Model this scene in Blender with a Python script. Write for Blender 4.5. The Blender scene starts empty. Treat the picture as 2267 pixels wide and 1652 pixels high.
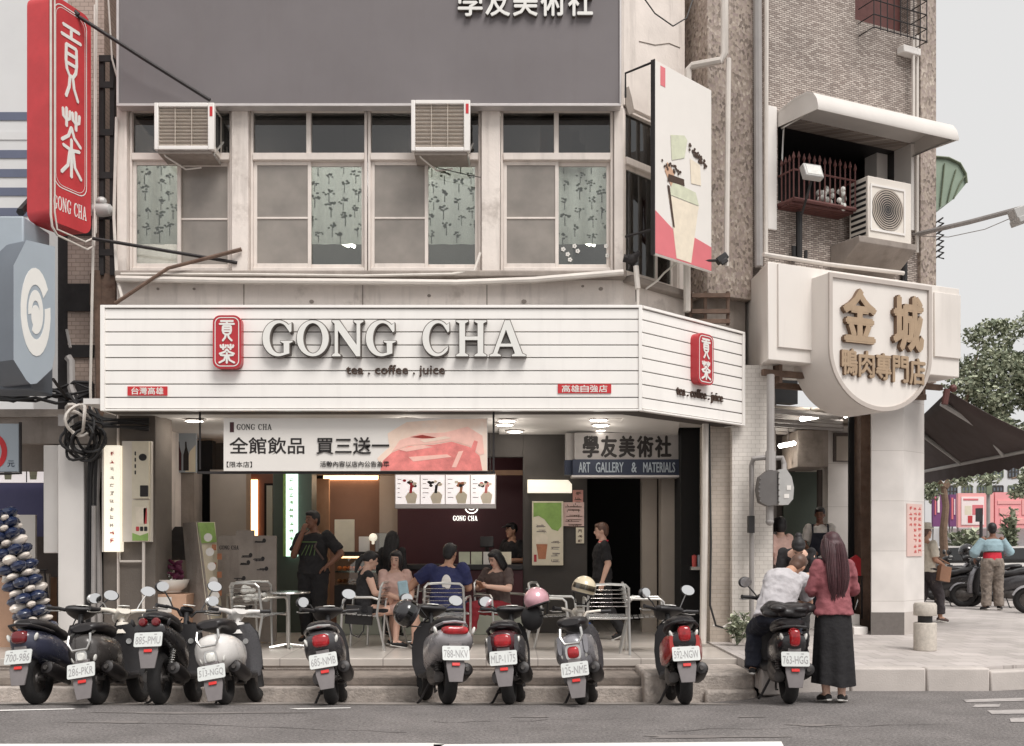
import bpy, bmesh, math, random
from mathutils import Vector, Matrix
R = math.radians
random.seed(7)
sc = bpy.context.scene
COL = sc.collection

# ------------------------------------------------------------------ camera, sky, sun, exposure
cd = bpy.data.cameras.new('camera'); cam = bpy.data.objects.new('camera', cd); COL.objects.link(cam)
cam.location = (0, 0, 1.55); cam.rotation_euler = (R(90), 0, 0)
cd.sensor_width = 36; cd.lens = 36 * 2300 / 2267; cd.shift_y = 377 / 2267; cd.clip_end = 2000
sc.camera = cam
SUN_EL, SUN_AZ = 57, 150           # azimuth clockwise from +Y
w = bpy.data.worlds.new("World"); sc.world = w; w.use_nodes = True
nt = w.node_tree; bg = nt.nodes['Background']
sky = nt.nodes.new('ShaderNodeTexSky'); sky.sky_type = 'NISHITA'; sky.sun_disc = False
sky.sun_elevation = R(SUN_EL); sky.sun_rotation = R(SUN_AZ); sky.air_density = 1.0; sky.dust_density = 6.0; sky.ozone_density = 1
hs = nt.nodes.new('ShaderNodeHueSaturation'); hs.inputs['Saturation'].default_value = 0.06
nt.links.new(sky.outputs[0], hs.inputs['Color'])
# an even overcast: the clear-sky gradient is pulled most of the way to one grey
mx = nt.nodes.new('ShaderNodeMix'); mx.data_type = 'RGBA'; mx.inputs[0].default_value = 0.85
nt.links.new(hs.outputs[0], mx.inputs[6]); mx.inputs[7].default_value = (6.95, 6.9, 6.85, 1)
nt.links.new(mx.outputs[2], bg.inputs[0]); bg.inputs[1].default_value = 0.1
sd = bpy.data.lights.new('sun', 'SUN'); sd.energy = 2.45; sd.angle = R(28); sd.color = (1, .965, .93)
so = bpy.data.objects.new('sun', sd); COL.objects.link(so)
_d = Vector((math.sin(R(SUN_AZ)) * math.cos(R(SUN_EL)), math.cos(R(SUN_AZ)) * math.cos(R(SUN_EL)), math.sin(R(SUN_EL))))
so.rotation_euler = _d.to_track_quat('Z', 'Y').to_euler(); so.location = (6, -12, 20)
vs = sc.view_settings; vs.view_transform = 'Standard'; vs.look = 'None'; vs.gamma = 1; vs.exposure = 0.3
sc.cycles.max_bounces = 6; sc.cycles.diffuse_bounces = 4; sc.cycles.glossy_bounces = 3; sc.cycles.transparent_max_bounces = 12
sc.cycles.sample_clamp_indirect = 4

# ------------------------------------------------------------------ measuring helpers (photo measured at 2267 px width)
F = 2300.; CU = 1133.5; CV = 1203.; CZ = 1.55
def P(u, v, Y): return Vector(((u - CU) * Y / F, Y, CZ - (v - CV) * Y / F))
def UX(u, Y): return (u - CU) * Y / F
def VZ(v, Y): return CZ - (v - CV) * Y / F
class Fr:
    """a vertical wall plane: origin, angle; local x along the wall, local y into the wall"""
    def __init__(s, x0, y0, deg):
        s.x0, s.y0, s.deg = x0, y0, deg; s.ca, s.sa = math.cos(R(deg)), math.sin(R(deg))
        s.M = Matrix.Translation((x0, y0, 0)) @ Matrix.Rotation(R(deg), 4, 'Z')
    def L(s, u, v, d=0):
        ox, oy = s.x0 + s.sa * d, s.y0 - s.ca * d; k = (u - CU) / F
        t = (k * oy - ox) / (s.ca - k * s.sa); Y = oy + s.sa * t
        return t, CZ - (v - CV) * Y / F
def GZ(x, y):
    """height of the road: flat, with a gutter that dips before the shop kerb"""
    return -0.2 * max(0, min(1, (y - 9.95) / 1.45)) * max(0, min(1, (3.1 - x) / .8))

# ------------------------------------------------------------------ mesh building helpers
class MB:
    def __init__(s, M=None): s.v = []; s.f = []; s.m = []; s.M = M
    def add(s, vs, fs, m=0):
        o = len(s.v); s.v += [Vector(p) for p in vs] if s.M is None else [s.M @ Vector(p) for p in vs]
        s.f += [tuple(i + o for i in f) for f in fs]; s.m += [m] * len(fs); return s
    def box(s, x0, x1, y0, y1, z0, z1, m=0):
        vs = [(x, y, z) for z in (z0, z1) for y in (y0, y1) for x in (x0, x1)]
        return s.add(vs, [(0, 2, 3, 1), (4, 5, 7, 6), (0, 1, 5, 4), (2, 6, 7, 3), (0, 4, 6, 2), (1, 3, 7, 5)], m)
    def obox(s, c, size, M3=None, m=0):
        a, b, d = size[0] / 2, size[1] / 2, size[2] / 2; M3 = M3 or Matrix.Identity(3); c = Vector(c)
        vs = [c + M3 @ Vector((x, y, z)) for z in (-d, d) for y in (-b, b) for x in (-a, a)]
        return s.add(vs, [(0, 2, 3, 1), (4, 5, 7, 6), (0, 1, 5, 4), (2, 6, 7, 3), (0, 4, 6, 2), (1, 3, 7, 5)], m)
    def quad(s, a, b, c, d, m=0): return s.add([a, b, c, d], [(0, 1, 2, 3)], m)
    def rings(s, rings, m=0, caps=True, closed=False):
        n = len(rings[0]); vs = [p for r in rings for p in r]; fs = []; k = len(rings)
        for i in range(k - (0 if closed else 1)):
            for j in range(n):
                a, b = i * n + j, i * n + (j + 1) % n; i2 = (i + 1) % k
                fs.append((a, b, i2 * n + (j + 1) % n, i2 * n + j))
        if caps and not closed: fs += [tuple(range(n))[::-1], tuple((k - 1) * n + j for j in range(n))]
        return s.add(vs, fs, m)
    def tube(s, pts, r, n=8, m=0, caps=True, closed=False, flat=None):
        pts = [Vector(p) for p in pts]; k = len(pts); rs = r if isinstance(r, (list, tuple)) else [r] * k; out = []; prev = None
        for i, p in enumerate(pts):
            if closed: t = pts[(i + 1) % k] - pts[i - 1]
            else: t = pts[min(i + 1, k - 1)] - pts[max(i - 1, 0)]
            t.normalize()
            if prev is None:
                a = t.cross(Vector((0, 0, 1)))
                if a.length < .05: a = t.cross(Vector((0, 1, 0)))
            else: a = prev - t * prev.dot(t)
            a.normalize(); b = t.cross(a); prev = a
            fl = 1 if flat is None else flat
            out.append([p + a * (rs[i] * math.cos(2 * math.pi * j / n)) + b * (rs[i] * fl * math.sin(2 * math.pi * j / n)) for j in range(n)])
        return s.rings(out, m, caps, closed)
    def etube(s, pts, wd, side, n=14, m=0):
        """tube of elliptical section: (half width along side, half depth)"""
        pts = [Vector(p) for p in pts]; k = len(pts); out = []
        sides = side if isinstance(side, list) else [side] * k
        for i, p in enumerate(pts):
            t = (pts[min(i + 1, k - 1)] - pts[max(i - 1, 0)]).normalized(); a = Vector(sides[i]); a = (a - t * a.dot(t)).normalized(); b = t.cross(a)
            out.append([p + a * (wd[i][0] * math.cos(2 * math.pi * j / n)) + b * (wd[i][1] * math.sin(2 * math.pi * j / n)) for j in range(n)])
        return s.rings(out, m)
    def prism(s, poly, y0, y1, m=0, ms=None):
        """polygon in x,z pushed along y"""
        n = len(poly); vs = [(x, y0, z) for x, z in poly] + [(x, y1, z) for x, z in poly]
        s.add(vs, [tuple(range(n)), tuple(range(2 * n - 1, n - 1, -1))], m)
        return s.add(vs, [(j, j + n, (j + 1) % n + n, (j + 1) % n) for j in range(n)], m if ms is None else ms)
    def prismz(s, poly, z0, z1, m=0):
        n = len(poly); vs = [(x, y, z0) for x, y in poly] + [(x, y, z1) for x, y in poly]
        return s.add(vs, [tuple(range(n))[::-1], tuple(range(n, 2 * n))] + [(j, (j + 1) % n, (j + 1) % n + n, j + n) for j in range(n)], m)
    def prismx(s, poly, x0, x1, m=0):
        n = len(poly); vs = [(x0, y, z) for y, z in poly] + [(x1, y, z) for y, z in poly]
        return s.add(vs, [tuple(range(n))[::-1], tuple(range(n, 2 * n))] + [(j, (j + 1) % n, (j + 1) % n + n, j + n) for j in range(n)], m)
    def lathe(s, prof, c=(0, 0, 0), axis='z', n=16, m=0):
        c = Vector(c); out = []
        for r, h in prof:
            ring = []
            for j in range(n):
                a = 2 * math.pi * j / n; x, y = r * math.cos(a), r * math.sin(a)
                ring.append(c + Vector({'z': (x, y, h), 'x': (h, x, y), 'y': (x, h, y)}[axis]))
            out.append(ring)
        return s.rings(out, m)
    def ball(s, c, r, n=12, m=0, M3=None):
        r = (r, r, r) if not isinstance(r, (tuple, list)) else r; c = Vector(c); k = max(6, n * 2 // 3); out = []
        for i in range(k + 1):
            ph = math.pi * i / k; ph = min(max(ph, .02), math.pi - .02); ring = []
            for j in range(n):
                a = 2 * math.pi * j / n
                p = Vector((r[0] * math.sin(ph) * math.cos(a), r[1] * math.sin(ph) * math.sin(a), -r[2] * math.cos(ph)))
                ring.append(c + (M3 @ p if M3 else p))
            out.append(ring)
        return s.rings(out, m)
    def torus(s, c, Rr, r, axis='x', n=20, k=8, m=0, sq=1):
        c = Vector(c); pts = []
        out = []
        for i in range(n):
            a = 2 * math.pi * i / n; ring = []
            for j in range(k):
                b = 2 * math.pi * j / k; q = Rr + r * math.cos(b); h = r * sq * math.sin(b); x, y = q * math.cos(a), q * math.sin(a)
                ring.append(c + Vector({'z': (x, y, h), 'x': (h, x, y), 'y': (x, h, y)}[axis]))
            out.append(ring)
        return s.rings(out, m, False, True)
    def build(s, name, mats, parent=None, bevel=0, smooth=35, W=True, loc=None, kind=None):
        me = bpy.data.meshes.new(name); vs = s.v
        o = bpy.data.objects.new(name, me); COL.objects.link(o)
        if parent is not None:
            o.parent = parent
            if W:
                iv = wmat(parent).inverted(); vs = [iv @ p for p in vs]
        elif W:
            if loc is None:
                xs = [p.x for p in vs]; ys = [p.y for p in vs]; loc = ((min(xs) + max(xs)) / 2, (min(ys) + max(ys)) / 2, min(p.z for p in vs))
            o.location = loc; L = Vector(loc); vs = [p - L for p in vs]
        me.from_pydata([tuple(p) for p in vs], [], s.f)
        mats = mats if isinstance(mats, (list, tuple)) else [mats]
        for q in mats: me.materials.append(M(q) if isinstance(q, str) else q)
        me.polygons.foreach_set('material_index', s.m)
        bm = bmesh.new(); bm.from_mesh(me); bmesh.ops.recalc_face_normals(bm, faces=bm.faces); bm.to_mesh(me); bm.free()
        if smooth:
            me.polygons.foreach_set('use_smooth', [True] * len(me.polygons)); me.set_sharp_from_angle(angle=R(smooth))
        if bevel:
            b = o.modifiers.new('bevel', 'BEVEL'); b.width = bevel; b.segments = 2; b.limit_method = 'ANGLE'; b.angle_limit = R(40); b.harden_normals = False
        if kind: o['kind'] = kind
        return o
def split(b, name, mats, parent=None, gap=.01, **kw):
    """build each separate piece of a mesh as an object of its own"""
    par = list(range(len(b.v)))
    def fnd(i):
        while par[i] != i: par[i] = par[par[i]]; i = par[i]
        return i
    for f in b.f:
        for i in f[1:]: par[fnd(i)] = fnd(f[0])
    G = {}
    for k, f in enumerate(b.f): G.setdefault(fnd(f[0]), []).append(k)
    L = []
    for g in G.values():
        ps = [b.v[i] for k in g for i in b.f[k]]; L.append([g, [min(p[a] for p in ps) - gap for a in range(3)], [max(p[a] for p in ps) + gap for a in range(3)]])
    ch = True
    while ch:
        ch = False
        for i in range(len(L)):
            for j in range(i + 1, len(L)):
                if all(L[i][1][a] <= L[j][2][a] and L[j][1][a] <= L[i][2][a] for a in range(3)):
                    L[i] = [L[i][0] + L[j][0], [min(x, y) for x, y in zip(L[i][1], L[j][1])], [max(x, y) for x, y in zip(L[i][2], L[j][2])]]; L.pop(j); ch = True; break
            if ch: break
    out = []
    for g, _, _ in L:
        q = MB(); mp = {}
        for k in g:
            for i in b.f[k]:
                if i not in mp: mp[i] = len(q.v); q.v.append(b.v[i])
            q.f.append(tuple(mp[i] for i in b.f[k])); q.m.append(b.m[k])
        out.append(q.build(name, mats, parent, **kw))
    return out
def wmat(o):
    m = o.matrix_basis.copy()
    while o.parent: o = o.parent; m = o.matrix_basis @ m
    return m
def tag(o, label=None, cat=None, group=None, kind=None):
    if label: o['label'] = label
    if cat: o['category'] = cat
    if group: o['group'] = group
    if kind: o['kind'] = kind
    return o
def thing(name, label, cat, loc=(0, 0, 0), rz=0, group=None):
    o = bpy.data.objects.new(name, None); o.empty_display_size = .1; COL.objects.link(o); o.location = loc; o.rotation_euler = (0, 0, rz)
    return tag(o, label, cat, group)
def copy_tree(o, parent=None):
    c = o.copy(); COL.objects.link(c)
    if parent: c.parent = parent
    for ch in [x for x in COL.objects if x.parent == o]: copy_tree(ch, c)
    return c
def rrect(x0, x1, z0, z1, r, n=5):
    out = []
    for cx, cz, a0 in ((x1 - r, z0 + r, -90), (x1 - r, z1 - r, 0), (x0 + r, z1 - r, 90), (x0 + r, z0 + r, 180)):
        for i in range(n + 1):
            a = R(a0 + 90 * i / n); out.append((cx + r * math.cos(a), cz + r * math.sin(a)))
    return out
def ellipse(cx, cz, rx, rz, n=20): return [(cx + rx * math.cos(2 * math.pi * i / n), cz + rz * math.sin(2 * math.pi * i / n)) for i in range(n)]
def text(mb, s, x0, x1, z0, z1, y, depth=.004, m=0, bold=0, ms=None, res=2):
    """lettering fitted into a rectangle, its back on the plane y and standing 'depth' proud of it"""
    if bold > .012:   # heavier strokes: the same outline laid again a little to each side
        kb = bold * (z1 - z0)
        for i, (a, c) in enumerate(((kb, 0), (-kb, 0), (0, kb), (0, -kb))): text(mb, s, x0 + a, x1 + a, z0 + c, z1 + c, y, depth - .0004 * (i + 1), m, .0, ms, res)
        bold = 0
    cu = bpy.data.curves.new('lettering', 'FONT'); cu.body = s; cu.extrude = .5; cu.offset = bold; cu.resolution_u = res
    ob = bpy.data.objects.new('lettering', cu); me = ob.to_mesh()
    vs = [v.co.copy() for v in me.vertices]; fs = [tuple(p.vertices) for p in me.polygons]
    ax, bx = min(v.x for v in vs), max(v.x for v in vs); ay, by = min(v.y for v in vs), max(v.y for v in vs)
    kx, kz = (x1 - x0) / (bx - ax), (z1 - z0) / (by - ay)
    mb.add([(x0 + (v.x - ax) * kx, y - (v.z + .5) * depth, z0 + (v.y - ay) * kz) for v in vs], fs, m)
    if ms is not None:
        for i, p in enumerate(me.polygons):
            if abs(p.normal.z) < .5: mb.m[len(mb.m) - len(fs) + i] = ms
    ob.to_mesh_clear(); bpy.data.objects.remove(ob); bpy.data.curves.remove(cu)
def ribbon(mb, pts, w, y, depth=.004, m=0):
    """one written stroke: a flat band of width w along 2-D points with round ends"""
    pts = [Vector(p) for p in pts]; L, Rr = [], []; n = len(pts)
    for i, p in enumerate(pts):
        t = (pts[min(i + 1, n - 1)] - pts[max(i - 1, 0)]).normalized(); q = Vector((-t.y, t.x)) * w / 2; L.append(p + q); Rr.append(p - q)
    t0 = (pts[1] - pts[0]).normalized(); t1 = (pts[-1] - pts[-2]).normalized()
    mb.prism([tuple(p) for p in L] + [tuple(pts[-1] + t1 * w * .4)] + [tuple(p) for p in Rr[::-1]] + [tuple(pts[0] - t0 * w * .4)], y - depth, y, m)
def arc(cx, cz, rx, rz, a0, a1, n=10): return [(cx + rx * math.cos(R(a0 + (a1 - a0) * i / n)), cz + rz * math.sin(R(a0 + (a1 - a0) * i / n))) for i in range(n + 1)]
# seal-script characters drawn stroke by stroke, and roman serif capitals drawn as outlines
GONG = [[(.08, .97), (.92, .97)], [(.5, .97), (.5, .84)], [(.0, .83), (1, .83)], [(.24, .72), (.76, .72)], [(.24, .72), (.22, .5), (.27, .38), (.4, .31), (.6, .31), (.73, .38), (.78, .5), (.76, .72)],
        [(.24, .6), (.76, .6)], [(.25, .47), (.75, .47)], [(.43, .3), (.38, .15), (.22, .0)], [(.57, .3), (.64, .15), (.84, .0)]]
CHA = [[(.1, .97), (.12, .86), (.28, .82), (.42, .86), (.44, .97)], [(.27, 1), (.27, .73)], [(.56, .97), (.58, .86), (.72, .82), (.88, .86), (.9, .97)], [(.73, 1), (.73, .73)],
       [(.5, .74), (.36, .6), (.04, .5)], [(.5, .74), (.64, .6), (.96, .5)], [(.1, .43), (.5, .4), (.9, .43)], [(.5, .56), (.5, .0)], [(.42, .38), (.33, .16), (.02, .02)], [(.58, .38), (.67, .16), (.98, .02)]]
def seal(mb, strokes, x0, x1, z0, z1, y, w, depth=.006, m=0):
    for i, s in enumerate(strokes): ribbon(mb, [(x0 + a * (x1 - x0), z0 + b * (z1 - z0)) for a, b in s], w, y - .0004 * i, depth, m)
def _c(gap): # a serif C as outer arc, inner arc
    o = arc(.5, .5, .5, .5, 42, 318 if not gap else 305, 26); i = arc(.56, .5, .31, .42, 315 if not gap else 300, 45, 26); return o, i
def glyph(ch):
    if ch == 'O':
        a = arc(.5, .5, .5, .5, 90, 270, 16) + arc(.5, .5, .30, .42, 270, 90, 16); return [a, [(1 - x, z) for x, z in a][::-1]], 1.0
    if ch == 'C':
        o = arc(.5, .5, .5, .5, 48, 318, 26); i = arc(.55, .5, .32, .42, 312, 58, 26); return [o + [(.9, .28)] + i + [(.88, .66), (.93, .7), (.93, .93)]], .95
    if ch == 'G':
        o = arc(.5, .5, .5, .5, 48, 290, 24); i = arc(.55, .5, .32, .42, 285, 58, 24)
        return [o + [(.86, .08), (.86, .36), (.97, .4), (.97, .43), (.58, .43), (.58, .4), (.68, .36), (.68, .1)] + i + [(.88, .66), (.93, .7), (.93, .93)]], .97
    if ch == 'N': return [[(.0, 0), (.26, 0), (.26, .04), (.18, .09), (.18, .72), (.74, 0), (.86, 0), (.86, .9), (.96, .96), (.96, 1), (.66, 1), (.66, .96), (.75, .9), (.75, .32), (.22, 1), (0, 1), (0, .96), (.08, .9), (.08, .09), (0, .04)]], .98
    if ch == 'H':
        L = [(0, 0), (.38, 0), (.38, .04), (.28, .09), (.28, .45), (.68, .45), (.68, .09), (.58, .04), (.58, 0), (.96, 0), (.96, .04), (.86, .09), (.86, .91), (.96, .96), (.96, 1), (.58, 1), (.58, .96), (.68, .91), (.68, .55), (.28, .55), (.28, .91), (.38, .96), (.38, 1), (0, 1), (0, .96), (.1, .91), (.1, .09), (0, .04)]
        return [L], .96
    if ch == 'A': return [[(0, 0), (.32, 0), (.32, .04), (.22, .08), (.29, .27), (.47, .27), (.47, .35), (.32, .35), (.47, .74), (.5, 1), (.44, 1), (.1, .08), (0, .04)],
                          [(.5, 1), (.47, .74), (.62, .35), (.47, .35), (.47, .27), (.66, .27), (.73, .08), (.64, .04), (.64, 0), (1.04, 0), (1.04, .04), (.94, .08), (.58, 1)]], 1.04
def serif(mb, s, x0, z0, h, y, depth, k=.95, m=0, ms=None, total=None):
    adv = [(.6 if c == ' ' else glyph(c)[1] * k + .13) for c in s]
    kx = 1 if total is None else total / (sum(adv) * h); x = x0
    for c, a in zip(s, adv):
        if c != ' ':
            for poly in glyph(c)[0]: mb.prism([(x + px * k * h * kx, z0 + pz * h) for px, pz in poly], y - depth, y, m, ms)
        x += a * h * kx
def scribble(mb, x0, x1, z0, z1, y, w, n, m=0, seed=0):
    """a character too small to read: a few crossing strokes"""
    rr = random.Random(seed)
    for i in range(n):
        if i % 2: a = rr.uniform(.1, .9); p = [(a, rr.uniform(.6, 1)), (a + rr.uniform(-.1, .1), rr.uniform(0, .4))]
        else: a = rr.uniform(.1, .95); p = [(rr.uniform(0, .3), a), (rr.uniform(.7, 1), a + rr.uniform(-.05, .05))]
        ribbon(mb, [(x0 + q * (x1 - x0), z0 + b * (z1 - z0)) for q, b in p], w, y - .0003 * i, .002, m)

# ------------------------------------------------------------------ materials
_M = {}
def M(n): return _M[n]
def lin(c): return tuple(((x / 255) / 12.92 if x / 255 <= .04045 else ((x / 255 + .055) / 1.055) ** 2.4) for x in c) + (1,)
def mat(name, col, rough=.6, metal=0, var=.0, vs=3., spot=None, spots=.5, streak=0, bump=0, bs=60., emit=0, ecol=None, coat=0, spec=.5, obj=False, grain=0):
    """plain painted / cast surface: colour with slow and fine variation, optional stains of another colour, optional vertical streaks"""
    m = bpy.data.materials.new(name); m.use_nodes = True; nt = m.node_tree; b = nt.nodes['Principled BSDF']; N, L = nt.nodes.new, nt.links.new
    c = lin(col); b.inputs['Base Color'].default_value = c; b.inputs['Roughness'].default_value = rough; b.inputs['Metallic'].default_value = metal
    b.inputs['Coat Weight'].default_value = coat; b.inputs['Specular IOR Level'].default_value = spec
    if emit: b.inputs['Emission Color'].default_value = lin(ecol or col); b.inputs['Emission Strength'].default_value = emit
    pos = None
    if var or spot or streak or bump or grain:
        if obj: tc = N('ShaderNodeTexCoord'); pos = tc.outputs['Object']
        else: g = N('ShaderNodeNewGeometry'); pos = g.outputs['Position']
    cur = None
    def noise(scale, det=5, vec=None, rg=.55):
        t = N('ShaderNodeTexNoise'); t.inputs['Scale'].default_value = scale; t.inputs['Detail'].default_value = det; t.inputs['Roughness'].default_value = rg; L(vec or pos, t.inputs['Vector']); return t.outputs['Fac']
    def mixc(fac, a, bcol):
        x = N('ShaderNodeMix'); x.data_type = 'RGBA'; L(fac, x.inputs[0])
        if isinstance(a, tuple): x.inputs[6].default_value = a
        else: L(a, x.inputs[6])
        if isinstance(bcol, tuple): x.inputs[7].default_value = bcol
        else: L(bcol, x.inputs[7])
        return x.outputs[2]
    def ramp(f, a, bb, top=1):
        r = N('ShaderNodeMapRange'); r.inputs[1].default_value = a; r.inputs[2].default_value = bb; r.inputs[4].default_value = top; L(f, r.inputs[0]); return r.outputs[0]
    cur = c
    if var:
        lo = tuple(x * (1 - var) for x in c[:3]) + (1,); hi = tuple(min(1, x * (1 + var)) for x in c[:3]) + (1,)
        cur = mixc(ramp(noise(vs, 8, rg=.65), .3, .7), lo, hi)
    if spot:
        cur = mixc(ramp(noise(vs * .6, 10, rg=.7), spots, spots + .16, .8), cur, lin(spot))
    if streak:
        mp = N('ShaderNodeMapping'); mp.inputs['Scale'].default_value = (4.2, 4.2, .5); L(pos, mp.inputs['Vector'])
        cur = mixc(ramp(noise(1.3, 4, mp.outputs[0], .6), .52, .8, streak), cur, lin((92, 80, 72)))
    if grain:
        g1 = ramp(noise(38, 4, rg=.85), .35, .65); g2 = N('ShaderNodeMapRange'); g2.inputs[3].default_value = 1 - grain; g2.inputs[4].default_value = 1 + grain; L(g1, g2.inputs[0])
        x = N('ShaderNodeMix'); x.data_type = 'RGBA'; x.blend_type = 'MULTIPLY'; x.inputs[0].default_value = 1; L(g2.outputs[0], x.inputs[7])
        if isinstance(cur, tuple): x.inputs[6].default_value = cur
        else: L(cur, x.inputs[6])
        cur = x.outputs[2]
    if cur is not c: L(cur, b.inputs['Base Color'])
    if bump:
        bp = N('ShaderNodeBump'); bp.inputs['Strength'].default_value = bump; bp.inputs['Distance'].default_value = .02; L(noise(bs, 6), bp.inputs['Height']); L(bp.outputs[0], b.inputs['Normal'])
    if var and rough > .2:
        L(ramp(noise(vs * 2.1), 0, 1, 1), (rr := N('ShaderNodeMapRange')).inputs[0]); rr.inputs[3].default_value = rough * .82; rr.inputs[4].default_value = min(1, rough * 1.18); L(rr.outputs[0], b.inputs['Roughness'])
    _M[name] = m; return m
def tilemat(name, c1, c2, mortar, sx, sz, rough=.5, msize=.03, mix=.0, bump=.3, fine=0, axes='xz', offset=.5):
    """small tiles in the wall's own frame"""
    m = bpy.data.materials.new(name); m.use_nodes = True; nt = m.node_tree; b = nt.nodes['Principled BSDF']; N, L = nt.nodes.new, nt.links.new
    tc = N('ShaderNodeTexCoord'); sp = N('ShaderNodeSeparateXYZ'); L(tc.outputs['Object'], sp.inputs[0])
    ad = N('ShaderNodeMath'); ad.operation = 'ADD'
    cb = N('ShaderNodeCombineXYZ')
    if axes == 'xz': L(sp.outputs[0], ad.inputs[0]); L(sp.outputs[1], ad.inputs[1]); L(ad.outputs[0], cb.inputs[0]); L(sp.outputs[2], cb.inputs[1])
    else: L(sp.outputs[0], cb.inputs[0]); L(sp.outputs[1], cb.inputs[1])
    t = N('ShaderNodeTexBrick'); t.inputs['Scale'].default_value = 1; t.inputs['Brick Width'].default_value = sx; t.inputs['Row Height'].default_value = sz; t.offset = offset
    t.inputs['Mortar Size'].default_value = msize; t.inputs['Color1'].default_value = lin(c1); t.inputs['Color2'].default_value = lin(c2); t.inputs['Mortar'].default_value = lin(mortar); t.inputs['Bias'].default_value = mix
    L(cb.outputs[0], t.inputs['Vector'])
    n = N('ShaderNodeTexNoise'); n.inputs['Scale'].default_value = 1.4; n.inputs['Detail'].default_value = 8; L(tc.outputs['Object'], n.inputs['Vector'])
    mr = N('ShaderNodeMapRange'); mr.inputs[1].default_value = .3; mr.inputs[2].default_value = .7; mr.inputs[3].default_value = .8; mr.inputs[4].default_value = 1.1; L(n.outputs['Fac'], mr.inputs[0])
    mu = N('ShaderNodeMix'); mu.data_type = 'RGBA'; mu.blend_type = 'MULTIPLY'; mu.inputs[0].default_value = 1; L(t.outputs['Color'], mu.inputs[6]); L(mr.outputs[0], mu.inputs[7])
    L(mu.outputs[2], b.inputs['Base Color']); b.inputs['Roughness'].default_value = rough
    bp = N('ShaderNodeBump'); bp.inputs['Strength'].default_value = bump; bp.inputs['Distance'].default_value = .004; bp.invert = True; L(t.outputs['Fac'], bp.inputs['Height']); L(bp.outputs[0], b.inputs['Normal'])
    _M[name] = m; return m
def mosaicmat(name, cols, scale, rough=.6):
    """irregular mosaic chips"""
    m = bpy.data.materials.new(name); m.use_nodes = True; nt = m.node_tree; b = nt.nodes['Principled BSDF']; N, L = nt.nodes.new, nt.links.new
    tc = N('ShaderNodeTexCoord'); mp = N('ShaderNodeMapping'); mp.inputs['Scale'].default_value = scale; L(tc.outputs['Object'], mp.inputs[0])
    v = N('ShaderNodeTexVoronoi'); v.inputs['Scale'].default_value = 1; L(mp.outputs[0], v.inputs['Vector'])
    wn = N('ShaderNodeTexWhiteNoise'); wn.noise_dimensions = '3D'; L(v.outputs['Position'], wn.inputs['Vector'])
    n = N('ShaderNodeTexNoise'); n.inputs['Scale'].default_value = 2.2; n.inputs['Detail'].default_value = 6; L(tc.outputs['Object'], n.inputs['Vector'])
    ad = N('ShaderNodeMath'); ad.operation = 'MULTIPLY_ADD'; ad.inputs[1].default_value = .5; L(n.outputs['Fac'], ad.inputs[0]); s = N('ShaderNodeMath'); s.operation = 'MULTIPLY'; s.inputs[1].default_value = .6; L(wn.outputs['Value'], s.inputs[0]); L(s.outputs[0], ad.inputs[2])
    cr = N('ShaderNodeValToRGB'); cr.color_ramp.interpolation = 'LINEAR'; e = cr.color_ramp.elements
    while len(e) < len(cols): e.new(.5)
    for i, c in enumerate(cols): e[i].position = .12 + .8 * i / (len(cols) - 1); e[i].color = lin(c)
    L(ad.outputs[0], cr.inputs[0]); L(cr.outputs[0], b.inputs['Base Color']); b.inputs['Roughness'].default_value = rough
    bp = N('ShaderNodeBump'); bp.inputs['Strength'].default_value = .5; bp.inputs['Distance'].default_value = .006; L(v.outputs['Distance'], bp.inputs['Height']); L(bp.outputs[0], b.inputs['Normal'])
    _M[name] = m; return m
def glassmat(name, tint=(225, 232, 226), refl=.12, rough=.02, dirt=0.):
    m = bpy.data.materials.new(name); m.use_nodes = True; nt = m.node_tree; N, L = nt.nodes.new, nt.links.new; out = nt.nodes['Material Output']; nt.nodes.remove(nt.nodes['Principled BSDF'])
    tr = N('ShaderNodeBsdfTransparent'); tr.inputs[0].default_value = lin(tint); gl = N('ShaderNodeBsdfGlossy'); gl.inputs['Roughness'].default_value = rough
    fr = N('ShaderNodeFresnel'); fr.inputs['IOR'].default_value = 1.5; mxs = N('ShaderNodeMixShader')
    ad = N('ShaderNodeMath'); ad.operation = 'ADD'; ad.inputs[1].default_value = refl - .04; ad.use_clamp = True; L(fr.outputs[0], ad.inputs[0]); L(ad.outputs[0], mxs.inputs[0]); L(tr.outputs[0], mxs.inputs[1]); L(gl.outputs[0], mxs.inputs[2])
    cur = mxs.outputs[0]
    if dirt:
        df = N('ShaderNodeBsdfDiffuse'); df.inputs[0].default_value = lin((172, 164, 156)); g = N('ShaderNodeNewGeometry'); n = N('ShaderNodeTexNoise'); n.inputs['Scale'].default_value = 3; n.inputs['Detail'].default_value = 6; L(g.outputs['Position'], n.inputs['Vector'])
        mr = N('ShaderNodeMapRange'); mr.inputs[1].default_value = .3; mr.inputs[2].default_value = .7; mr.inputs[3].default_value = dirt * .75; mr.inputs[4].default_value = dirt * 1.1; L(n.outputs['Fac'], mr.inputs[0])
        m2 = N('ShaderNodeMixShader'); L(mr.outputs[0], m2.inputs[0]); L(cur, m2.inputs[1]); L(df.outputs[0], m2.inputs[2]); cur = m2.outputs[0]
    L(cur, out.inputs[0]); _M[name] = m; return m

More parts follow.
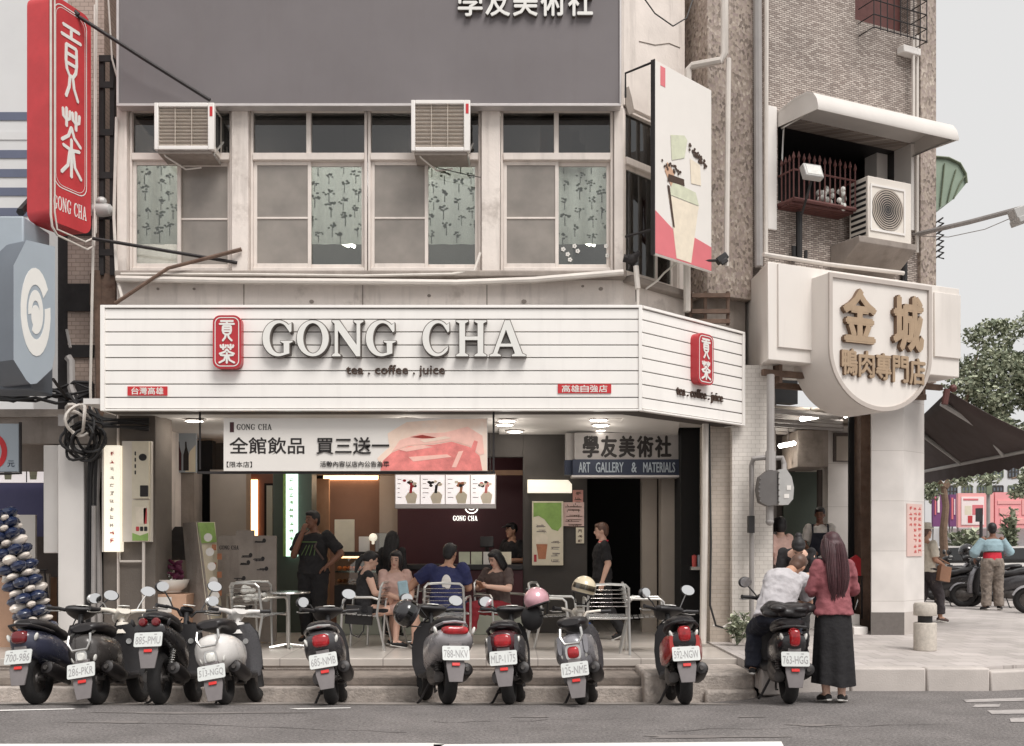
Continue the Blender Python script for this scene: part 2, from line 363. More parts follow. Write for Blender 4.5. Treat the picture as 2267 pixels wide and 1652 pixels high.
mat('asphalt', (118, 113, 111), .9, 0, .2, 1.5, (94, 89, 87), .56, bump=1, bs=60, grain=.5)
mat('gutter_concrete', (150, 142, 136), .9, 0, .25, 5, (96, 90, 84), .6, bump=.6, bs=40)
mat('kerb_rough', (176, 166, 158), .9, 0, .3, 9, (120, 112, 104), .62, bump=.8, bs=35)
mat('kerb_smooth', (186, 178, 172), .85, 0, .12, 2, (140, 130, 122), .62, bump=.2)
mat('kerb_dark', (128, 118, 110), .9, 0, .3, 6, (80, 74, 68), .58, bump=.4, bs=40)
tilemat('shop_tile', (192, 184, 176), (184, 176, 168), (150, 142, 136), .6, .6, .3, .008, axes='xy', bump=.1, offset=0)
tilemat('pavement', (188, 180, 176), (172, 165, 160), (150, 142, 138), .32, .32, .85, .006, axes='xy', bump=.4)
mat('road_paint_worn', (168, 162, 159), .85, 0, .15, 8, (122, 117, 115), .5)
mat('road_paint', (226, 222, 218), .8, 0, .1, 6, (140, 134, 130), .62)
mat('concrete_white', (224, 214, 206), .85, 0, .12, 1.6, (140, 126, 116), .575, streak=.45, bump=.15, bs=30)
mat('concrete_grey', (146, 136, 128), .9, 0, .2, 2, (98, 88, 80), .6, streak=.5, bump=.3, bs=30)
mat('concrete_dark', (88, 80, 76), .9, 0, .2, 2, bump=.2)
mat('pillar_cement', (104, 96, 89), .9, 0, .14, 2.5, (92, 84, 77), .62, bump=.25)
mat('window_frame', (218, 208, 200), .55, 0, .08, 4, (150, 134, 122), .66, streak=.3)
mat('grey_panel', (112, 106, 107), .7, 0, .06, .9, (122, 116, 116), .6, streak=.12)
mat('aluminium_trim', (196, 190, 188), .45, .3, .08, 5)
mat('white_paint', (228, 223, 218), .5, 0, .03, 2)
mat('sign_white', (240, 236, 231), .45, 0, .03, 1.2, (214, 205, 196), .66, streak=.09)
mat('sign_groove', (70, 62, 58), .8)
mat('letter_face', (226, 224, 219), .5, 0, .03, 3)
mat('letter_side', (98, 90, 84), .6)
mat('sign_red', (178, 36, 46), .4, 0, .06, 2, coat=.2)
mat('sign_red_faded', (190, 58, 62), .5, 0, .12, 3, (212, 150, 142), .7)
mat('label_red', (192, 40, 46), .6, 0, .05)
mat('ink', (34, 29, 28), .7)
mat('dark_brown_ink', (70, 52, 42), .7)
mat('gold', (172, 148, 122), .5, .2, .12, 6)
mat('gold_side', (112, 88, 68), .6)
mat('steel_dark', (44, 40, 40), .65, .2, .25, 8, (88, 60, 46), .66)
mat('rusty_steel', (104, 84, 72), .8, .1, .3, 8, (74, 46, 34), .55)
mat('pvc_white', (206, 198, 190), .5, 0, .1, 3, (150, 138, 126), .66)
mat('pvc_grey', (150, 145, 142), .5, 0, .1, 4)
mat('cable_black', (30, 28, 29), .6)
mat('cable_white', (205, 198, 190), .6, 0, .1, 6)
mat('ac_white', (222, 214, 204), .55, 0, .06, 3, (170, 158, 146), .68)
mat('ac_grille', (176, 164, 152), .6, 0, .12, 8)
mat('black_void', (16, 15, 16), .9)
for nm, c in (('curtain', (204, 206, 200)), ('curtain_print', (150, 155, 146))):   # thin cloth that lets the room light through
    m = mat(nm, c, .9); nt = m.node_tree; tl = nt.nodes.new('ShaderNodeBsdfTranslucent'); tl.inputs[0].default_value = lin(c); ms_ = nt.nodes.new('ShaderNodeMixShader'); ms_.inputs[0].default_value = .55
    nt.links.new(nt.nodes['Principled BSDF'].outputs[0], ms_.inputs[1]); nt.links.new(tl.outputs[0], ms_.inputs[2]); nt.links.new(ms_.outputs[0], nt.nodes['Material Output'].inputs[0])
mat('room_dark', (64, 62, 60), .9, 0, .1, 2)
mat('paper_white', (226, 221, 215), .7, 0, .02, 3)
mat('paper_pink', (206, 150, 140), .7, 0, .15, 4)
mat('poster_green', (138, 170, 92), .7, 0, .2, 6)
mat('poster_beige', (222, 212, 190), .7, 0, .06, 6)
mat('tea_brown', (176, 116, 84), .6, 0, .2, 10)
mat('tea_pink', (220, 120, 118), .6, 0, .2, 6)
mat('tea_green', (204, 206, 182), .6, 0, .12, 8)
mat('poster_pink', (214, 116, 122), .6, 0, .05, 3)
mat('milk', (228, 216, 196), .6, 0, .08, 8)
mat('navy', (38, 46, 66), .6, 0, .1, 4)
mat('wall_charcoal', (72, 68, 65), .85, 0, .1, 2, bump=.1)
mat('maroon_wall', (62, 20, 28), .55, 0, .1, 2)
mat('brown_wall', (124, 96, 82), .7, 0, .1, 2)
mat('copper_wall', (112, 72, 54), .55, 0, .2, 3)
mat('green_column', (70, 78, 70), .6, 0, .12, 2)
mat('ceiling_white', (206, 202, 198), .8, 0, .03, 1)
mat('beige_wall', (160, 150, 140), .8, 0, .06, 2)
mat('counter_pale', (186, 190, 176), .5, 0, .05, 2)
mat('lamp_glow', (255, 250, 240), .5, emit=14)
mat('warm_glow', (255, 196, 140), .5, emit=4)
mat('lightbox', (250, 244, 228), .5, emit=.55, ecol=(255, 244, 222))
mat('lightbox_green', (226, 250, 236), .5, emit=1.1, ecol=(214, 252, 232))
mat('menu_glow', (246, 240, 238), .5, emit=.45, ecol=(252, 244, 244))
mat('led_text', (250, 248, 240), .5, emit=1.5)
mat('ceramic', (232, 226, 218), .2, 0, .02, 3, coat=.4)
mat('wood_pink', (196, 158, 132), .6, 0, .1, 6)
mat('wood_beam', (150, 116, 90), .6, 0, .2, 4)
mat('chrome', (205, 203, 200), .22, .9, .06, 12)
mat('aluminium', (204, 202, 198), .3, .8, .05, 12)
tilemat('white_tile', (222, 215, 207), (214, 207, 199), (186, 177, 168), .11, .055, .35, .0028, bump=.25)
tilemat('beige_tile', (190, 178, 166), (180, 168, 156), (160, 148, 136), .11, .055, .4, .003, bump=.25)
tilemat('pink_tile', (188, 168, 156), (176, 156, 144), (138, 122, 112), .11, .055, .5, .004, bump=.25)
tilemat('pillar_tile', (218, 212, 207), (212, 206, 201), (186, 178, 172), 4, .72, .3, .004, bump=.15, offset=0)
tilemat('brown_brick', (196, 184, 174), (136, 121, 112), (104, 94, 89), .085, .027, .7, .005, mix=-.1, bump=.5)
mosaicmat('mosaic', [(84, 74, 67), (126, 113, 103), (168, 154, 141), (146, 130, 124), (196, 184, 170)], (30, 30, 24))
mat('white_band', (224, 217, 210), .55, 0, .03, 1.2, (190, 178, 168), .7, streak=.12)
mat('band_trim', (184, 174, 166), .5, 0, .06, 3)
mat('canopy_white', (214, 208, 202), .5, 0, .05, 2, (170, 158, 150), .68)
mat('canopy_under', (104, 96, 100), .8, 0, .1, 2)
mat('railing_red', (96, 58, 54), .6, .1, .2, 8)
mat('green_canopy', (140, 156, 138), .55, 0, .1, 3)
mat('foliage', (142, 148, 124), .8, 0, .35, 3)
mat('foliage_light', (182, 186, 162), .8, 0, .3, 3)
mat('foliage_dark', (106, 114, 94), .8, 0, .3, 3)
mat('bark', (124, 102, 86), .9, 0, .25, 10, bump=.5, bs=30)
mat('awning_brown', (72, 60, 58), .8, 0, .08, 2)
mat('stone_bollard', (186, 178, 168), .9, 0, .16, 26, bump=.3, bs=70)
mat('dark_granite', (104, 98, 94), .4, 0, .12, 20)
mat('notice_pink', (214, 184, 176), .6, 0, .04, 3)
mat('notice_red', (196, 84, 80), .7)
mat('stripe_navy', (96, 102, 122), .6, 0, .05)
mat('cladding_white', (210, 210, 210), .5, 0, .04, 1)
mat('bluegrey_panel', (158, 167, 175), .5, 0, .05, 1.5, coat=.1)
mat('bluegrey_dark', (104, 110, 118), .5, 0, .08, 1.5)
mat('balloon_blue', (26, 38, 68), .22, 0, .05, 5, coat=.5)
mat('balloon_white', (220, 210, 200), .3, 0, .05, 5, coat=.4)
mat('purple_cloth', (84, 84, 118), .8, 0, .06, 2)
mat('tyre', (30, 28, 28), .8, 0, .2, 20, bump=.2, bs=120, obj=True)
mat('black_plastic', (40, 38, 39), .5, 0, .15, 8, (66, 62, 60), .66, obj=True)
mat('grey_plastic', (116, 110, 110), .6, 0, .12, 6, obj=True)
mat('seat_vinyl', (38, 35, 36), .42, 0, .15, 9, obj=True)
mat('engine_metal', (92, 88, 86), .45, .6, .3, 14, (48, 44, 42), .52, obj=True)
mat('exhaust_black', (44, 41, 41), .45, .3, .2, 10, obj=True)
mat('tail_red', (150, 18, 26), .15, 0, .5, 16, coat=.7, emit=.03, ecol=(200, 20, 24), obj=True)
mat('tail_dark', (104, 18, 24), .15, 0, .2, 30, coat=.7, obj=True)
mat('reflector_red', (206, 48, 44), .3, 0, .1, 30, obj=True)
mat('amber', (206, 128, 66), .2, coat=.5)
mat('clear_lens', (214, 212, 206), .15, 0, .15, 30, coat=.6, obj=True)
mat('plate_white', (200, 202, 199), .5, 0, .05, 12, obj=True)
mat('plate_ink', (150, 148, 148), .7)
mat('mirror_glass', (225, 225, 225), .04, 1)
mat('dial', (214, 212, 206), .3)
for nm, c in dict(blueblack=(58, 60, 76), charcoal=(70, 66, 64), black=(34, 32, 34), cream=(222, 214, 202), gunmetal=(74, 72, 74), silver=(166, 162, 164), red=(166, 44, 38), darkred=(70, 26, 32), blue=(60, 84, 140), orange=(186, 92, 54), white=(214, 210, 206), greysilver=(140, 138, 142)).items():
    mat('paint_' + nm, c, .28, .25 if 'silver' in nm or nm in ('charcoal', 'gunmetal') else 0, .06, 5, (c[0] * .7 + 34, c[1] * .7 + 31, c[2] * .7 + 29), .6, coat=.45, obj=True)
for nm, c in dict(fair=(208, 168, 148), tan=(184, 140, 116), dark=(122, 84, 66)).items(): mat('skin_' + nm, c, .55, 0, .06, 8, obj=True)
mat('hair_black', (26, 22, 23), .5, 0, .5, 40, bump=.25, bs=160, obj=True)
mat('hair_wine', (66, 36, 40), .45, 0, .4, 40, bump=.25, bs=160, obj=True)
mat('hair_brown', (92, 66, 54), .5, 0, .25, 30, obj=True)
for nm, c in dict(rose=(140, 80, 85), black=(30, 28, 30), grey=(186, 182, 184), navy=(40, 44, 84), blush=(214, 178, 166), red=(122, 24, 34), teal=(146, 170, 178), cream=(214, 204, 188), darkblue=(36, 38, 50), white=(218, 212, 206), brown=(84, 70, 66), jeans=(52, 58, 92), scarlet=(196, 42, 60), green=(86, 106, 64)).items():
    mat('cloth_' + nm, c, .85, 0, .16, 5, bump=1.0, bs=9, obj=True)
mat('cloth_camo', (134, 122, 112), .85, 0, .15, 14, (70, 64, 60), .5, obj=True)
mat('cloth_print', (58, 52, 54), .85, 0, .2, 14, (160, 146, 136), .56, obj=True)
mat('leather_brown', (150, 110, 86), .6, 0, .1, 8)
mat('rubber_white', (218, 214, 208), .6)
mat('eye_dark', (30, 24, 22), .3)
mat('lip', (168, 96, 90), .5)
mat('helmet_black', (46, 44, 46), .2, 0, .1, 8, coat=.6)
mat('helmet_pink', (206, 158, 166), .25, .2, .08, 8, coat=.6)
mat('helmet_cream', (206, 192, 164), .3, 0, .08, 8, coat=.5)
mat('bread', (206, 128, 78), .6, 0, .2, 20)
mat('orchid', (92, 26, 58), .6, 0, .2, 20)
mat('meter_grey', (176, 174, 171), .5, .2, .1, 6)
mat('meter_dark', (104, 100, 98), .5, .2, .12, 6)
glassmat('glass', (222, 224, 221), .09)
glassmat('glass_dark', (120, 118, 116), .10)
glassmat('glass_frosted', (150, 142, 134), .10, .25, .62)
glassmat('glass_case', (236, 240, 236), .10)

# ================================================================== ground
Y0, Y1 = 9.95, 11.4
b = MB(); xs = [-80, -40, -20, -12] + [-10 + i * .5 for i in range(45)] + [14, 20, 40, 80]; ys = [-30, -10, 0, 6, 8, 9, 9.6, 9.9, 9.95, 10.1, 10.5, 10.9, 11.2, 11.4, 11.6, 14, 30, 60, 150, 400]
b.add([(x, y, GZ(x, y) if y <= 11.4 else GZ(x, 11.4)) for y in ys for x in xs], [(j * len(xs) + i, j * len(xs) + i + 1, (j + 1) * len(xs) + i + 1, (j + 1) * len(xs) + i) for j in range(len(ys) - 1) for i in range(len(xs) - 1)])
road = b.build('road', 'asphalt', W=False, kind='structure')
# asphalt edge lip and gutter patch
b = MB(); N = 60
for i in range(N):
    x0, x1 = -9 + i * .19, -9 + (i + 1) * .19 + .001
    def e(x): return 9.99 + .03 * math.sin(x * 2.3) + .02 * math.sin(x * 7.1)
    if x0 > 2.2: continue
    b.add([(x0, e(x0), GZ(x0, e(x0)) + .006), (x1, e(x1), GZ(x1, e(x1)) + .006), (x1, 11.41, GZ(x1, 11.41) + .006), (x0, 11.41, GZ(x0, 11.41) + .006)], [(0, 1, 2, 3)])
b.build('gutter', 'gutter_concrete', kind='structure', smooth=0)
# painted lines
def paint(pts, name='road_marking', z=.005):
    b = MB(); b.add([(x, y, GZ(x, y) + z) for x, y in pts], [tuple(range(len(pts)))]); return b.build(name, 'road_paint', kind='structure', smooth=0)
def rp(u, v): y = CZ * F / (v - CV); return (UX(u, y), y)
paint([rp(-60, 1574), rp(160, 1569.5), rp(168, 1570.5), rp(160, 1571.5), rp(-60, 1576.5)], 'road_line')
paint([rp(640, 1569.5), rp(775, 1567.5), rp(778, 1569), rp(660, 1571.5)], 'road_line')
paint([rp(-80, 1648.5), rp(960, 1646.5), rp(985, 1649), rp(960, 1662), rp(-80, 1664)], 'road_line')
paint([rp(960, 1649.5), rp(1730, 1643), rp(1740, 1664), rp(960, 1664)], 'road_line')
for q in ([(2132, 1550), (2330, 1544), (2330, 1551), (2140, 1556)], [(2185, 1574), (2330, 1570), (2330, 1581), (2196, 1582)], [(2235, 1591), (2330, 1588), (2330, 1600), (2238, 1600)], [(2160, 1561), (2215, 1560), (2212, 1566), (2152, 1567)]):
    paint([rp(*p) for p in q], 'crosswalk_stripe').data.materials[0] = M('road_paint_worn')
# darker patches on the worn asphalt
mat('asphalt_patch', (122, 116, 113), .9, 0, .2, 4, bump=.3, bs=90)
for (u, v, wd, h) in ((1180, 1588, 80, 1.5), (1660, 1588, 60, 1.2), (430, 1579, 420, 2), (1800, 1606, 110, 2.2), (1560, 1632, 300, 3), (250, 1600, 160, 2)):
    pts = []
    for i in range(18):
        a = 2 * math.pi * i / 18; k = 1 + .35 * math.sin(a * 3 + u) ; pts.append(rp(u + wd * .5 * math.cos(a) * k, v + h * math.sin(a) * k))
    paint(pts, 'asphalt_patch').data.materials[0] = M('asphalt_patch')

mat('road_crack', (84, 79, 77), .95, 0, .2, 9)
for k, (u0, v0, u1, v1) in enumerate(((300, 1600, 900, 1622), (960, 1600, 1400, 1592), (1480, 1618, 2100, 1604))):
    rr = random.Random(k); pts = []
    for i in range(15): f = i / 14; pts.append(Vector((*rp(u0 + (u1 - u0) * f, v0 + (v1 - v0) * f + rr.uniform(-2.2, 2.2)), 0)))
    b = MB()
    for a, c in zip(pts, pts[1:]):
        n_ = Vector((-(c - a).y, (c - a).x, 0)).normalized() * rr.uniform(.002, .007); b.add([(q.x, q.y, GZ(q.x, q.y) + .0035) for q in (a - n_, c - n_, c + n_, a + n_)], [(0, 1, 2, 3)])
    b.build('road_crack', 'road_crack', kind='structure', smooth=0)

# shop steps and floors
b = MB(); ze = UX(1426, 11.4)
def lip(y, z0, z1, m, x0=-9, x1=ze, y1=None):
    b.box(x0, x1, y, y1 or y + .7, z0, z1, m)
lip(11.4, -.3, -.03, 0, y1=12.6); lip(11.52, -.03, .07, 1, y1=12.6); lip(12.1, .07, .195, 0, y1=12.6)
b.build('shop_steps', ['kerb_rough', 'kerb_dark'], bevel=.015, kind='structure')
b = MB(); b.box(-12, 3.0, 12.08, 20, .12, .21); b.build('shop_floor', 'shop_tile', bevel=.008, kind='structure')
b = MB(); b.box(UX(1427, 11.2), 2.62, 11.2, 12.07, -.3, .15, 0); b.box(UX(1560, 11.15), 2.62, 11.08, 11.2, -.3, -.02, 0)
b.build('kerb', 'kerb_rough', bevel=.03, kind='structure')
# pavement on the right, with a kerb of long stones
b = MB(); b.prismz([(2.62, 11.05), (5.0, 11.05), (6.2, 11.5), (9, 12.6), (30, 13.2), (30, 30), (2.62, 30)], 0, .235); b.build('pavement', 'pavement', kind='structure', W=False)
b = MB(); kp = [(2.62, 10.9), (3.55, 10.9), (4.35, 10.9), (5.02, 10.9), (5.7, 11.1), (6.35, 11.4), (7.5, 11.9), (9.1, 12.5)]
for (x0, y0), (x1, y1) in zip(kp, kp[1:]):
    k = 1 if x0 < 4.9 else max(.35, 1 - (x0 - 4.6) * .35); g = .004
    b.prismz([(x0 + g, y0), (x1 - g, y1), (x1 - g, y1 + .17), (x0 + g, y0 + .17)], -.05, .24 * k)
b.build('kerb', 'kerb_smooth', bevel=.02, kind='structure')

# ================================================================== the shop building
F0 = Fr(0, 13.2, 0); FC = Fr(1.415, 13.2, 45)
def fx(u, d=0): return F0.L(u, 1203, d)[0]
def fz(v, d=0): return CZ - (v - CV) * (13.2 - d) / F
cb = thing('shop_building', 'weathered pale concrete shop building with a tea shop in its arcade', 'building', (-1.9, 13.2, 0))
zs, zt, zl = fz(604), fz(240), fz(345)
b = MB()
b.box(fx(262), 1.415, 13.2, 13.45, 3.25, zs)                                         # spandrel
for u0, u1 in ((262, 284), (515, 552), (1066, 1107)): b.box(fx(u0), fx(u1), 13.14, 13.45, zs, zt)
b.box(fx(262), 1.415, 13.2, 13.45, zt, 13)
b.box(fx(258), fx(262), 13.2, 20, 0, 13)                                              # party wall
b.build('front_wall', 'concrete_white', cb, bevel=.01)
b = MB(FC.M)
b.box(0, 1.33, 0, .25, 3.3, zs - .03); b.box(0, 1.33, 0, .25, zt + .05, 13); b.box(1.2, 1.33, 0, .25, zs - .03, zt + .05)
b.M = None; b.box(2.1, 2.35, 14.3, 20, 3.3, 13)
b.build('corner_wall', 'concrete_white', cb, bevel=.01)
# thin joints and a crumbling broken patch
b = MB(FC.M)
t0, z0 = FC.L(1390, 225, .012)
b.prism([(t0 - .05, z0 + .16), (t0 + .02, z0 + .2), (t0 + .08, z0 + .08), (t0 + .14, z0 - .1), (t0 + .02, z0 - .16), (t0 - .04, z0 - .05)], -.012, 0)
b.tube([(*FC.L(1415, 92, .004)[:1], -.004, FC.L(1415, 92)[1]), (FC.L(1450, 100)[0], -.004, FC.L(1450, 100)[1]), (FC.L(1480, 96)[0], -.004, FC.L(1480, 96)[1]), (FC.L(1505, 106)[0], -.004, FC.L(1505, 106)[1])], .006, 5)
b.M = None
for u in (540, 803, 1078): b.box(fx(u) - .006, fx(u) + .006, 13.194, 13.2, fz(676), fz(622))
for u, v, r in ((690, 668, .03), (430, 640, .02), (950, 655, .025), (1330, 640, .03), (1160, 668, .035), (1290, 634, .02), (350, 640, .02)): b.prism(ellipse(fx(u), fz(v), r, r * .8, 7), 13.19, 13.2)
split(b, 'worn_patch', 'concrete_grey', cb)
b = MB()
b.box(fx(264), 1.44, 13.02, 13.2, zs - .10, zs - .012, 0)
b.M = FC.M; b.box(-.02, 1.36, -.16, 0, zs - .14, zs - .05, 0)
b.build('ledge', 'concrete_grey', cb, bevel=.02)
# upstairs room seen through the glass
b = MB(); b.quad((-5, 16.2, 4.6), (2.2, 16.2, 4.6), (2.2, 16.2, 7.3), (-5, 16.2, 7.3)); b.quad((-5, 13.46, 7.2), (1.3, 13.46, 7.2), (2.2, 16.2, 7.2), (-5, 16.2, 7.2)); b.quad((-5, 13.46, 4.7), (1.3, 13.46, 4.7), (2.2, 16.2, 4.7), (-5, 16.2, 4.7))
b.quad((2.09, 14.3, 4.6), (2.09, 16.2, 4.6), (2.09, 16.2, 7.3), (2.09, 14.3, 7.3))
b.build('upper_room', 'room_dark', cb, smooth=0)
for x in (-3.6, -1.5, .6):  # point lights added behind the curtains to brighten the cloth
    ld = bpy.data.lights.new('curtain_backlight', 'POINT'); ld.energy = 115; ld.color = (1, 1, .97); ld.shadow_soft_size = .3; lo = bpy.data.objects.new('curtain_backlight', ld); COL.objects.link(lo); lo.location = (x, 14.9, 6.8)

def window(fr, u0, u1, um, frost, vt=240, vl=345, vb=600, label=None):
    """two-tier window: fixed lights above, two sliding sashes below; frost = which sash has a dusty fly screen"""
    x0, x1, xm = fr.L(u0, 1203)[0], fr.L(u1, 1203)[0], fr.L(um, 1203)[0]; z1, zm, z0 = fz(vt), fz(vl), fz(vb)
    b = MB(fr.M); q = .035
    b.box(x0, x0 + q, .02, .16, z0, z1); b.box(x1 - q, x1, .02, .16, z0, z1); b.box(x0 + q, x1 - q, .02, .16, z0, z0 + .05); b.box(x0 + q, x1 - q, .02, .16, z1 - .03, z1)
    b.box(x0 + q, x1 - q, .0, .16, zm - .05, zm + .04)
    b.box(xm - .03, xm + .03, .03, .15, zm + .04, z1 - .03)
    f = b.build('window', 'window_frame', cb, bevel=.006)
    for k, (a, c, y) in enumerate(((x0 + q, xm + .03, .05), (xm - .03, x1 - q, .095))):
        s = MB(fr.M); t = .045; zb, ze = z0 + .05, zm - .05
        s.box(a, a + t, y, y + .035, zb, ze); s.box(c - t, c, y, y + .035, zb, ze); s.box(a + t, c - t, y, y + .035, zb, zb + .06); s.box(a + t, c - t, y, y + .035, ze - .05, ze)
        if k == frost: s.box(a + t, c - t, y, y + .03, zb + (ze - zb) * .46, zb + (ze - zb) * .46 + .025)
        s.build('sash', 'window_frame', f, bevel=.004)
        g = MB(fr.M); g.box(a + t, c - t, y + .012, y + .018, zb + .06, ze - .05); g.build('screen' if k == frost else 'pane', 'glass_frosted' if k == frost else 'glass', f)
    for a, c in ((x0 + q, xm - .03), (xm + .03, x1 - q)):
        g = MB(fr.M); g.box(a, c, .08, .086, zm + .04, z1 - .03); g.build('pane', 'glass_dark', f)
    return f
window(F0, 285, 513, 392, 1); window(F0, 553, 812, 682, 0); window(F0, 814, 1065, 942, 0); window(F0, 1108, 1358, 1232, 0)
window(FC, 1384, 1506, 1460, -1, vt=236, vl=350, vb=612)
# corner post between front and angled window
b = MB(); b.box(fx(1359), 1.415, 13.16, 13.4, zs, zt); b.build('corner_post', 'concrete_white', cb, bevel=.01)

def tree_motif(b, x, z, s, y, rr):
    b.prism([(x - .006 * s, z), (x + .006 * s, z), (x + .005 * s, z + .1 * s), (x - .005 * s, z + .1 * s)], y - .002, y, 1)
    for k in range(9):
        a = rr.uniform(0, 6.28); q = rr.uniform(.01, .055) * s; cx, cz = x + q * math.cos(a) * 1.2, z + .125 * s + q * math.sin(a) * .8
        b.prism(ellipse(cx, cz, .017 * s, .012 * s, 6), y - .0025 - .0002 * k, y, 1)
def curtain(fr, u0, u1, label, vt=350, vb=541, d=-.3, n=11, seed=0):
    x0, x1 = fr.L(u0, 1203, d)[0], fr.L(u1, 1203, d)[0]; z1, z0 = fz(vt, d) + .06, fz(vb, d); rr = random.Random(seed)
    b = MB(fr.M); k = 40; y = -d
    wv = lambda x: y + .012 * math.sin(x * 26 + seed)
    b.add([(x0 + (x1 - x0) * i / k, wv(x0 + (x1 - x0) * i / k), z) for z in (z0, z1) for i in range(k + 1)], [(i, i + 1, k + 2 + i, k + 1 + i) for i in range(k)], 0)
    cols = max(3, int((x1 - x0) / .145))
    for i in range(cols):
        for j in range(5):
            tree_motif(b, x0 + (x1 - x0) * (i + .5 + rr.uniform(-.22, .22)) / cols, z0 + (z1 - z0) * (j + (.5 if i % 2 else 0) + rr.uniform(-.1, .1)) / 5.3, rr.uniform(.85, 1.25), y - .014, rr)
    o = b.build('curtain', ['curtain', 'curtain_print'], smooth=60)
    return tag(o, label, 'curtain', 'tree-print curtains upstairs')
curtain(F0, 286, 392, 'pale green tree-print curtain behind the dirty leftmost upstairs window', seed=1)
curtain(F0, 684, 806, 'pale green tree-print curtain with a white lamp reflection below, second upstairs window', seed=2)
curtain(F0, 944, 1062, 'pale green tree-print curtain under the right air conditioner', seed=3)
curtain(F0, 1234, 1352, 'pale green tree-print curtain above small flower stickers, window left of the corner', seed=4)
curtain(FC, 1386, 1506, 'pale green tree-print curtain in the angled corner window', seed=5)
# glowing tubes modelled as reflected lamp light, flower stickers and stored boxes in the room
for i, (u, v, l) in enumerate(((768, 544, 'bright white lamp reflection modelled low in the second upstairs window'), (1302, 541, 'bright white lamp reflection modelled low in the window left of the corner'))):
    p = P(u, v, 14.0); b = MB(); b.tube([p + Vector((-.09, 0, .05)), p + Vector((.03, 0, -.01))], .022, 8); b.tube([p + Vector((-.02, .06, .06)), p + Vector((.1, .06, .0))], .022, 8)
    q = MB(); q.tube([p + Vector((-.04, .03, .05)), p + Vector((-.04, .03, 2.3))], .006, 5)  # wire added to hang the glowing tubes
    q.build('wire', 'cable_black', tag(b.build('lamp_glint', 'lamp_glow'), l, 'lamp', 'modelled lamp reflections upstairs'))
b = MB()
for k, (u, v) in enumerate(((1247, 552), (1257, 563), (1272, 545), (1279, 556), (1342, 545), (1345, 566), (1262, 575))):
    c = P(u, v, 13.285)
    for j in range(5): b.prism(ellipse(c.x + .018 * math.cos(j * 1.257), c.z + .018 * math.sin(j * 1.257), .013, .013, 7), c.y - .002 - j * .0003, c.y)
for o in split(b, 'flower_sticker', 'rubber_white', gap=.001): tag(o, 'small white flower sticker on the glass of the window left of the corner', 'sticker', 'flower stickers')
b = MB(); p0, p1 = P(1196, 276, 13.9), P(1260, 338, 13.9); b.box(p0.x, p1.x, 13.9, 14.1, p1.z - .3, p0.z); tag(b.build('cardboard_box', 'wood_pink', bevel=.01), 'pinkish carton standing in the top light of the window left of the corner', 'box')
b = MB(); p0, p1 = P(1218, 288, 13.75), P(1282, 338, 13.75); b.box(p0.x, p1.x, 13.75, 13.85, p1.z - .3, p0.z)
tag(b.build('folder', 'paper_white', bevel=.005), 'white folders beside the pinkish carton upstairs', 'folder')
b = MB(); c = P(1280, 318, 13.6); b.prism([(c.x - .09, c.z - .12), (c.x + .07, c.z - .13), (c.x + .1, c.z - .05), (c.x + .02, c.z + .0), (c.x, c.z + .14), (c.x - .05, c.z + .12)], 13.56, 13.6)
tag(b.build('plastic_bag', 'clear_lens'), 'clear crumpled plastic bag in the top light upstairs', 'bag')

# ---------------- ground floor shell of the building
b = MB()
b.quad((-9, 13.46, 3.2), (2.6, 13.46, 3.2), (2.6, 18.5, 3.2), (-9, 18.5, 3.2)); b.box(fx(262), 1.45, 12.12, 13.46, 3.175, 3.24)
b.M = None; b.prismz([(1.45, 12.13), (2.95, 13.6), (2.95, 14.6), (1.45, 14.6)], 3.176, 3.24)
b.build('ceiling', 'ceiling_white', cb, smooth=0)
b = MB()
def wl(u0, u1, y, v0=None, v1=None, m=0, th=.1, z0=.2, z1=3.2):
    b.box(UX(u0, y), UX(u1, y), y, y + th, VZ(v1, y) if v1 else z0, VZ(v0, y) if v0 else z1, m)
b.box(UX(228, 13.25), UX(344, 13.25), 13.25, 13.9, .2, 3.2, 0)                      # left pillar of cement
b.build('pillar', 'pillar_cement', cb, bevel=.01)
b = MB(); wl(1158, 1300, 15.5, m=0, th=.5); b.box(UX(1158, 15.5), UX(1300, 15.5), 15.49, 15.5, .2, .2 + .01); wl(880, 1158, 15.5, None, 1012, 0, .15); wl(300, 500, 17.1, m=0); split(b, 'wall', 'wall_charcoal', cb, bevel=.006)
b = MB(); wl(880, 1180, 16.9, m=0); split(b, 'wall', 'maroon_wall', cb)
b = MB(); wl(690, 885, 17.25, 1060, None, 0); split(b, 'wall', 'brown_wall', cb)
b = MB(); wl(840, 884, 17.0, 1046, None, 0); wl(465, 545, 16.0, 1040, None, 0, .3); split(b, 'wall', 'beige_wall', cb)
b = MB(); wl(540, 604, 16.6, 1036, None, 0, .3); split(b, 'wall', 'copper_wall', cb)
b = MB(); wl(604, 690, 15.6, 1045, None, 0, .4); b.build('column', 'green_column', cb, bevel=.01)
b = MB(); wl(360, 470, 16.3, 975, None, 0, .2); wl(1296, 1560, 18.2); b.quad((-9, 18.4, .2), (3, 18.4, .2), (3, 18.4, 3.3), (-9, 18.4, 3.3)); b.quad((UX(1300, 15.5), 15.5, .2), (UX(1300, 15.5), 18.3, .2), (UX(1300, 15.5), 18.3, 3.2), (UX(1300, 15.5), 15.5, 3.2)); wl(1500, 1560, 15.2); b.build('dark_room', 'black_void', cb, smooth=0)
b = MB(); wl(362, 430, 15.7, 1045, None, 0, .4); split(b, 'wall', 'concrete_grey', cb)
b = MB(); wl(1421, 1455, 15.6, 1050, None, 0, .2); wl(1464, 1499, 15.3, 1050, None, 0, .3); split(b, 'doorway_post', 'beige_wall', cb, bevel=.01)
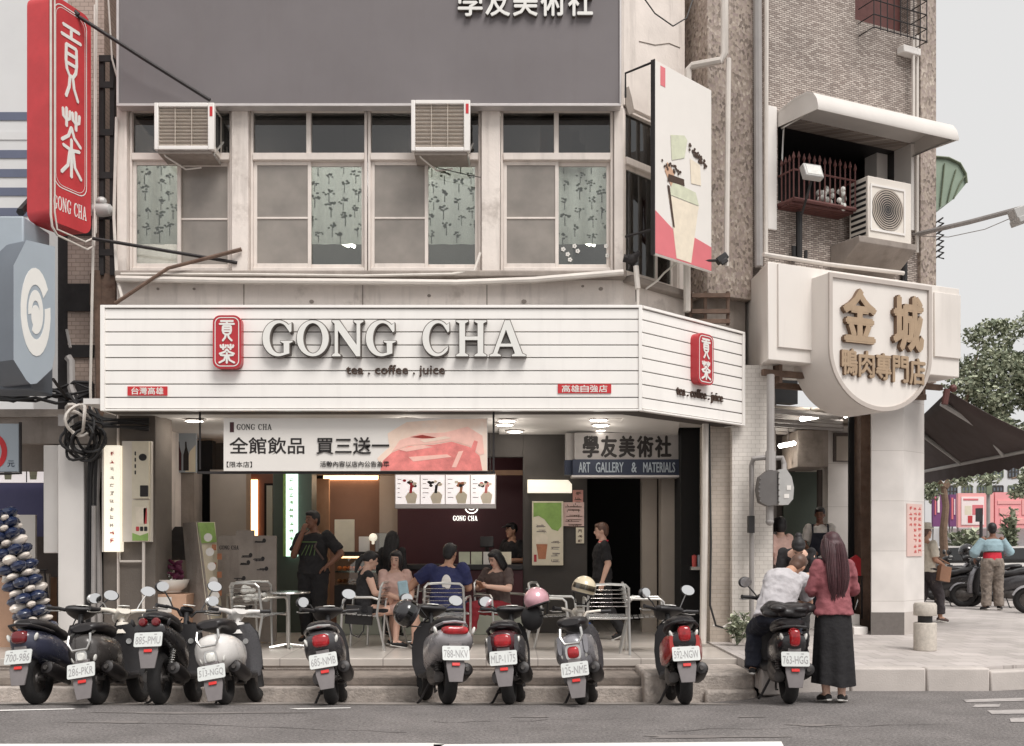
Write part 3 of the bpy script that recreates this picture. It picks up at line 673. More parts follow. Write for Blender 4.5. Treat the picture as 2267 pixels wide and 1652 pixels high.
b = MB(); wl(700, 728, 16.4, 1060, None, 0, .1); wl(604, 1160, 16.0, 1041, 1052, 0, .1); b.build('timber_frame', 'wood_beam', cb)
b = MB(); wl(716, 836, 17.2, 1044, 1062); b.build('cove_light', 'warm_glow', cb)
b = MB(); wl(551, 570, 16.57, 1062, 1188, 0, .02); b.build('niche_light', 'warm_glow', cb)
b = MB(); wl(590, 603, 16.57, 1075, 1200, 0, .02); b.build('niche', 'counter_pale', cb)
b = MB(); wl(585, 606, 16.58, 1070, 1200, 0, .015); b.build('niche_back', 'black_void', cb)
# soffit panel hanging lower on the right, its ragged edge curling
b = MB(); pts = [(1105, 925, 13.9), (1505, 930, 13.6), (1500, 964, 14.88), (1250, 962, 15.4), (1105, 962, 15.45)]
vs = [P(*p) for p in pts]; b.add(vs + [v + Vector((0, 0, .02)) for v in vs], [tuple(range(5))[::-1], tuple(range(5, 10))] + [(i, (i + 1) % 5, 5 + (i + 1) % 5, 5 + i) for i in range(5)])
b.build('soffit_panel', 'ceiling_white', cb)
# right white-tiled pillar
b = MB(); b.box(UX(1572, 13.85), UX(1621, 13.7), 13.85, 14.6, .2, 3.9); b.build('pillar', 'beige_tile', cb)
b = MB(); b.box(UX(1621, 13.7), UX(1711, 13.7), 13.7, 14.6, .2, 3.9); b.build('pillar', 'white_tile', cb)
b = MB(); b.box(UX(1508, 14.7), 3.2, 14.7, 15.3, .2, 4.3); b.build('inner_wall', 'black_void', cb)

# downlights: glowing discs set in the ceiling, each with its own light
dl = [(430, 929), (1117, 938), (1122, 929), (1325, 927), (1330, 939), (1336, 951), (1140, 953), (905, 925), (640, 940), (760, 950)]
lab = ['oval ceiling light above the bottle poster at the left', 'sparkling ceiling light right of the banner', 'thin ceiling light at the sign edge right of the banner', 'front one of three ceiling lights before the art shop sign', 'middle one of three ceiling lights before the art shop sign', 'rear one of three ceiling lights before the art shop sign', 'rear ceiling light right of the banner', 'ceiling light above the pink end of the banner', 'ceiling light hidden above the banner over the green column', 'ceiling light hidden above the banner over the display case']
for (u, v), l in zip(dl, lab):
    Y = (3.185 - CZ) * F / (CV - v); p = P(u, v, Y)
    t = thing('ceiling_light', l, 'ceiling light', (p.x, p.y, 3.14), 0, 'downlights in the arcade ceiling')
    b = MB(); b.lathe([(.105, 3.165), (.13, 3.16), (.13, 3.175)], (p.x, p.y, 0), n=20); b.build('trim_ring', 'white_paint', t)
    b = MB(); b.lathe([(.001, 3.158), (.1, 3.158), (.1, 3.168)], (p.x, p.y, 0), n=20); b.build('diffuser', 'lamp_glow', t)
    ld = bpy.data.lights.new('downlight', 'POINT'); ld.energy = 3.2; ld.shadow_soft_size = .08; ld.color = (1, .93, .84); lo = bpy.data.objects.new('downlight', ld); COL.objects.link(lo); lo.location = (p.x, p.y, 2.98)
# warm point lights added to brighten the arcade, cafe and duck shop interiors
for x, y, z, e, c in ((-2.6, 16.4, 2.55, 11, (1, .72, .5)), (-.9, 16.2, 2.6, 6, (1, .85, .8)), (-4.2, 15.5, 2.7, 3, (1, .95, .9)), (4.4, 17.4, 2.9, 24, (1, .9, .78))):
    ld = bpy.data.lights.new('interior_fill', 'POINT'); ld.energy = e; ld.color = c; ld.shadow_soft_size = .25; lo = bpy.data.objects.new('interior_fill', ld); COL.objects.link(lo); lo.location = (x, y, z)

# ================================================================== the brick-clad building on the right
FB = Fr(3.4, 14, 25); FD = Fr(3.276, 13.3, 25)
tb = thing('tiled_building', 'tall building clad in small brown brick tiles with a railed balcony', 'building', (3.4, 14, 0), R(25))
def T(u, v=1203, d=0): return FB.L(u, v, d)[0]
zo1, zo0 = 7.36, 6.2
tL, tR, tE = T(1722), T(2016), T(2031)
b = MB(FB.M)
b.box(0, tL, 0, .3, 3.9, 14); b.box(tR, tE, 0, .3, 3.9, 14); b.box(tL, tR, 0, .3, 3.9, zo0); b.box(tL, T(1893), 0, .3, zo1, 14)
b.box(T(1893), tR, 0, .3, zo1, 8.95); b.box(T(1893), tR, 0, .3, 10.4, 14)
b.build('brick_wall', 'brown_brick', tb)
b = MB(FB.M); tc0, tc1 = FB.L(1566, 300, -.25)[0], FB.L(1673, 300, -.25)[0]
b.box(tc0, tc1, .25, .9, 4.88, 14); b.build('mosaic_column', 'mosaic', tb, bevel=.01)
b = MB(FB.M); b.box(tE, T(2066), -.06, .6, 3.9, 14); b.build('mosaic_edge', 'mosaic', tb, bevel=.01)
b = MB(FB.M); b.box(tc0 + .06, -.01, .4, .9, 3.9, 4.88); b.box(tc1, 0, .1, .9, 4.88, 14); b.build('narrow_wall', 'concrete_grey', tb)
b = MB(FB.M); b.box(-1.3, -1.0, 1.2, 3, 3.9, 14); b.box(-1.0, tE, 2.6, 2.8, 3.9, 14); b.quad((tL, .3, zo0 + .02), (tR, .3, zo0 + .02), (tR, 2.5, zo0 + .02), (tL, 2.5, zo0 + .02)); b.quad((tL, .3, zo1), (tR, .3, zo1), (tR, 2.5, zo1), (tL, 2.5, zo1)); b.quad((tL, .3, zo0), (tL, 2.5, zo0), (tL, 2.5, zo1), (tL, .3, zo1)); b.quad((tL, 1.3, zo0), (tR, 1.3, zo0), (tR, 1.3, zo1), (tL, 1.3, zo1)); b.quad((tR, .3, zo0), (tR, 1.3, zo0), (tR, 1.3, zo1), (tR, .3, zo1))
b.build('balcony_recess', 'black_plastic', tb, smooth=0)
b = MB(FB.M); x0 = T(1700); b.box(x0 - .02, T(1717), -.03, .3, fz(465), 7.45); b.box(tR - .02, tR + .05, -.03, .3, zo0 - .1, zo1); b.box(T(1925, 350, -.6), T(1958, 350, -.6), .45, .7, zo0, zo1)
split(b, 'balcony_frame', 'white_paint', tb, bevel=.005)
# barred window at the top right
b = MB(FB.M); b.box(T(1893) + .005, tR - .005, .2, .26, 8.955, 10.4); b.build('window', 'railing_red', tb)
b = MB(FB.M)
for k in range(9): x = T(1900) + k * (tR - T(1900)) / 8; b.tube([(x, -.3, 8.7), (x, -.3, 10.3)], .008, 5)
for z in (8.72, 8.9, 9.1, 9.3, 9.6, 9.9): b.tube([(T(1900), -.01, z), (T(1900), -.3, z), (tR, -.3, z), (tR, -.01, z)], .009, 5)
b.build('window_grille', 'steel_dark', tb)
b = MB(FB.M); b.box(T(1985), tR + .06, -.14, 0, 8.6, 8.7); b.build('window_sill', 'white_paint', tb, bevel=.01)
# ground floor: duck shop interior
b = MB(); pA, pB, pC = P(1929, 1405, 14.9), P(2001, 1405, 14.9), P(2046, 1402, 15.35)
b.prismz([(pA.x, 14.9), (pB.x, 14.9), (pC.x, 15.35), (pC.x, 15.9), (UX(1927, 15.9), 15.9)], .56, 4.0); b.build('pillar', 'pillar_tile', tb)
b = MB(); b.prismz([(pA.x - .01, 14.89), (pB.x + .004, 14.89), (pB.x + .004, 14.95), (pB.x, 15.9), (UX(1926, 15.9), 15.9)], .2, .56); b.build('pillar_base', 'dark_granite', tb)
b = MB(); b.prismz([(pB.x + .004, 14.905), (pC.x + .01, 15.36), (pC.x + .01, 15.9), (pB.x + .004, 15.9)], .2, .56); b.build('pillar_base', 'kerb_smooth', tb)
b = MB(); wl(1700, 1760, 19.2, th=.2, z1=4); wl(1812, 1836, 18.0, 1040, None, 0); b.quad((UX(1711, 14.6), 14.6, .2), (4.9, 19.2, .2), (4.9, 19.2, 4), (UX(1711, 14.6), 14.6, 4)); b.build('inner_wall', 'concrete_dark', tb)
b = MB(); wl(1735, 1815, 18.6, 1045, None); b.build('inner_wall', 'green_column', tb)
b = MB(); b.quad((3.1, 14.7, 3.55), (5.7, 15.9, 3.55), (6.2, 19.5, 3.55), (3.1, 19.5, 3.55)); wl(1700, 1990, 19.4, None, None, 0, .1, .2, 4); b.build('inner_wall', 'beige_wall', tb, smooth=0)
b = MB(); wl(1833, 1908, 17.3, 945, None, th=.3); b.build('inner_wall', 'pillar_tile', tb)
b = MB(); wl(1906, 1927, 15.6, 905, None, th=.3); b.build('door_frame', 'rusty_steel', tb)
b = MB(); wl(1766, 1834, 17.0, 952, 1034, 0, 1.0); b.build('lintel', 'concrete_grey', tb, bevel=.01)
b = MB(); wl(1846, 1906, 17.26, 958, 1022); b.build('framed_panel', 'concrete_dark', tb); b = MB(); wl(1852, 1900, 17.25, 966, 1020, 0, .06); b.build('panel_face', 'beige_wall', tb)
b = MB(); wl(1880, 1905, 15.9, 905, None, th=.06); b.build('door_edge', 'black_void', tb)
b = MB()
for k in range(6): y = 14.75 + k * .55; b.tube([(UX(1700, y), y, 3.44), (UX(1900, y), y + .8, 3.44)], .045, 6)
b.build('ceiling_slat', 'pvc_grey', tb)
b = MB(); b.box(UX(1880, 15.2), pA.x - .012, 15.0, 17, .2, .34); b.box(UX(1880, 15.4), pA.x - .012, 15.35, 17, .34, .5); b.box(UX(1720, 16), UX(1880, 16), 16.0, 19, .2, .45); b.build('entrance_step', 'white_paint', tb, bevel=.01)
for u, v, y, l in ((1872, 919, 16.0, 'sparkling lamp under the shield sign in the duck shop'), (1755, 1017, 17.6, 'small sparkling lamp above the gas meter in the duck shop'), (1840, 882, 15.0, 'warm strip lamp on the slatted ceiling nearest the shield sign'), (1795, 925, 15.3, 'warm strip lamp on the slatted ceiling beside the pipe'), (1745, 985, 16.8, 'rearmost warm strip lamp on the slatted ceiling')):
    p = P(u, v, y); b = MB()
    if 'strip' in l: b.tube([p + Vector((-.14, 0, -.02)), p + Vector((.14, .14, .04))], .035, 8)
    else: b.ball(p, .045, 10)
    w_ = MB(); w_.tube([p + Vector((0, 0, .03)), p + Vector((0, 0, max(.1, 3.55 - p.z)))], .008, 5)
    o = tag(b.build('ceiling_lamp', 'lamp_glow'), l, 'lamp', 'lamps in the duck shop'); w_.build('wire', 'pvc_grey', o)

# ================================================================== left neighbours
nb = thing('narrow_building', 'grimy pink-tiled side wall left of the tea shop behind cables', 'building', (-5.5, 13.5, 0))
b = MB()
xa, xb = UX(150, 13.6), UX(224, 13.5)
b.box(xa, xb, 13.6, 14.2, 3.25, 13, 0)
b.build('tiled_wall', 'pink_tile', nb)
b = MB()
for v0, v1 in ((480, 522), (630, 690), (765, 792), (850, 880)): b.box(xa - .01, UX(206, 13.55), 13.56, 13.6, VZ(v1, 13.6), VZ(v0, 13.6))
b.box(UX(128, 13.7), xa, 13.7, 14.3, 3.2, 6.4)
b.build('dark_recess', 'steel_dark', nb)
b = MB(); b.box(UX(-80, 13.55), UX(226, 13.55), 13.55, 13.75, 2.85, 3.3); b.box(UX(-80, 14.4), UX(226, 14.4), 14.4, 14.5, 2.55, 3.2); b.build('shop_beam', 'concrete_grey', nb)
b = MB(); b.box(UX(128, 13.2), UX(186, 13.2), 13.2, 13.7, .2, VZ(985, 13.2)); b.box(UX(96, 13.45), UX(129, 13.45), 13.45, 13.9, VZ(1225, 13.4), VZ(985, 13.4)); b.build('pillar', 'white_paint', nb, bevel=.01)
b = MB(); b.box(UX(-150, 16.5), UX(160, 16.5), 16.5, 16.7, .2, 3.2); b.build('back_wall', 'concrete_dark', nb)
b = MB(); b.quad((-12, 13.7, 3.21), (-5.2, 13.7, 3.21), (-5.2, 17, 3.21), (-12, 17, 3.21)); b.build('ceiling', 'concrete_grey', nb, smooth=0)
b = MB(); b.box(UX(-60, 15), UX(100, 15), 14.95, 15.4, .2, 1.05); b.build('counter', 'wood_pink', nb, bevel=.01)
st = thing('striped_building', 'white clad building with navy horizontal stripes at the far left', 'building', (-9.5, 18, 0))
b = MB(); b.box(UX(-400, 18), UX(74, 18), 18, 24, 0, 14); split(b, 'wall', 'cladding_white', st)
for i, v in enumerate((258, 301, 342, 384, 425, 470, 512)):
    b = MB(); b.box(UX(-400, 18), UX(74, 18) + .004, 17.985, 18.0, VZ(v + 9, 18), VZ(v - 9, 18)); b.build('stripe', 'stripe_navy' if i != 1 else 'cladding_white', st)

# ================================================================== signs on the shop building
FS = Fr(1.5, 12.1, 45)
xl = UX(223, 12.1); SL = 2.191
sg = thing('shop_sign', 'long white plank sign reading GONG CHA tea coffee juice that wraps the corner', 'shop sign', (-1.7, 12.1, 3.17))
zb, ztp = VZ(910, 12.1), VZ(676, 12.1); gv = [683, 707, 735, 764, 792, 821, 850.5, 880, 905]; gz = [VZ(v, 12.1) for v in gv]
b = MB(); b.prismz([(xl + .01, 12.13), (1.5, 12.13), (3.03, 13.63), (2.78, 13.9), (1.33, 12.52), (xl + .01, 12.52)], zb + .01, ztp - .01); b.build('backing', 'sign_groove', sg)
b = MB()
for z1, z0 in zip(gz, gz[1:]): b.box(xl + .05, 1.476, 12.1, 12.128, z0 + .006, z1 - .006)
b.M = FS.M
for z1, z0 in zip(gz, gz[1:]): b.box(.03, SL - .05, .0, .028, z0 + .006, z1 - .006)
b.build('plank_panel', 'sign_white', sg, bevel=.003)
b = MB()
b.box(xl, xl + .05, 12.08, 12.15, zb, ztp); b.box(1.474, 1.514, 12.08, 12.13, zb, ztp); b.box(xl + .05, 1.474, 12.08, 12.15, gz[0] + .004, ztp); b.box(xl + .05, 1.474, 12.08, 12.15, zb, gz[-1] - .004)
b.box(xl, xl + .012, 12.15, 12.54, zb, ztp); b.box(xl + .012, 1.33, 12.15, 12.54, ztp - .012, ztp)
b.M = FS.M; b.box(.03, SL, -.02, .05, gz[0] + .004, ztp); b.box(.03, SL, -.02, .05, zb, gz[-1] - .004); b.box(SL - .05, SL, -.02, .05, gz[-1] - .004, gz[0] + .004); b.box(.03, SL, .05, .5, ztp - .012, ztp - .001); b.box(SL - .012, SL, .05, .5, zb, ztp - .012)
b.build('frame', 'sign_white', sg, bevel=.004)
def badge(fr, u0, u1, v0, v1, d, th, wk=.012, parent=sg, name='badge'):
    x0, z1 = fr.L(u0, v0, d + th); x1, z0 = fr.L(u1, v1, d + th); z0 = fr.L(u0, v1, d + th)[1]; y = -(d + th)
    b = MB(fr.M); r = (x1 - x0) * .26
    b.prism(rrect(x0, x1, z0, z1, r), y, y + th, 0)
    o = b.build(name, 'sign_red', parent, bevel=.008)
    b = MB(fr.M); q = (x1 - x0) * .07; pts = rrect(x0 + q, x1 - q, z0 + q, z1 - q, r * .8); n = len(pts); w_ = (x1 - x0) * .03; inn = rrect(x0 + q + w_, x1 - q - w_, z0 + q + w_, z1 - q - w_, r * .7)
    for i in range(n): j = (i + 1) % n; b.add([(pts[i][0], y - .004, pts[i][1]), (pts[j][0], y - .004, pts[j][1]), (inn[j][0], y - .004, inn[j][1]), (inn[i][0], y - .004, inn[i][1])], [(0, 1, 2, 3)])
    m = (x1 - x0); h = z1 - z0
    seal(b, GONG, x0 + m * .24, x1 - m * .24, z0 + h * .52, z1 - h * .10, y, m * .07); seal(b, CHA, x0 + m * .22, x1 - m * .22, z0 + h * .10, z0 + h * .45, y, m * .07)
    b.build('lettering', 'letter_face', o, smooth=0)
    return o
badge(F0.__class__(0, 12.1, 0), 471, 534, 698, 816, 0, .11)
badge(FS, 1545, 1580, 735, 848, 0, .11)
S0 = Fr(0, 12.1, 0)
for ch, u0, u1 in (('G', 581, 648), ('O', 657, 728), ('N', 735, 806), ('G', 810, 876), ('C', 935, 996), ('H', 1010, 1077), ('A', 1084, 1164)):
    d = .10; x0, z1 = S0.L(u0, 709, d); x1, z0 = S0.L(u1, 789, d); polys, wd = glyph(ch)
    b = MB()
    for p in polys: b.prism([(x0 + a * (x1 - x0) / wd, z0 + c * (z1 - z0)) for a, c in p], 12.1 - d, 12.099, 0, 1)
    L_ = b.build('letter', ['letter_face', 'letter_side'], sg)
    b = MB(); cx, cz = (x0 + x1) / 2, (z0 + z1) / 2
    for p in polys:   # dark metal edge just larger than the face, set behind it
        P2 = [(x0 + a * (x1 - x0) / wd, z0 + c * (z1 - z0)) for a, c in p]; n = len(P2)
        ar = sum(P2[i][0] * P2[(i + 1) % n][1] - P2[(i + 1) % n][0] * P2[i][1] for i in range(n)); out = []
        for i in range(n):
            a, c, e = Vector(P2[i - 1]), Vector(P2[i]), Vector(P2[(i + 1) % n]); t1 = (c - a); t2 = (e - c)
            t1 = t1.normalized() if t1.length > 1e-6 else t2.normalized(); t2 = t2.normalized() if t2.length > 1e-6 else t1
            q = (Vector((t1.y, -t1.x)) + Vector((t2.y, -t2.x))); q = q.normalized() if q.length > .3 else Vector((t1.y, -t1.x)); out.append(tuple(c + q * (.011 if ar > 0 else -.011)))
        b.prism(out, 12.1 - d + .012, 12.0985)
    b.build('letter_edge', 'letter_side', L_, smooth=0)
b = MB(); x0, z1 = S0.L(766, 808, .02); x1, z0 = S0.L(985, 835, .02); text(b, 'tea . coffee . juice', x0, x1, z0, z1, 12.097, .02, bold=.01); b.build('lettering', 'dark_brown_ink', sg)
b = MB(FS.M); x0, z1 = FS.L(1499, 851, .02); x1, z0 = FS.L(1601, 884, .02); z0 = FS.L(1499, 880, .02)[1]; text(b, 'tea . coffee . juice', x0, x1, z0, z1 - .01, -.003, .02, bold=.01); b.build('lettering', 'dark_brown_ink', sg)
for s, u0, u1, v0, v1 in (('台灣高雄', 283, 371, 856, 876), ('高雄自強店', 1235, 1353, 851, 871)):
    x0, z1 = S0.L(u0, v0); x1, z0 = S0.L(u1, v1); b = MB(); b.box(x0, x1, 12.088, 12.099, z0, z1); o = b.build('red_label', 'label_red', sg)
    b = MB(); n = len(s)
    for i, c in enumerate(s):
        wd = (x1 - x0 - .08) / n; text(b, c, x0 + .04 + i * wd + wd * .06, x0 + .04 + (i + 1) * wd - wd * .06, z0 + .012, z1 - .012, 12.088, .003, bold=.02)
    b.build('lettering', 'paper_white', o, smooth=0)

# big grey signboard above the windows
gs = thing('signboard', 'huge grey signboard with raised white characters over the upstairs windows', 'shop sign', (-1.5, 13.0, 6.9))
G0 = Fr(0, 13.0, 0); x0, zb_ = G0.L(264, 230); x1 = G0.L(1371, 222)[0]
b = MB(); b.box(x0, x1, 13.0, 13.135, zb_, 9.6); b.build('panel', 'grey_panel', gs)
b = MB(); b.box(x0 - .03, x1 + .02, 12.98, 13.138, zb_ - .035, zb_ - .001); b.box(x0 - .03, x0 - .001, 12.98, 13.138, zb_ - .001, 9.6); b.box(x1 + .001, x1 + .025, 12.98, 13.138, zb_ - .001, 9.6); b.build('trim', 'aluminium_trim', gs, bevel=.004)
b = MB(); X0, X1 = G0.L(1013, 0)[0], G0.L(1317, 0)[0]; zc0, zc1 = G0.L(0, 40)[1], G0.L(0, -26)[1]
for i, c in enumerate('學友美術社'):
    wd = (X1 - X0) / 5; text(b, c, X0 + i * wd + .012, X0 + (i + 1) * wd - .035, zc0, zc1, 13.0, .06, bold=.018, m=0, ms=1)
b.build('lettering', ['letter_face', 'letter_side'], gs)

# window air conditioners
def window_ac(u0, u1, v0, v1, Y, label):   # a shallow case: most of it is inside the room
    t = thing('air_conditioner', label, 'air conditioner', (UX((u0 + u1) / 2, Y), Y, VZ(v1, Y)), 0, 'window air conditioners')
    x0, x1, z0, z1 = UX(u0, Y), UX(u1, Y), VZ(v1, Y), VZ(v0, Y); q = .05
    b = MB(); b.box(x0 + .02, x1 - .02, Y + .06, 13.35, z0 + .01, z1 - .01); b.build('body', 'ac_white', t, bevel=.008)
    b = MB(); b.box(x0, x0 + q, Y, Y + .07, z0, z1); b.box(x1 - q * 1.6, x1, Y, Y + .07, z0, z1); b.box(x0 + q, x1 - q * 1.6, Y, Y + .07, z0, z0 + q); b.box(x0 + q, x1 - q * 1.6, Y, Y + .07, z1 - q, z1); b.build('front_frame', 'white_paint', t, bevel=.008)
    b = MB(); n = 11
    for i in range(n): z = z0 + q + (z1 - z0 - 2 * q) * (i + .5) / n; b.obox(((x0 + x1) / 2 - .02, Y + .045, z), (x1 - x0 - 2.7 * q, .03, .018), Matrix.Rotation(R(30), 3, 'X'))
    for i in (1, 2): x = x0 + q + (x1 - x0 - 2.6 * q) * i / 3; b.box(x - .006, x + .006, Y + .02, Y + .03, z0 + q, z1 - q)
    b.build('grille', 'ac_grille', t)
    b = MB()
    for i in range(4): y = Y + .09 + i * .065; b.box(x1 - .021, x1 - .012, y, y + .035, z0 + .08, z1 - .06)
    b.build('side_vent', 'black_void', t)
    b = MB(); b.box(x0 + .04, x1 - .04, Y + .03, 13.3, z0 - .04, z0 + .008); b.build('tray', 'concrete_grey', t)
    b = MB(); b.tube([(x1 - .04, Y + .1, z0 - .03), (x1 + .02, 13.2, z0 + .22)], .012, 6); b.tube([(x1 - .03, Y + .12, z0 - .03), (x1 - .02, 13.2, z0 - .05)], .014, 6); b.build('bracket', 'aluminium', t)
    b = MB(); b.tube([(x0 + .08, Y + .05, z0), (x0 + .12, Y + .08, z0 - .06), (x0 + .3, Y + .3, z0 - .14), (x0 + .5, 13.15, z0 - .12)], .011, 6); b.build('drain_hose', 'cable_white', t)
    b = MB(); b.box(x1 - .055, x1 - .02, Y - .004, Y, z1 - .17, z1 - .05); b.build('red_sticker', 'label_red', t)
window_ac(341, 474, 227, 331, 12.86, 'left window air conditioner in a white case beneath the grey signboard')
window_ac(910, 1041, 221, 334, 12.86, 'right window air conditioner in a white case, middle of the upstairs windows')

# tall red double-sided sign at the left
FR = Fr(-5.506, 12.35, 70.5)
rs = thing('vertical_sign', 'tall red rounded box sign with white seal characters reading GONG CHA', 'shop sign', (-5.5, 12.5, 5.4))
zt_, zb_ = 8.12, 5.40; tw = .70
b = MB(FR.M); b.prism(rrect(0, tw, zb_, zt_, .13), 0, .33); b.build('box', 'sign_red_faded', rs, bevel=.01)
b = MB(FR.M)
def fl(u, v): return FR.L(u, v, 0)
for k, (q, w_) in enumerate(((.075, .012), (.105, .007))):
    A = rrect(.0 + q, tw - q, 5.83 + q - .07, zt_ - q + .01, .13); n = len(A); B = rrect(q + w_, tw - q - w_, 5.83 + q + w_ - .07, zt_ - q - w_ + .01, .12)
    for i in range(n): j = (i + 1) % n; b.add([(A[i][0], -.004, A[i][1]), (A[j][0], -.004, A[j][1]), (B[j][0], -.004, B[j][1]), (B[i][0], -.004, B[i][1])], [(0, 1, 2, 3)])
seal(b, GONG, .2, .52, 6.98, 7.86, 0, .042); seal(b, CHA, .19, .53, 6.02, 6.84, 0, .042)
serif(b, 'GONG CHA', .07, 5.56, .17, 0, .004, total=.56)
b.build('lettering', 'letter_face', rs, smooth=0)
b = MB(FR.M)
b.tube([(.0, -.03, 8.3), (.0, -.03, 5.45), (.02, -.03, 5.32), (.1, -.03, 5.24), (.6, -.03, 5.2), (.72, -.03, 5.28), (.74, -.03, 5.6)], .014, 6); b.tube([(.04, -.05, 8.3), (.04, -.05, 5.5), (.08, -.05, 5.3), (.55, -.05, 5.28), (.68, -.05, 5.36)], .011, 6); b.tube([(.73, -.03, 8.3), (.73, -.03, 5.5)], .012, 6); b.tube([(.77, -.02, 8.3), (.77, -.02, 5.45)], .009, 6)
b.build('neon_tube', 'cable_white', rs)
b = MB(); b.tube([P(168, 33, 12.8), P(318, 130, 12.8), P(465, 222, 12.9)], .024, 6); b.tube([P(163, 28, 12.78), P(172, 36, 12.8)], .05, 8); tag(b.build('steel_strut', 'steel_dark'), 'long dark steel strut slanting from the red sign across the grey signboard', 'strut')
b = MB(); b.tube([P(205, 528, 12.95), P(525, 582, 13.13)], .022, 6); tag(b.build('steel_strut', 'steel_dark'), 'dark steel strut running from the red sign bottom to the pillar', 'strut')
b = MB(); b.tube([P(255, 672, 12.9), P(372, 594, 12.95), P(535, 552, 13.1)], [.024, .022, .026], 6); tag(b.build('steel_strut', 'rusty_steel'), 'bent rusty steel strut rising from the plank sign past the leftmost window', 'strut')
b = MB()
for u, v0, v1 in ((226, 130, 610), (250, 130, 610)): b.box(UX(u, 13.3) - .03, UX(u, 13.3) + .03, 13.27, 13.33, VZ(v1, 13.3), VZ(v0, 13.3))
for v in (132, 190, 295, 390, 480, 560): b.box(UX(222, 13.3), UX(254, 13.3), 13.25, 13.27, VZ(v + 8, 13.3), VZ(v - 6, 13.3))
tag(b.build('steel_rack', 'steel_dark'), 'dark upright angle-iron rack on the wall edge beside the red sign', 'rack')
b = MB(); b.tube([P(214, 600, 13.28), P(222, 930, 13.28)], .05, 6); b.box(UX(206, 13.4), UX(262, 13.4), 13.3, 13.5, VZ(680, 13.4), VZ(610, 13.4)); tag(b.build('steel_post', 'rusty_steel'), 'rusty brown steel post behind the left end of the plank sign', 'post')
b = MB(); c = P(226, 465, 13.1); b.lathe([(.08, -.1), (.09, 0), (.075, .1), (.03, .14)], c, 'x', 12); b.ball(c + Vector((0, -.02, .1)), (.07, .06, .06), 8); b.tube([c + Vector((0, .1, 0)), c + Vector((.02, .25, .02))], .03, 6)
tag(b.build('electric_meter', 'meter_grey'), 'small grey round meter bolted beside the red sign bottom', 'meter')

# angled drinks poster on the corner
FP = Fr(UX(1450, 12.6), 12.6, 45); pw = FP.L(1575, 1203)[0]
pz0, pz1 = VZ(562, 12.6), VZ(133, 12.6)
ps = thing('poster_sign', 'tilted white drinks poster with tea cups and a pink foot at the corner window', 'poster', (2.1, 13.0, 5.1))
b = MB(FP.M); b.box(0, pw, 0, .05, pz0, pz1); b.build('panel', 'paper_white', ps, bevel=.004)
b = MB(FP.M); b.box(-.012, -.001, -.004, .055, pz0 - .01, pz1 + .01); b.tube([(-.008, .05, pz1 - .02), (-.008, .45, pz1 - .02), (-.008, .45, pz1 - .32)], .014, 6); b.tube([(-.008, .05, pz0 + .3), (-.008, .45, pz0 + .3)], .014, 6); b.build('frame', 'steel_dark', ps)
b = MB(FP.M); H = pz1 - pz0
def q_(a, c): return (a * pw, pz0 + c * H)
b.prism([q_(0.005, .005), q_(.995, .005), q_(.995, .135), q_(.70, .155), q_(.55, .16), q_(.5, .05), q_(.36, .06), q_(.3, .16), q_(.005, .225)], -.004, 0); b.prism([q_(.09, .885), q_(.17, .885), q_(.17, .985), q_(.09, .985)], -.004, 0)
split(b, 'pink_print', 'poster_pink', ps)
b = MB(FP.M); b.prism([q_(.36, .012), q_(.62, .012), q_(.74, .30), q_(.76, .33), q_(.22, .33), q_(.26, .27)], -.007, -.0045, 1); b.prism([q_(.22, .335), q_(.76, .335), q_(.7, .40), q_(.3, .41)], -.0072, -.0045, 2)
b.prism([q_(.28, .52), q_(.5, .56), q_(.55, .66), q_(.5, .68), q_(.26, .65)], -.0068, -.0045, 3); b.prism([q_(.62, .44), q_(.8, .45), q_(.78, .56), q_(.6, .57)], -.0066, -.0045, 1)
b.prism([q_(.16, .45), q_(.3, .36), q_(.32, .46), q_(.2, .5)], -.0064, -.0045, 4)
b.build('cup_print', ['milk', 'milk', 'tea_green', 'tea_green', 'wood_pink'], ps)
b = MB(FP.M); rr = random.Random(3)
for c0, c1, k in ((.27, .48, 22), (.74, .60, 46)):
    for i in range(k):
        a = rr.uniform(-.16, .16); d = rr.uniform(-.02, .02); b.prism(ellipse(*q_(c0 + a, c1 + d - (a * .22 if c0 > .5 else a * .02)), .018, .016, 7), -.0105 - i * .0001, -.0075)
b.prism([q_(.2, .40), q_(.5, .41), q_(.49, .445), q_(.22, .44)], -.0082, -.0078); b.prism([q_(.2, .38), q_(.3, .17), q_(.33, .17), q_(.24, .38)], -.008, -.0076)
split(b, 'pearl_print', 'dark_brown_ink', ps, gap=.04)

# the hanging banner below the sign
bn = thing('banner', 'white promotion banner with black characters and a pink ice drink picture', 'banner', (UX(787, 12.24), 12.24, VZ(1043, 12.24)))
B0 = Fr(0, 12.24, 0); bx0, bz1 = B0.L(495, 926); bx1, bz0 = B0.L(1079, 1043)
b = MB(); n = 24; sheet = lambda x, z: 12.24 + .008 * math.sin(x * 5) * (z - bz0) / (bz1 - bz0)
b.box(bx0, bx1, 12.24, 12.25, bz0, bz1); b.build('sheet', 'paper_white', bn)
def bq(u, v): return B0.L(u, v)
b = MB(); text(b, '全館飲品', *[B0.L(508, 0)[0], B0.L(674, 0)[0]], bq(0, 1006)[1], bq(0, 968)[1], 12.239, .003, bold=.012); text(b, '買三送一', B0.L(700, 0)[0], B0.L(862, 0)[0], bq(0, 1006)[1], bq(0, 968)[1], 12.2305, .003, bold=.012)
text(b, '【限本店】', B0.L(502, 0)[0], B0.L(558, 0)[0], bq(0, 1035)[1], bq(0, 1022)[1], 12.239, .003); text(b, '活動內容以店內公告為準', B0.L(709, 0)[0], B0.L(862, 0)[0], bq(0, 1034)[1], bq(0, 1021)[1], 12.2305, .003, bold=.01)
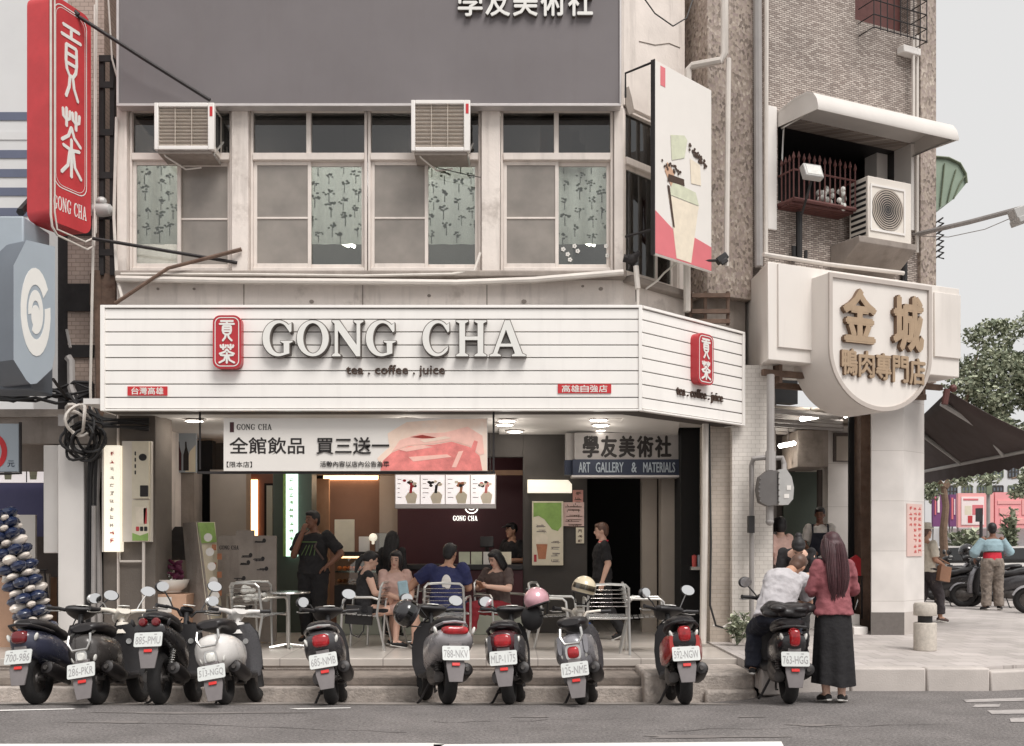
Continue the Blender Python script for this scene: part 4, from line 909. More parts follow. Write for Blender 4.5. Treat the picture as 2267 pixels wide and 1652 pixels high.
serif(b, 'GONG CHA', B0.L(524, 0)[0], bq(0, 952)[1], bq(0, 939)[1] - bq(0, 952)[1], 12.239, .003, total=B0.L(603, 0)[0] - B0.L(524, 0)[0]); b.build('lettering', 'ink', bn, smooth=0)
b = MB(); b.box(*[B0.L(509, 0)[0], B0.L(518, 0)[0]], 12.236, 12.239, bq(0, 957)[1], bq(0, 935)[1]); b.build('red_mark', 'maroon_wall', bn)
mat('banner_blush', (238, 212, 194), .7, 0, .1, 3, (240, 228, 216), .5); mat('banner_pink', (224, 130, 124), .6, 0, .3, 7, (240, 190, 178), .58); mat('banner_pale', (240, 190, 176), .6, 0, .12, 6); mat('banner_straw', (150, 50, 40), .6)
b = MB(); gp = lambda L: [bq(*p) for p in L]
b.prism(gp([(850, 1042), (835, 1015), (862, 990), (858, 960), (900, 935), (980, 928), (1078, 927), (1078, 1042)]), 12.237, 12.24, 0)
b.prism(gp([(842, 1042), (848, 1020), (868, 1002), (905, 988), (960, 985), (1000, 978), (1040, 990), (1062, 1010), (1068, 1042)]), 12.234, 12.2368, 1)
b.prism(gp([(868, 1000), (885, 975), (930, 960), (985, 958), (1035, 945), (1068, 965), (1072, 1005), (1062, 1008), (1040, 988), (1000, 976), (958, 983), (905, 986)]), 12.2335, 12.2366, 2)
b.prism(gp([(1000, 1035), (1015, 1000), (1026, 998), (1010, 1035)]), 12.232, 12.2338, 2); b.prism(gp([(1040, 1000), (1050, 975), (1058, 978), (1050, 1008)]), 12.232, 12.2332, 1); b.prism(gp([(880, 995), (930, 985), (960, 990), (900, 1000)]), 12.232, 12.2336, 2)
b.prism(gp([(908, 968), (935, 963), (972, 970), (935, 971)]), 12.232, 12.2333, 3); b.prism(gp([(905, 1012), (990, 1006), (1000, 1012), (915, 1022)]), 12.232, 12.2338, 2); b.prism(gp([(930, 975), (985, 966), (1000, 970), (940, 980)]), 12.2318, 12.2332, 0)
b.build('drink_print', ['banner_blush', 'banner_pink', 'banner_pale', 'banner_straw'], bn)
b = MB(); y = 12.25; b.tube([(UX(482, 13), 12.26, 3.17), (UX(482, 13), 12.26, bz0 + .02)], .012, 6); b.tube([(UX(1095, 13), 12.26, 3.17), (UX(1095, 13), 12.26, bz0 - .02)], .012, 6); b.box(UX(476, 13), UX(1098, 13), 12.26, 12.32, bz0 - .03, bz0 - .002); b.build('hanger', 'steel_dark', bn)

# pipes and cables on the facade
b = MB(); b.tube([P(258, 617, 12.98), P(500, 622, 12.98), P(800, 624, 12.97), P(1010, 626, 12.97), P(1180, 620, 12.97), P(1380, 603, 12.97)], .04, 8); tag(b.build('drain_pipe', 'pvc_white'), 'sagging white drain pipe along the ledge under the upstairs windows', 'pipe')
b = MB(); b.tube([P(268, 607, 13.02), P(560, 608, 13.02), P(800, 611, 13.02), P(1000, 607, 13.02), P(1050, 600, 13.05), P(1063, 560, 13.12)], .018, 6); tag(b.build('thin_pipe', 'cable_white'), 'thin white hose lying above the drain pipe, curling up at the right', 'hose')
b = MB(); b.tube([P(970, 372, 13.1), P(1020, 384, 13.1), P(1064, 393, 13.1)], .006, 5); tag(b.build('cable', 'cable_black'), 'thin dark cable sagging across the curtain under the right air conditioner', 'cable')
b = MB(); b.tube([P(1425, -5, 13.1), P(1450, 30, 13.2), P(1490, 58, 13.4), P(1520, 40, 13.6), P(1535, -5, 13.7)], .009, 5); tag(b.build('cable', 'cable_black'), 'thin dark cable drooping across the bare corner wall at the top', 'cable')
b = MB(); p = P(1560, 930, 13.4); b.tube([P(1562, 925, 13.5), P(1560, 1180, 13.5), P(1556, 1425, 13.5)], .045, 8); tag(b.build('downpipe', 'pvc_white'), 'white downpipe against the beige tiled pillar', 'pipe')
b = MB(); b.tube([P(1570, 930, 13.5), P(1574, 1200, 13.45), P(1572, 1340, 13.4), P(1585, 1385, 13.38), P(1620, 1396, 13.4), P(1655, 1380, 13.5)], .014, 6); tag(b.build('cable', 'cable_black'), 'dark cable beside the downpipe that loops out over the plant', 'cable')
b = MB(); b.tube([P(1578, 1385, 13.4), P(1600, 1390, 13.4), P(1630, 1373, 13.4), P(1655, 1376, 13.5), P(1662, 1395, 13.55)], .02, 6); tag(b.build('hose', 'cable_white'), 'white hose curling low above the plant by the tiled pillar', 'hose')
# floodlight and cables by the corner poster
t = thing('floodlight', 'small dark floodlight on a bar under the drinks poster', 'floodlight', P(1595, 578, 13.6))
b = MB(); b.tube([P(1462, 566, 12.95), P(1530, 578, 13.2), P(1585, 577, 13.5)], .018, 6); b.build('arm', 'steel_dark', t)
b = MB(); c = P(1598, 573, 13.55); b.obox(c, (.15, .12, .09), Matrix.Rotation(R(-35), 3, 'Y')); b.obox(c + Vector((.02, -.05, -.05)), (.1, .04, .06), Matrix.Rotation(R(-35), 3, 'Y')); b.build('head', 'black_plastic', t, bevel=.01)
b = MB(); c = P(1398, 575, 13.0); b.ball(c, (.08, .08, .07), 10); b.tube([c + Vector((-.1, 0, .02)), c, c + Vector((.1, -.05, .08))], [.05, .06, .03], 8); b.tube([c, P(1408, 600, 13.0), P(1410, 668, 12.95)], .016, 6); tag(b.build('security_lamp', 'steel_dark'), 'dark rusty lamp on a thin pole at the corner above the plank sign', 'lamp')
b = MB(); b.tube([P(1408, 590, 12.95), P(1412, 640, 12.9)], .035, 8); b.tube([P(1412, 640, 12.9), P(1412, 676, 12.9)], .02, 6); tag(b.build('short_pole', 'pvc_white'), 'short white pipe stub standing on the plank sign near its corner', 'pipe')
b = MB(); b.tube([P(1500, 580, 13.6), P(1470, 605, 13.4), P(1455, 622, 13.2), P(1430, 640, 13.1)], .012, 6); tag(b.build('cable', 'cable_white'), 'pale cable hanging from the drinks poster to the ledge', 'cable')
b = MB(); b.tube([P(1604, -10, 13.55), P(1604, 120, 13.55), P(1596, 134, 13.55), P(1532, 146, 13.7), P(1523, 155, 13.72), P(1521, 330, 13.75), P(1521, 690, 13.75)], .05, 8); tag(b.build('drain_pipe', 'pvc_white'), 'thick white drain pipe bending behind the drinks poster', 'pipe')
b = MB(); b.tube([P(1613, 130, 13.55), P(1608, 590, 13.55)], .035, 8); tag(b.build('drain_pipe', 'pvc_white'), 'straight white drain pipe on the mosaic column right of the poster', 'pipe')
b = MB(); b.tube([P(1677, -5, 13.5), P(1680, 590, 13.5)], .055, 8); tag(b.build('drain_pipe', 'pvc_grey'), 'grey drain pipe in the notch between mosaic column and brick wall', 'pipe')
b = MB(); b.tube([P(1697, -5, 13.75), P(1695, 560, 13.75)], .03, 8); b.tube([P(1690, 563, 13.3), P(1830, 585, 13.8), P(2000, 605, 14.4)], .03, 8); tag(b.build('drain_pipe', 'pvc_white'), 'white pipe down the brick wall edge and along the white fascia top', 'pipe')
b = MB(); b.tube([P(2030, 80, 15.1), P(2030, 560, 15.1)], .03, 6); b.tube([P(2022, 80, 15.0), P(2022, 290, 15.0)], .025, 6); tag(b.build('drain_pipe', 'pvc_white'), 'thin white pipe on the far right edge of the brick wall', 'pipe')
for i, (u, v, l) in enumerate(((1769, 470, 'black pipe stub below the left of the red railing'), (2002, 560, 'black pipe stub at the right end behind the white fascia'))):
    b = MB(); Y = 14.1 if i == 0 else 15.0; b.tube([P(u, v, Y), P(u, v + 105, Y)], .045, 8); b.tube([P(u - 12, v + 75, Y), P(u - 12, v + 110, Y)], .03, 8); b.tube([P(u + 15, v + 85, Y), P(u + 15, v + 112, Y)], .025, 8); tag(b.build('pipe_stub', 'cable_black'), l, 'pipe')
b = MB()
for v in (655, 690, 712): b.box(UX(1530, 13.9), UX(1615, 13.9), 13.85, 13.9, VZ(v + 5, 13.9), VZ(v - 4, 13.9))
for u in (1530, 1562, 1612): b.box(UX(u, 13.9) - .02, UX(u, 13.9) + .02, 13.9, 13.94, VZ(720, 13.9), VZ(645, 13.9))
tag(b.build('steel_bracket', 'rusty_steel'), 'rusty white-streaked bracket frame above the right end of the plank sign', 'bracket')

# cable tangle at the left
def tangle(label, cu, cv, Y, rad, n, mname, r, seed):
    rr = random.Random(seed); b = MB()
    for k in range(n):
        c = P(cu + rr.uniform(-12, 12), cv + rr.uniform(-14, 14), Y + rr.uniform(-.1, .05)); a0 = rr.uniform(0, 6); R1, R2 = rad * rr.uniform(.6, 1.1), rad * rr.uniform(.6, 1.2); tl = rr.uniform(-.5, .5)
        b.tube([c + Vector((R1 * math.cos(a0 + i * .35), .08 * math.sin(a0 + i * .7), R2 * math.sin(a0 + i * .35) + tl * R1 * math.cos(a0 + i * .35))) for i in range(18)], r, 5, closed=True)
    return tag(b.build('cable_coil', mname), label, 'cable')
tangle('tangled coil of black cables hanging by the white pillar', 187, 970, 13.0, .2, 9, 'cable_black', .018, 2)
tangle('loop of dirty white cable on top of the black coil', 170, 925, 12.95, .16, 3, 'cable_white', .02, 5)
b = MB(); rr = random.Random(11)
for k in range(9):
    v = 862 + rr.uniform(-8, 40); pts = [P(-20, v + rr.uniform(-8, 8), 13.3)]
    for u in (30, 80, 125, 165, 205): pts.append(P(u, v + 8 * math.sin(u * .05 + k) + rr.uniform(-6, 6), 13.25 - k * .01))
    b.tube(pts, rr.choice((.012, .016, .022)), 5)
for k, (u0, u1) in enumerate(((208, 196), (214, 205), (200, 190), (196, 196))): b.tube([P(u0, 985, 13.1), P(u1 + 6, 1060, 13.15), P(u1 + 4, 1200, 13.15), P(u1 + 3, 1420, 13.15)], .02, 6)
for k in range(5): b.tube([P(150 + k * 16, 870 + k * 6, 13.1), P(175 + 8 * k, 905 + rr.uniform(-10, 20), 13.0), P(230, 930 + rr.uniform(-15, 15), 13.0), P(330, 928 + 6 * k, 13.15)], .018, 5)
tag(b.build('cable_bundle', 'cable_black'), 'bundle of black cables running under the blue-grey sign and down the wall', 'cable')
b = MB(); b.tube([P(150, 790, 13.3), P(157, 800, 13.3), P(158, 860, 13.25), P(172, 895, 13.2), P(180, 910, 13.2)], .05, 8); b.tube([P(148, 730, 13.4), P(156, 770, 13.35)], .02, 6); b.box(UX(136, 13.2), UX(170, 13.2), 13.1, 13.25, VZ(945, 13.2), VZ(920, 13.2)); tag(b.build('conduit', 'pvc_grey'), 'crooked grey conduit above the black cable coil', 'conduit')
b = MB(); b.tube([P(258, 260, 13.1), P(252, 480, 13.1), P(258, 610, 13.05), P(270, 660, 12.95)], .02, 6); b.tube([P(214, 0, 13.1), P(209, 300, 13.1), P(206, 560, 13.1), P(203, 700, 13.1), P(200, 860, 13.1), P(202, 930, 13.1)], .018, 6); b.tube([P(240, 0, 13.2), P(248, 130, 13.2), P(262, 180, 13.15)], .012, 5); tag(b.build('cable', 'cable_white'), 'white cables trailing down the left edge past the red sign', 'cable')
b = MB(); b.tube([P(218, 985, 13.2), P(212, 1100, 13.2), P(218, 1250, 13.2), P(220, 1420, 13.2)], .045, 8); b.tube([P(208, 1120, 13.1), P(206, 1420, 13.1)], .03, 8); tag(b.build('downpipe', 'pvc_grey'), 'grey standpipes between the white pillar and the cement pillar', 'pipe')

# blue-grey sign with a ring emblem at the far left
bs = thing('hanging_sign', 'blue-grey hanging box sign with a white ring emblem at the far left edge', 'shop sign', (-6.2, 12.2, 3.4))
FG = Fr(UX(30, 11.9), 11.9, 62)
tg = FG.L(122, 1203)[0]; z1, z0 = FG.L(122, 550)[1], VZ(845, 11.9)
b = MB(FG.M); pts = [(0, VZ(588, 11.9)), (tg * .3, z1 + .0), (tg, z1 + .02), (tg, z0 + .42), (tg * .92, z0 + .22), (tg * .55, z0 + .02), (tg * .4, z0), (tg * .3, z0 + .04), (0, z0 + .25)][::-1]
b.prism(pts, 0, .5, 0, 1); b.build('shield_panel', ['bluegrey_panel', 'bluegrey_dark'], bs, bevel=.02)
b = MB(FG.M); cx, cz = tg * .52, (z1 + z0) / 2 + .02; rx, rz = tg * .36, (z1 - z0) * .31
def ringp(a0, a1, k0, k1, ox=0, oz=0): return arc(cx + ox, cz + oz, rx * k0, rz * k0, a0, a1, 24) + arc(cx + ox, cz + oz, rx * k1, rz * k1, a1, a0, 24)
b.prism(ringp(35, 370, 1, .62), -.006, 0); b.prism(ringp(-120, 190, .5, .26), -.0055, 0); b.prism(ringp(-60, 60, .62, .5), -.005, 0) if False else None
b.prism(arc(cx, cz - rz * .1, rx * .3, rz * .26, 0, 360, 20)[:-1], -.0058, 0); b.build('emblem', 'letter_face', bs, smooth=0)
b = MB(); Yb = 12.2; b.box(UX(-60, Yb), UX(52, Yb), Yb, 12.9, VZ(590, Yb), VZ(478, Yb)); b.build('top_box', 'bluegrey_panel', bs, bevel=.02)
b = MB(); b.box(UX(-60, 12.3), UX(68, 12.3), 12.35, 12.9, VZ(862, 12.3), VZ(590, 12.3)); b.build('fascia', 'bluegrey_dark', bs, bevel=.02)
b = MB(); b.tube([P(45, 470, 12.6), P(72, 440, 13)], .05, 6); b.tube([P(118, 840, 12.5), P(150, 885, 13.2)], .02, 6); split(b, 'arm', 'steel_dark', bs)

# ================================================================== white fascia with the shield sign
te = FD.L(2124, 640)[0]
fa = thing('fascia_sign', 'white box fascia over the duck shop with a shield-shaped panel of gold characters', 'shop sign', (4.5, 13.9, 3.9), R(25))
z1, z0 = 5.16, 3.90
e0 = FD.M @ Vector((te, 0, 0)); e1 = FD.M @ Vector((te, .9, 0))
b = MB(); b.prismz([(3.276, 13.3), (e0.x, e0.y), (e1.x, e1.y), (3.7, 14.9), (3.27, 14.6)], z0, z1); b.build('box', 'white_band', fa, bevel=.012)
b = MB(FD.M)
tp0, tp1 = FD.L(1724, 1203, .03)[0], FD.L(1806, 1203, .03)[0]; b.box(tp0, tp1 + .2, -.03, 0, z0 + .17, z1 - .012); b.box(FD.L(2066, 1203)[0], te - .006, -.03, 0, z0 + .26, z1 - .1); split(b, 'raised_panel', 'white_band', fa, bevel=.006)
sh0, sh1 = FD.L(1835, 1203, .35)[0], FD.L(2062, 1203, .35)[0]; sz1 = FD.L(1835, 603, .35)[1]; szm = FD.L(1835, 768, .35)[1]; szb = FD.L(1945, 910, .35)[1]
def shield(q): return [(sh1 - q, sz1 - q), (sh0 + q, sz1 - q)] + arc((sh0 + sh1) / 2, szm, (sh1 - sh0) / 2 - q, szm - szb - q, 180, 360, 30)
b = MB(FD.M); b.prism(shield(0), -.33, .35); b.build('shield', 'white_band', fa, bevel=.01)
b = MB(FD.M); A, B = shield(0), shield(.055); n = len(A)
b.add([(x, -.36, z) for x, z in A] + [(x, -.36, z) for x, z in B] + [(x, -.331, z) for x, z in A] + [(x, -.331, z) for x, z in B], [(i, (i + 1) % n, n + (i + 1) % n, n + i) for i in range(n)] + [(i, (i + 1) % n, 2 * n + (i + 1) % n, 2 * n + i) for i in range(n)] + [(n + i, n + (i + 1) % n, 3 * n + (i + 1) % n, 3 * n + i) for i in range(n)]); b.build('shield_rim', 'band_trim', fa)
b = MB(FD.M)
def ftxt(s, u0, u1, v0, v1, k, dep):
    x0, zA = FD.L(u0, v0, .33); x1 = FD.L(u1, v0, .33)[0]; zB = FD.L(u0, v1, .33)[1]; text(b, s, x0, x1, zB, zA, -.332, dep, bold=k, ms=1, res=3)
ftxt('金', 1862, 1931, 640, 754, .034, .06); ftxt('城', 1973, 2035, 656, 774, .034, .06)
for i, c in enumerate('鴨肉專門店'): ftxt(c, 1860 + i * 37.5, 1893 + i * 37.5, 772 + i * 5.5, 829 + i * 5.5, .028, .04)
b.build('lettering', ['gold', 'gold_side'], fa)
b = MB(FD.M)
for d, z in ((.2, z0 - .12), (.5, z0 - .22)): b.box(.1, te - .1, d, d + .06, z - .04, z + .04)
for t_ in (.35, 1.4, 2.9): b.box(t_, t_ + .05, .2, .6, z0 - .24, z0 - .005)
b.build('support_frame', 'rusty_steel', fa)

# balcony things
cn = thing('balcony_canopy', 'white rounded canopy hood over the railed balcony', 'canopy', (4.6, 14.3, 7.0), R(25))
ca, cb_ = FB.L(1722, 215, 0)[0] - .02, FB.L(2058, 300, .3)[0]; D = .82
prof = [(0, 7.40), (-.35, 7.45), (-.60, 7.44), (-.72, 7.38), (-.79, 7.28), (-D, 7.16)]
b = MB(FB.M); rings_ = []
b.rings([[(ca, y, z) for y, z in prof] + [(ca, y * .985, z - .03) for y, z in prof[::-1]], [(cb_, y, z) for y, z in prof] + [(cb_, y * .985, z - .03) for y, z in prof[::-1]]])
b.build('hood', 'canopy_white', cn, smooth=50)
b = MB(FB.M)
for x in (ca, cb_ - .02): b.prismx([(y * .98, z - .02) for y, z in prof] + [(-.01, 7.16 + .03)], x + .003, x + .017)
split(b, 'side_panel', 'canopy_white', cn, smooth=0)
b = MB(FB.M); b.tube([(ca + .05, -.03, 6.5), (ca + .08, -.05, 7.18)], .012, 6); b.tube([(ca + .05, -.04, 7.17), (ca + .05, -D + .03, 7.17), (cb_ - .05, -D + .03, 7.17), (cb_ - .05, -.04, 7.17)], .015, 6); b.build('strut', 'aluminium', cn)

rl = thing('balcony_railing', 'dark red railing cage with spear tips and plank floor on the balcony', 'railing', (4.2, 14.1, 6.1), R(25))
rd = .32; r0, r1 = FB.L(1722, 460, 0)[0], FB.L(1893, 460, rd)[0]; rz0, rz1 = 6.1, 6.74
b = MB(FB.M)
def spear(x, y, z0_, z1_): b.tube([(x, y, z0_), (x, y, z1_)], .011, 5); b.lathe([(.004, -.01), (.026, .02), (.018, .05), (.002, .10)], (x, y, z1_), 'z', 6)
for i in range(13): spear(r0 + (r1 - r0) * i / 12, -rd, rz0, rz1 - .08 + .02 * (i % 2))
for i in range(1, 4): spear(r0, -rd * i / 4, rz0, rz1 - .1)
b.build('bars', 'railing_red', rl)
b = MB(FB.M); b.tube([(r0, -.01, rz0 + .03), (r0, -rd, rz0 + .03), (r1, -rd, rz0 + .03), (r1, -.01, rz0 + .03)], .028, 6); b.tube([(r0, -.01, rz1 - .22), (r0, -rd, rz1 - .22), (r1, -rd, rz1 - .22), (r1, -.01, rz1 - .22)], .014, 6); b.build('rail', 'railing_red', rl)
b = MB(FB.M)
for i in range(6): b.box(r0, r1, -rd + .03 + i * .06, -rd + .08 + i * .06, rz0 - .02, rz0 + .01)
b.build('floor_slats', 'railing_red', rl)
t = thing('floodlight', 'grey square floodlight clamped on the red balcony railing', 'floodlight', (4.3, 13.8, 6.5))
b = MB(); c = P(1797, 382, 13.55); Mx = Matrix.Rotation(R(20), 3, 'Z') @ Matrix.Rotation(R(-22), 3, 'X'); b.obox(c, (.28, .1, .2), Mx); b.build('head', 'meter_grey', t, bevel=.015)
b = MB(); b.obox(c + Mx @ Vector((0, -.052, 0)), (.22, .006, .14), Mx); b.build('lens', 'clear_lens', t); b = MB(); b.tube([c + Vector((0, .02, -.1)), P(1785, 440, 13.6), P(1775, 475, 13.75)], .016, 6); b.build('arm', 'steel_dark', t)
b = MB(); rr = random.Random(4)
for k in range(26): c = P(1840 + rr.uniform(-28, 32), 440 + rr.uniform(-26, 22) * (1 if k % 3 else .5), 14.15 + rr.uniform(-.08, .12)); b.ball(c, rr.uniform(.03, .055), 7)
tag(b.build('bottle_bunch', 'clear_lens'), 'pile of clear plastic bottles inside the red balcony railing', 'bottles')
# outdoor air conditioner on its slab
ot = thing('outdoor_unit', 'white outdoor air conditioner unit with round fan on a concrete slab', 'air conditioner', (5.7, 14.6, 5.95), R(25))
OD = .5; o0, o1 = FB.L(1922, 450, OD)[0], FB.L(2018, 470, OD)[0]; oz1, oz0 = FB.L(1922, 388, OD)[1], FB.L(1922, 527, OD)[1]
b = MB(FB.M); b.box(o0, o1, -OD, -OD + .36, oz0, oz1); b.build('case', 'ac_white', ot, bevel=.015)
b = MB(FB.M); cx, cz = o0 + (o1 - o0) * .44, (oz0 + oz1) / 2; s = (o1 - o0) * .36
for k in range(9): rk = s * (k + 1) / 9; b.add([(cx + rk * q * math.cos(a), -OD - .012, cz + rk * q * math.sin(a)) for q in (1, .93) for a in [i * 2 * math.pi / 28 for i in range(28)]], [(i, (i + 1) % 28, 28 + (i + 1) % 28, 28 + i) for i in range(28)])
b.build('fan_grille', 'ac_grille', ot, smooth=0)
b = MB(FB.M); b.prism(ellipse(cx, cz, s, s, 28), -OD - .003, -OD); b.build('fan_recess', 'black_plastic', ot)
b = MB(FB.M); b.box(cx - s * 1.1, cx + s * 1.1, -OD - .014, -OD - .001, cz + s * 1.02, cz + s * 1.12); b.box(cx - s * 1.1, cx + s * 1.1, -OD - .014, -OD - .001, cz - s * 1.12, cz - s * 1.02); b.box(cx - s * 1.12, cx - s * 1.02, -OD - .014, -OD - .001, cz - s * 1.02, cz + s * 1.02); b.box(cx + s * 1.02, cx + s * 1.12, -OD - .014, -OD - .001, cz - s * 1.02, cz + s * 1.02); b.build('grille_frame', 'white_paint', ot)
b = MB(FB.M)
for i in range(10): z = oz0 + .08 + (oz1 - oz0 - .16) * i / 9; b.box(o0 - .006, o0 - .0005, -OD + .04, -OD + .32, z - .02, z + .015)
b.build('side_vent', 'black_void', ot)
b = MB(FB.M); sl0, sl1 = FB.L(1880, 540, OD)[0], FB.L(2022, 540, OD)[0]; b.prismx([(-OD - .06, oz0 - .005), (0.0, oz0 - .005), (0.0, oz0 - .42), (-.08, oz0 - .42), (-OD - .06, oz0 - .09)], sl0 + .12, sl1); tag(b.build('concrete_slab', 'concrete_grey', bevel=.01), 'sloped concrete bracket slab under the outdoor air conditioner', 'slab')
b = MB(FB.M); b.tube([(o1 + .04, -.05, oz0 + .4), (o1 + .16, -.2, oz0 + .62), (o1 + .3, -.1, oz0 + .95), (o1 + .36, .0, oz0 + 1.05)], .04, 8); tag(b.build('refrigerant_pipe', 'pvc_white'), 'white wrapped pipe rising right of the outdoor air conditioner', 'pipe')
# green canopy of the side street wall, lamp arm with floodlight
b = MB(); pr = [(0, 0), (-.0, .0)]; g0 = P(2066, 345, 16.6)
prof2 = [(2066, 347), (2100, 350), (2125, 362), (2138, 385), (2140, 405), (2112, 440), (2068, 470)]
b.prism([(UX(u, 16.4), VZ(v, 16.4)) for u, v in prof2], 16.4, 18.0); o = b.build('green_canopy', 'green_canopy', bevel=.08)
b = MB(); [b.tube([(UX(2066 + k * (2138 - 2066), 16.38), 16.38, VZ(348 + k * 40 + (1 - k) * 0, 16.38)), (UX(2066 + k * 60, 16.37), 16.37, VZ(405, 16.37)), (UX(2066 + k * 45, 16.38), 16.38, VZ(466 - k * 25, 16.38))], .012, 5) for k in (.35, .7, 1)]; b.tube([(UX(u, 16.38), 16.38, VZ(v, 16.38)) for u, v in prof2[:5]], .02, 5); b.build('rib', 'foliage_dark', o)
tag(o, 'pale green rounded canopy peeking past the far edge of the brick building', 'canopy')
t = thing('street_lamp', 'long grey lamp arm holding a square floodlight against the sky', 'street lamp', P(2020, 520, 15.2))
b = MB(); b.tube([P(2015, 522, 15.2), P(2145, 492, 14.4), P(2262, 461, 13.8)], .035, 8); b.build('arm', 'pvc_grey', t)
b = MB(); c = P(2253, 480, 13.8); b.obox(c + Vector((0, 0, .04)), (.16, .2, .14), Matrix.Rotation(R(-20), 3, 'Y')); b.obox(c + Vector((.03, -.05, -.06)), (.2, .26, .08), Matrix.Rotation(R(-20), 3, 'Y')); b.build('head', 'meter_grey', t, bevel=.01)
b = MB(); b.tube([P(2015, 522, 15.2), P(2100, 525, 14.7), P(2180, 508, 14.2), P(2250, 478, 13.8)], .006, 5); b.build('wire', 'pvc_grey', t)
b = MB()
for k in range(7): b.tube([P(2062, 500 + k * 13, 15.8), P(2088, 482 + k * 13, 15.8), P(2078, 492 + k * 13, 15.8), P(2090, 495 + k * 13, 15.8)], .012, 5)
tag(b.build('cable_rack', 'steel_dark'), 'zigzag iron bracket rack on the far edge of the brick building', 'bracket')

# ================================================================== things in the arcade and the cafe
GFZ = .21
# lit boxes and posters on the left cement pillar
t = thing('lightbox_sign', 'tall narrow glowing white lightbox with a faint column of red and grey characters', 'light sign', P(250, 1220, 13.2))
Y = 13.12; b = MB(); b.box(UX(230, Y), UX(266, Y), Y, 13.25, VZ(1222, Y), VZ(986, Y)); b.build('box', 'lightbox', t, bevel=.008)
b = MB(); b.box(UX(226, Y), UX(230, Y), Y - .005, 13.25, VZ(1222, Y), VZ(986, Y)); b.build('edge', 'ac_white', t)
b = MB(); c = (UX(243, Y), UX(256, Y))
for i in range(12): z = VZ(1000 + i * 17.5, Y); scribble(b, c[0], c[1] - .02, z - .055, z, Y - .001, .008, 5, 0 if i < 2 or i > 9 else 1, i)
b.build('lettering', ['notice_red', 'band_trim'], t, smooth=0)
t = thing('drink_poster', 'tall grey panel carrying two drink posters with a green foot, right half of the pillar', 'poster', P(300, 1200, 13.2))
Y = 13.14; b = MB(); b.box(UX(268, Y), UX(333, Y), Y + .03, 13.25, VZ(1200, Y), VZ(976, Y)); b.build('back_panel', 'ac_white', t, bevel=.005)
b = MB(); b.box(UX(294, Y), UX(331, Y), Y - .03, Y + .03, VZ(1104, Y), VZ(978, Y)); b.box(UX(294, Y), UX(331, Y), Y - .03, Y + .03, VZ(1198, Y), VZ(1108, Y)); b.build('poster_sheet', 'poster_beige', t)
b = MB(); y = Y - .031
def pz_(u0, u1, v0, v1, m): b.prism(rrect(UX(u0, Y), UX(u1, Y), VZ(v1, Y), VZ(v0, Y), .01), y - .003, y, m)
b.prism([(UX(295, Y), VZ(1197, Y)), (UX(330, Y), VZ(1197, Y)), (UX(330, Y), VZ(1180, Y)), (UX(312, Y), VZ(1186, Y)), (UX(295, Y), VZ(1180, Y))], y - .003, y, 0)
b.prism(ellipse(UX(318, Y), VZ(1013, Y), .05, .045), y - .003, y, 1); pz_(312, 330, 1075, 1100, 1); b.prism([(UX(305, Y), VZ(1160, Y)), (UX(322, Y), VZ(1160, Y)), (UX(326, Y), VZ(1122, Y)), (UX(301, Y), VZ(1122, Y))], y - .003, y, 2); pz_(320, 327, 1125, 1160, 3)
for i in range(3): pz_(303 + i * 9, 310 + i * 9, 1166, 1176, 3 if i == 0 else 1)
for i in range(4): pz_(300, 303, 1000 + i * 14, 1009 + i * 14, 1)
split(b, 'print', ['poster_green', 'steel_dark', 'milk', 'sign_red_faded'], t)
b = MB(); b.tube([P(318, 1200, 13.15), P(317, 1420, 13.2)], .02, 6); b.tube([P(265, 1222, 13.2), P(266, 1243, 13.2), P(316, 1243, 13.2)], .015, 6); tag(b.build('wall_conduit', 'pvc_white'), 'thin pale conduit below the two posters on the cement pillar', 'conduit')
# bottle poster behind
t = thing('bottle_poster', 'teal and yellow poster of dark bottles high behind the cement pillar', 'poster', P(400, 1045, 15.6)); Y = 15.6
b = MB(); b.box(UX(362, Y), UX(434, Y), Y, Y + .06, VZ(1046, Y), VZ(958, Y)); b.build('sheet', 'bluegrey_panel', t)
b = MB()
b.prism([(UX(410, Y), VZ(1045, Y)), (UX(433, Y), VZ(1045, Y)), (UX(433, Y), VZ(985, Y)), (UX(420, Y), VZ(1000, Y))], Y - .003, Y, 1)
for i, u in enumerate((380, 396, 412)): b.prism([(UX(u - 6, Y), VZ(1042, Y)), (UX(u + 6, Y), VZ(1042, Y)), (UX(u + 6, Y), VZ(1005, Y)), (UX(u + 2, Y), VZ(990, Y)), (UX(u + 1, Y), VZ(978, Y)), (UX(u - 2, Y), VZ(978, Y)), (UX(u - 2, Y), VZ(992, Y)), (UX(u - 6, Y), VZ(1008, Y))], Y - .006, Y - .0035, 0 if i != 1 else 2)
b.build('print', ['steel_dark', 'poster_beige', 'maroon_wall'], t)
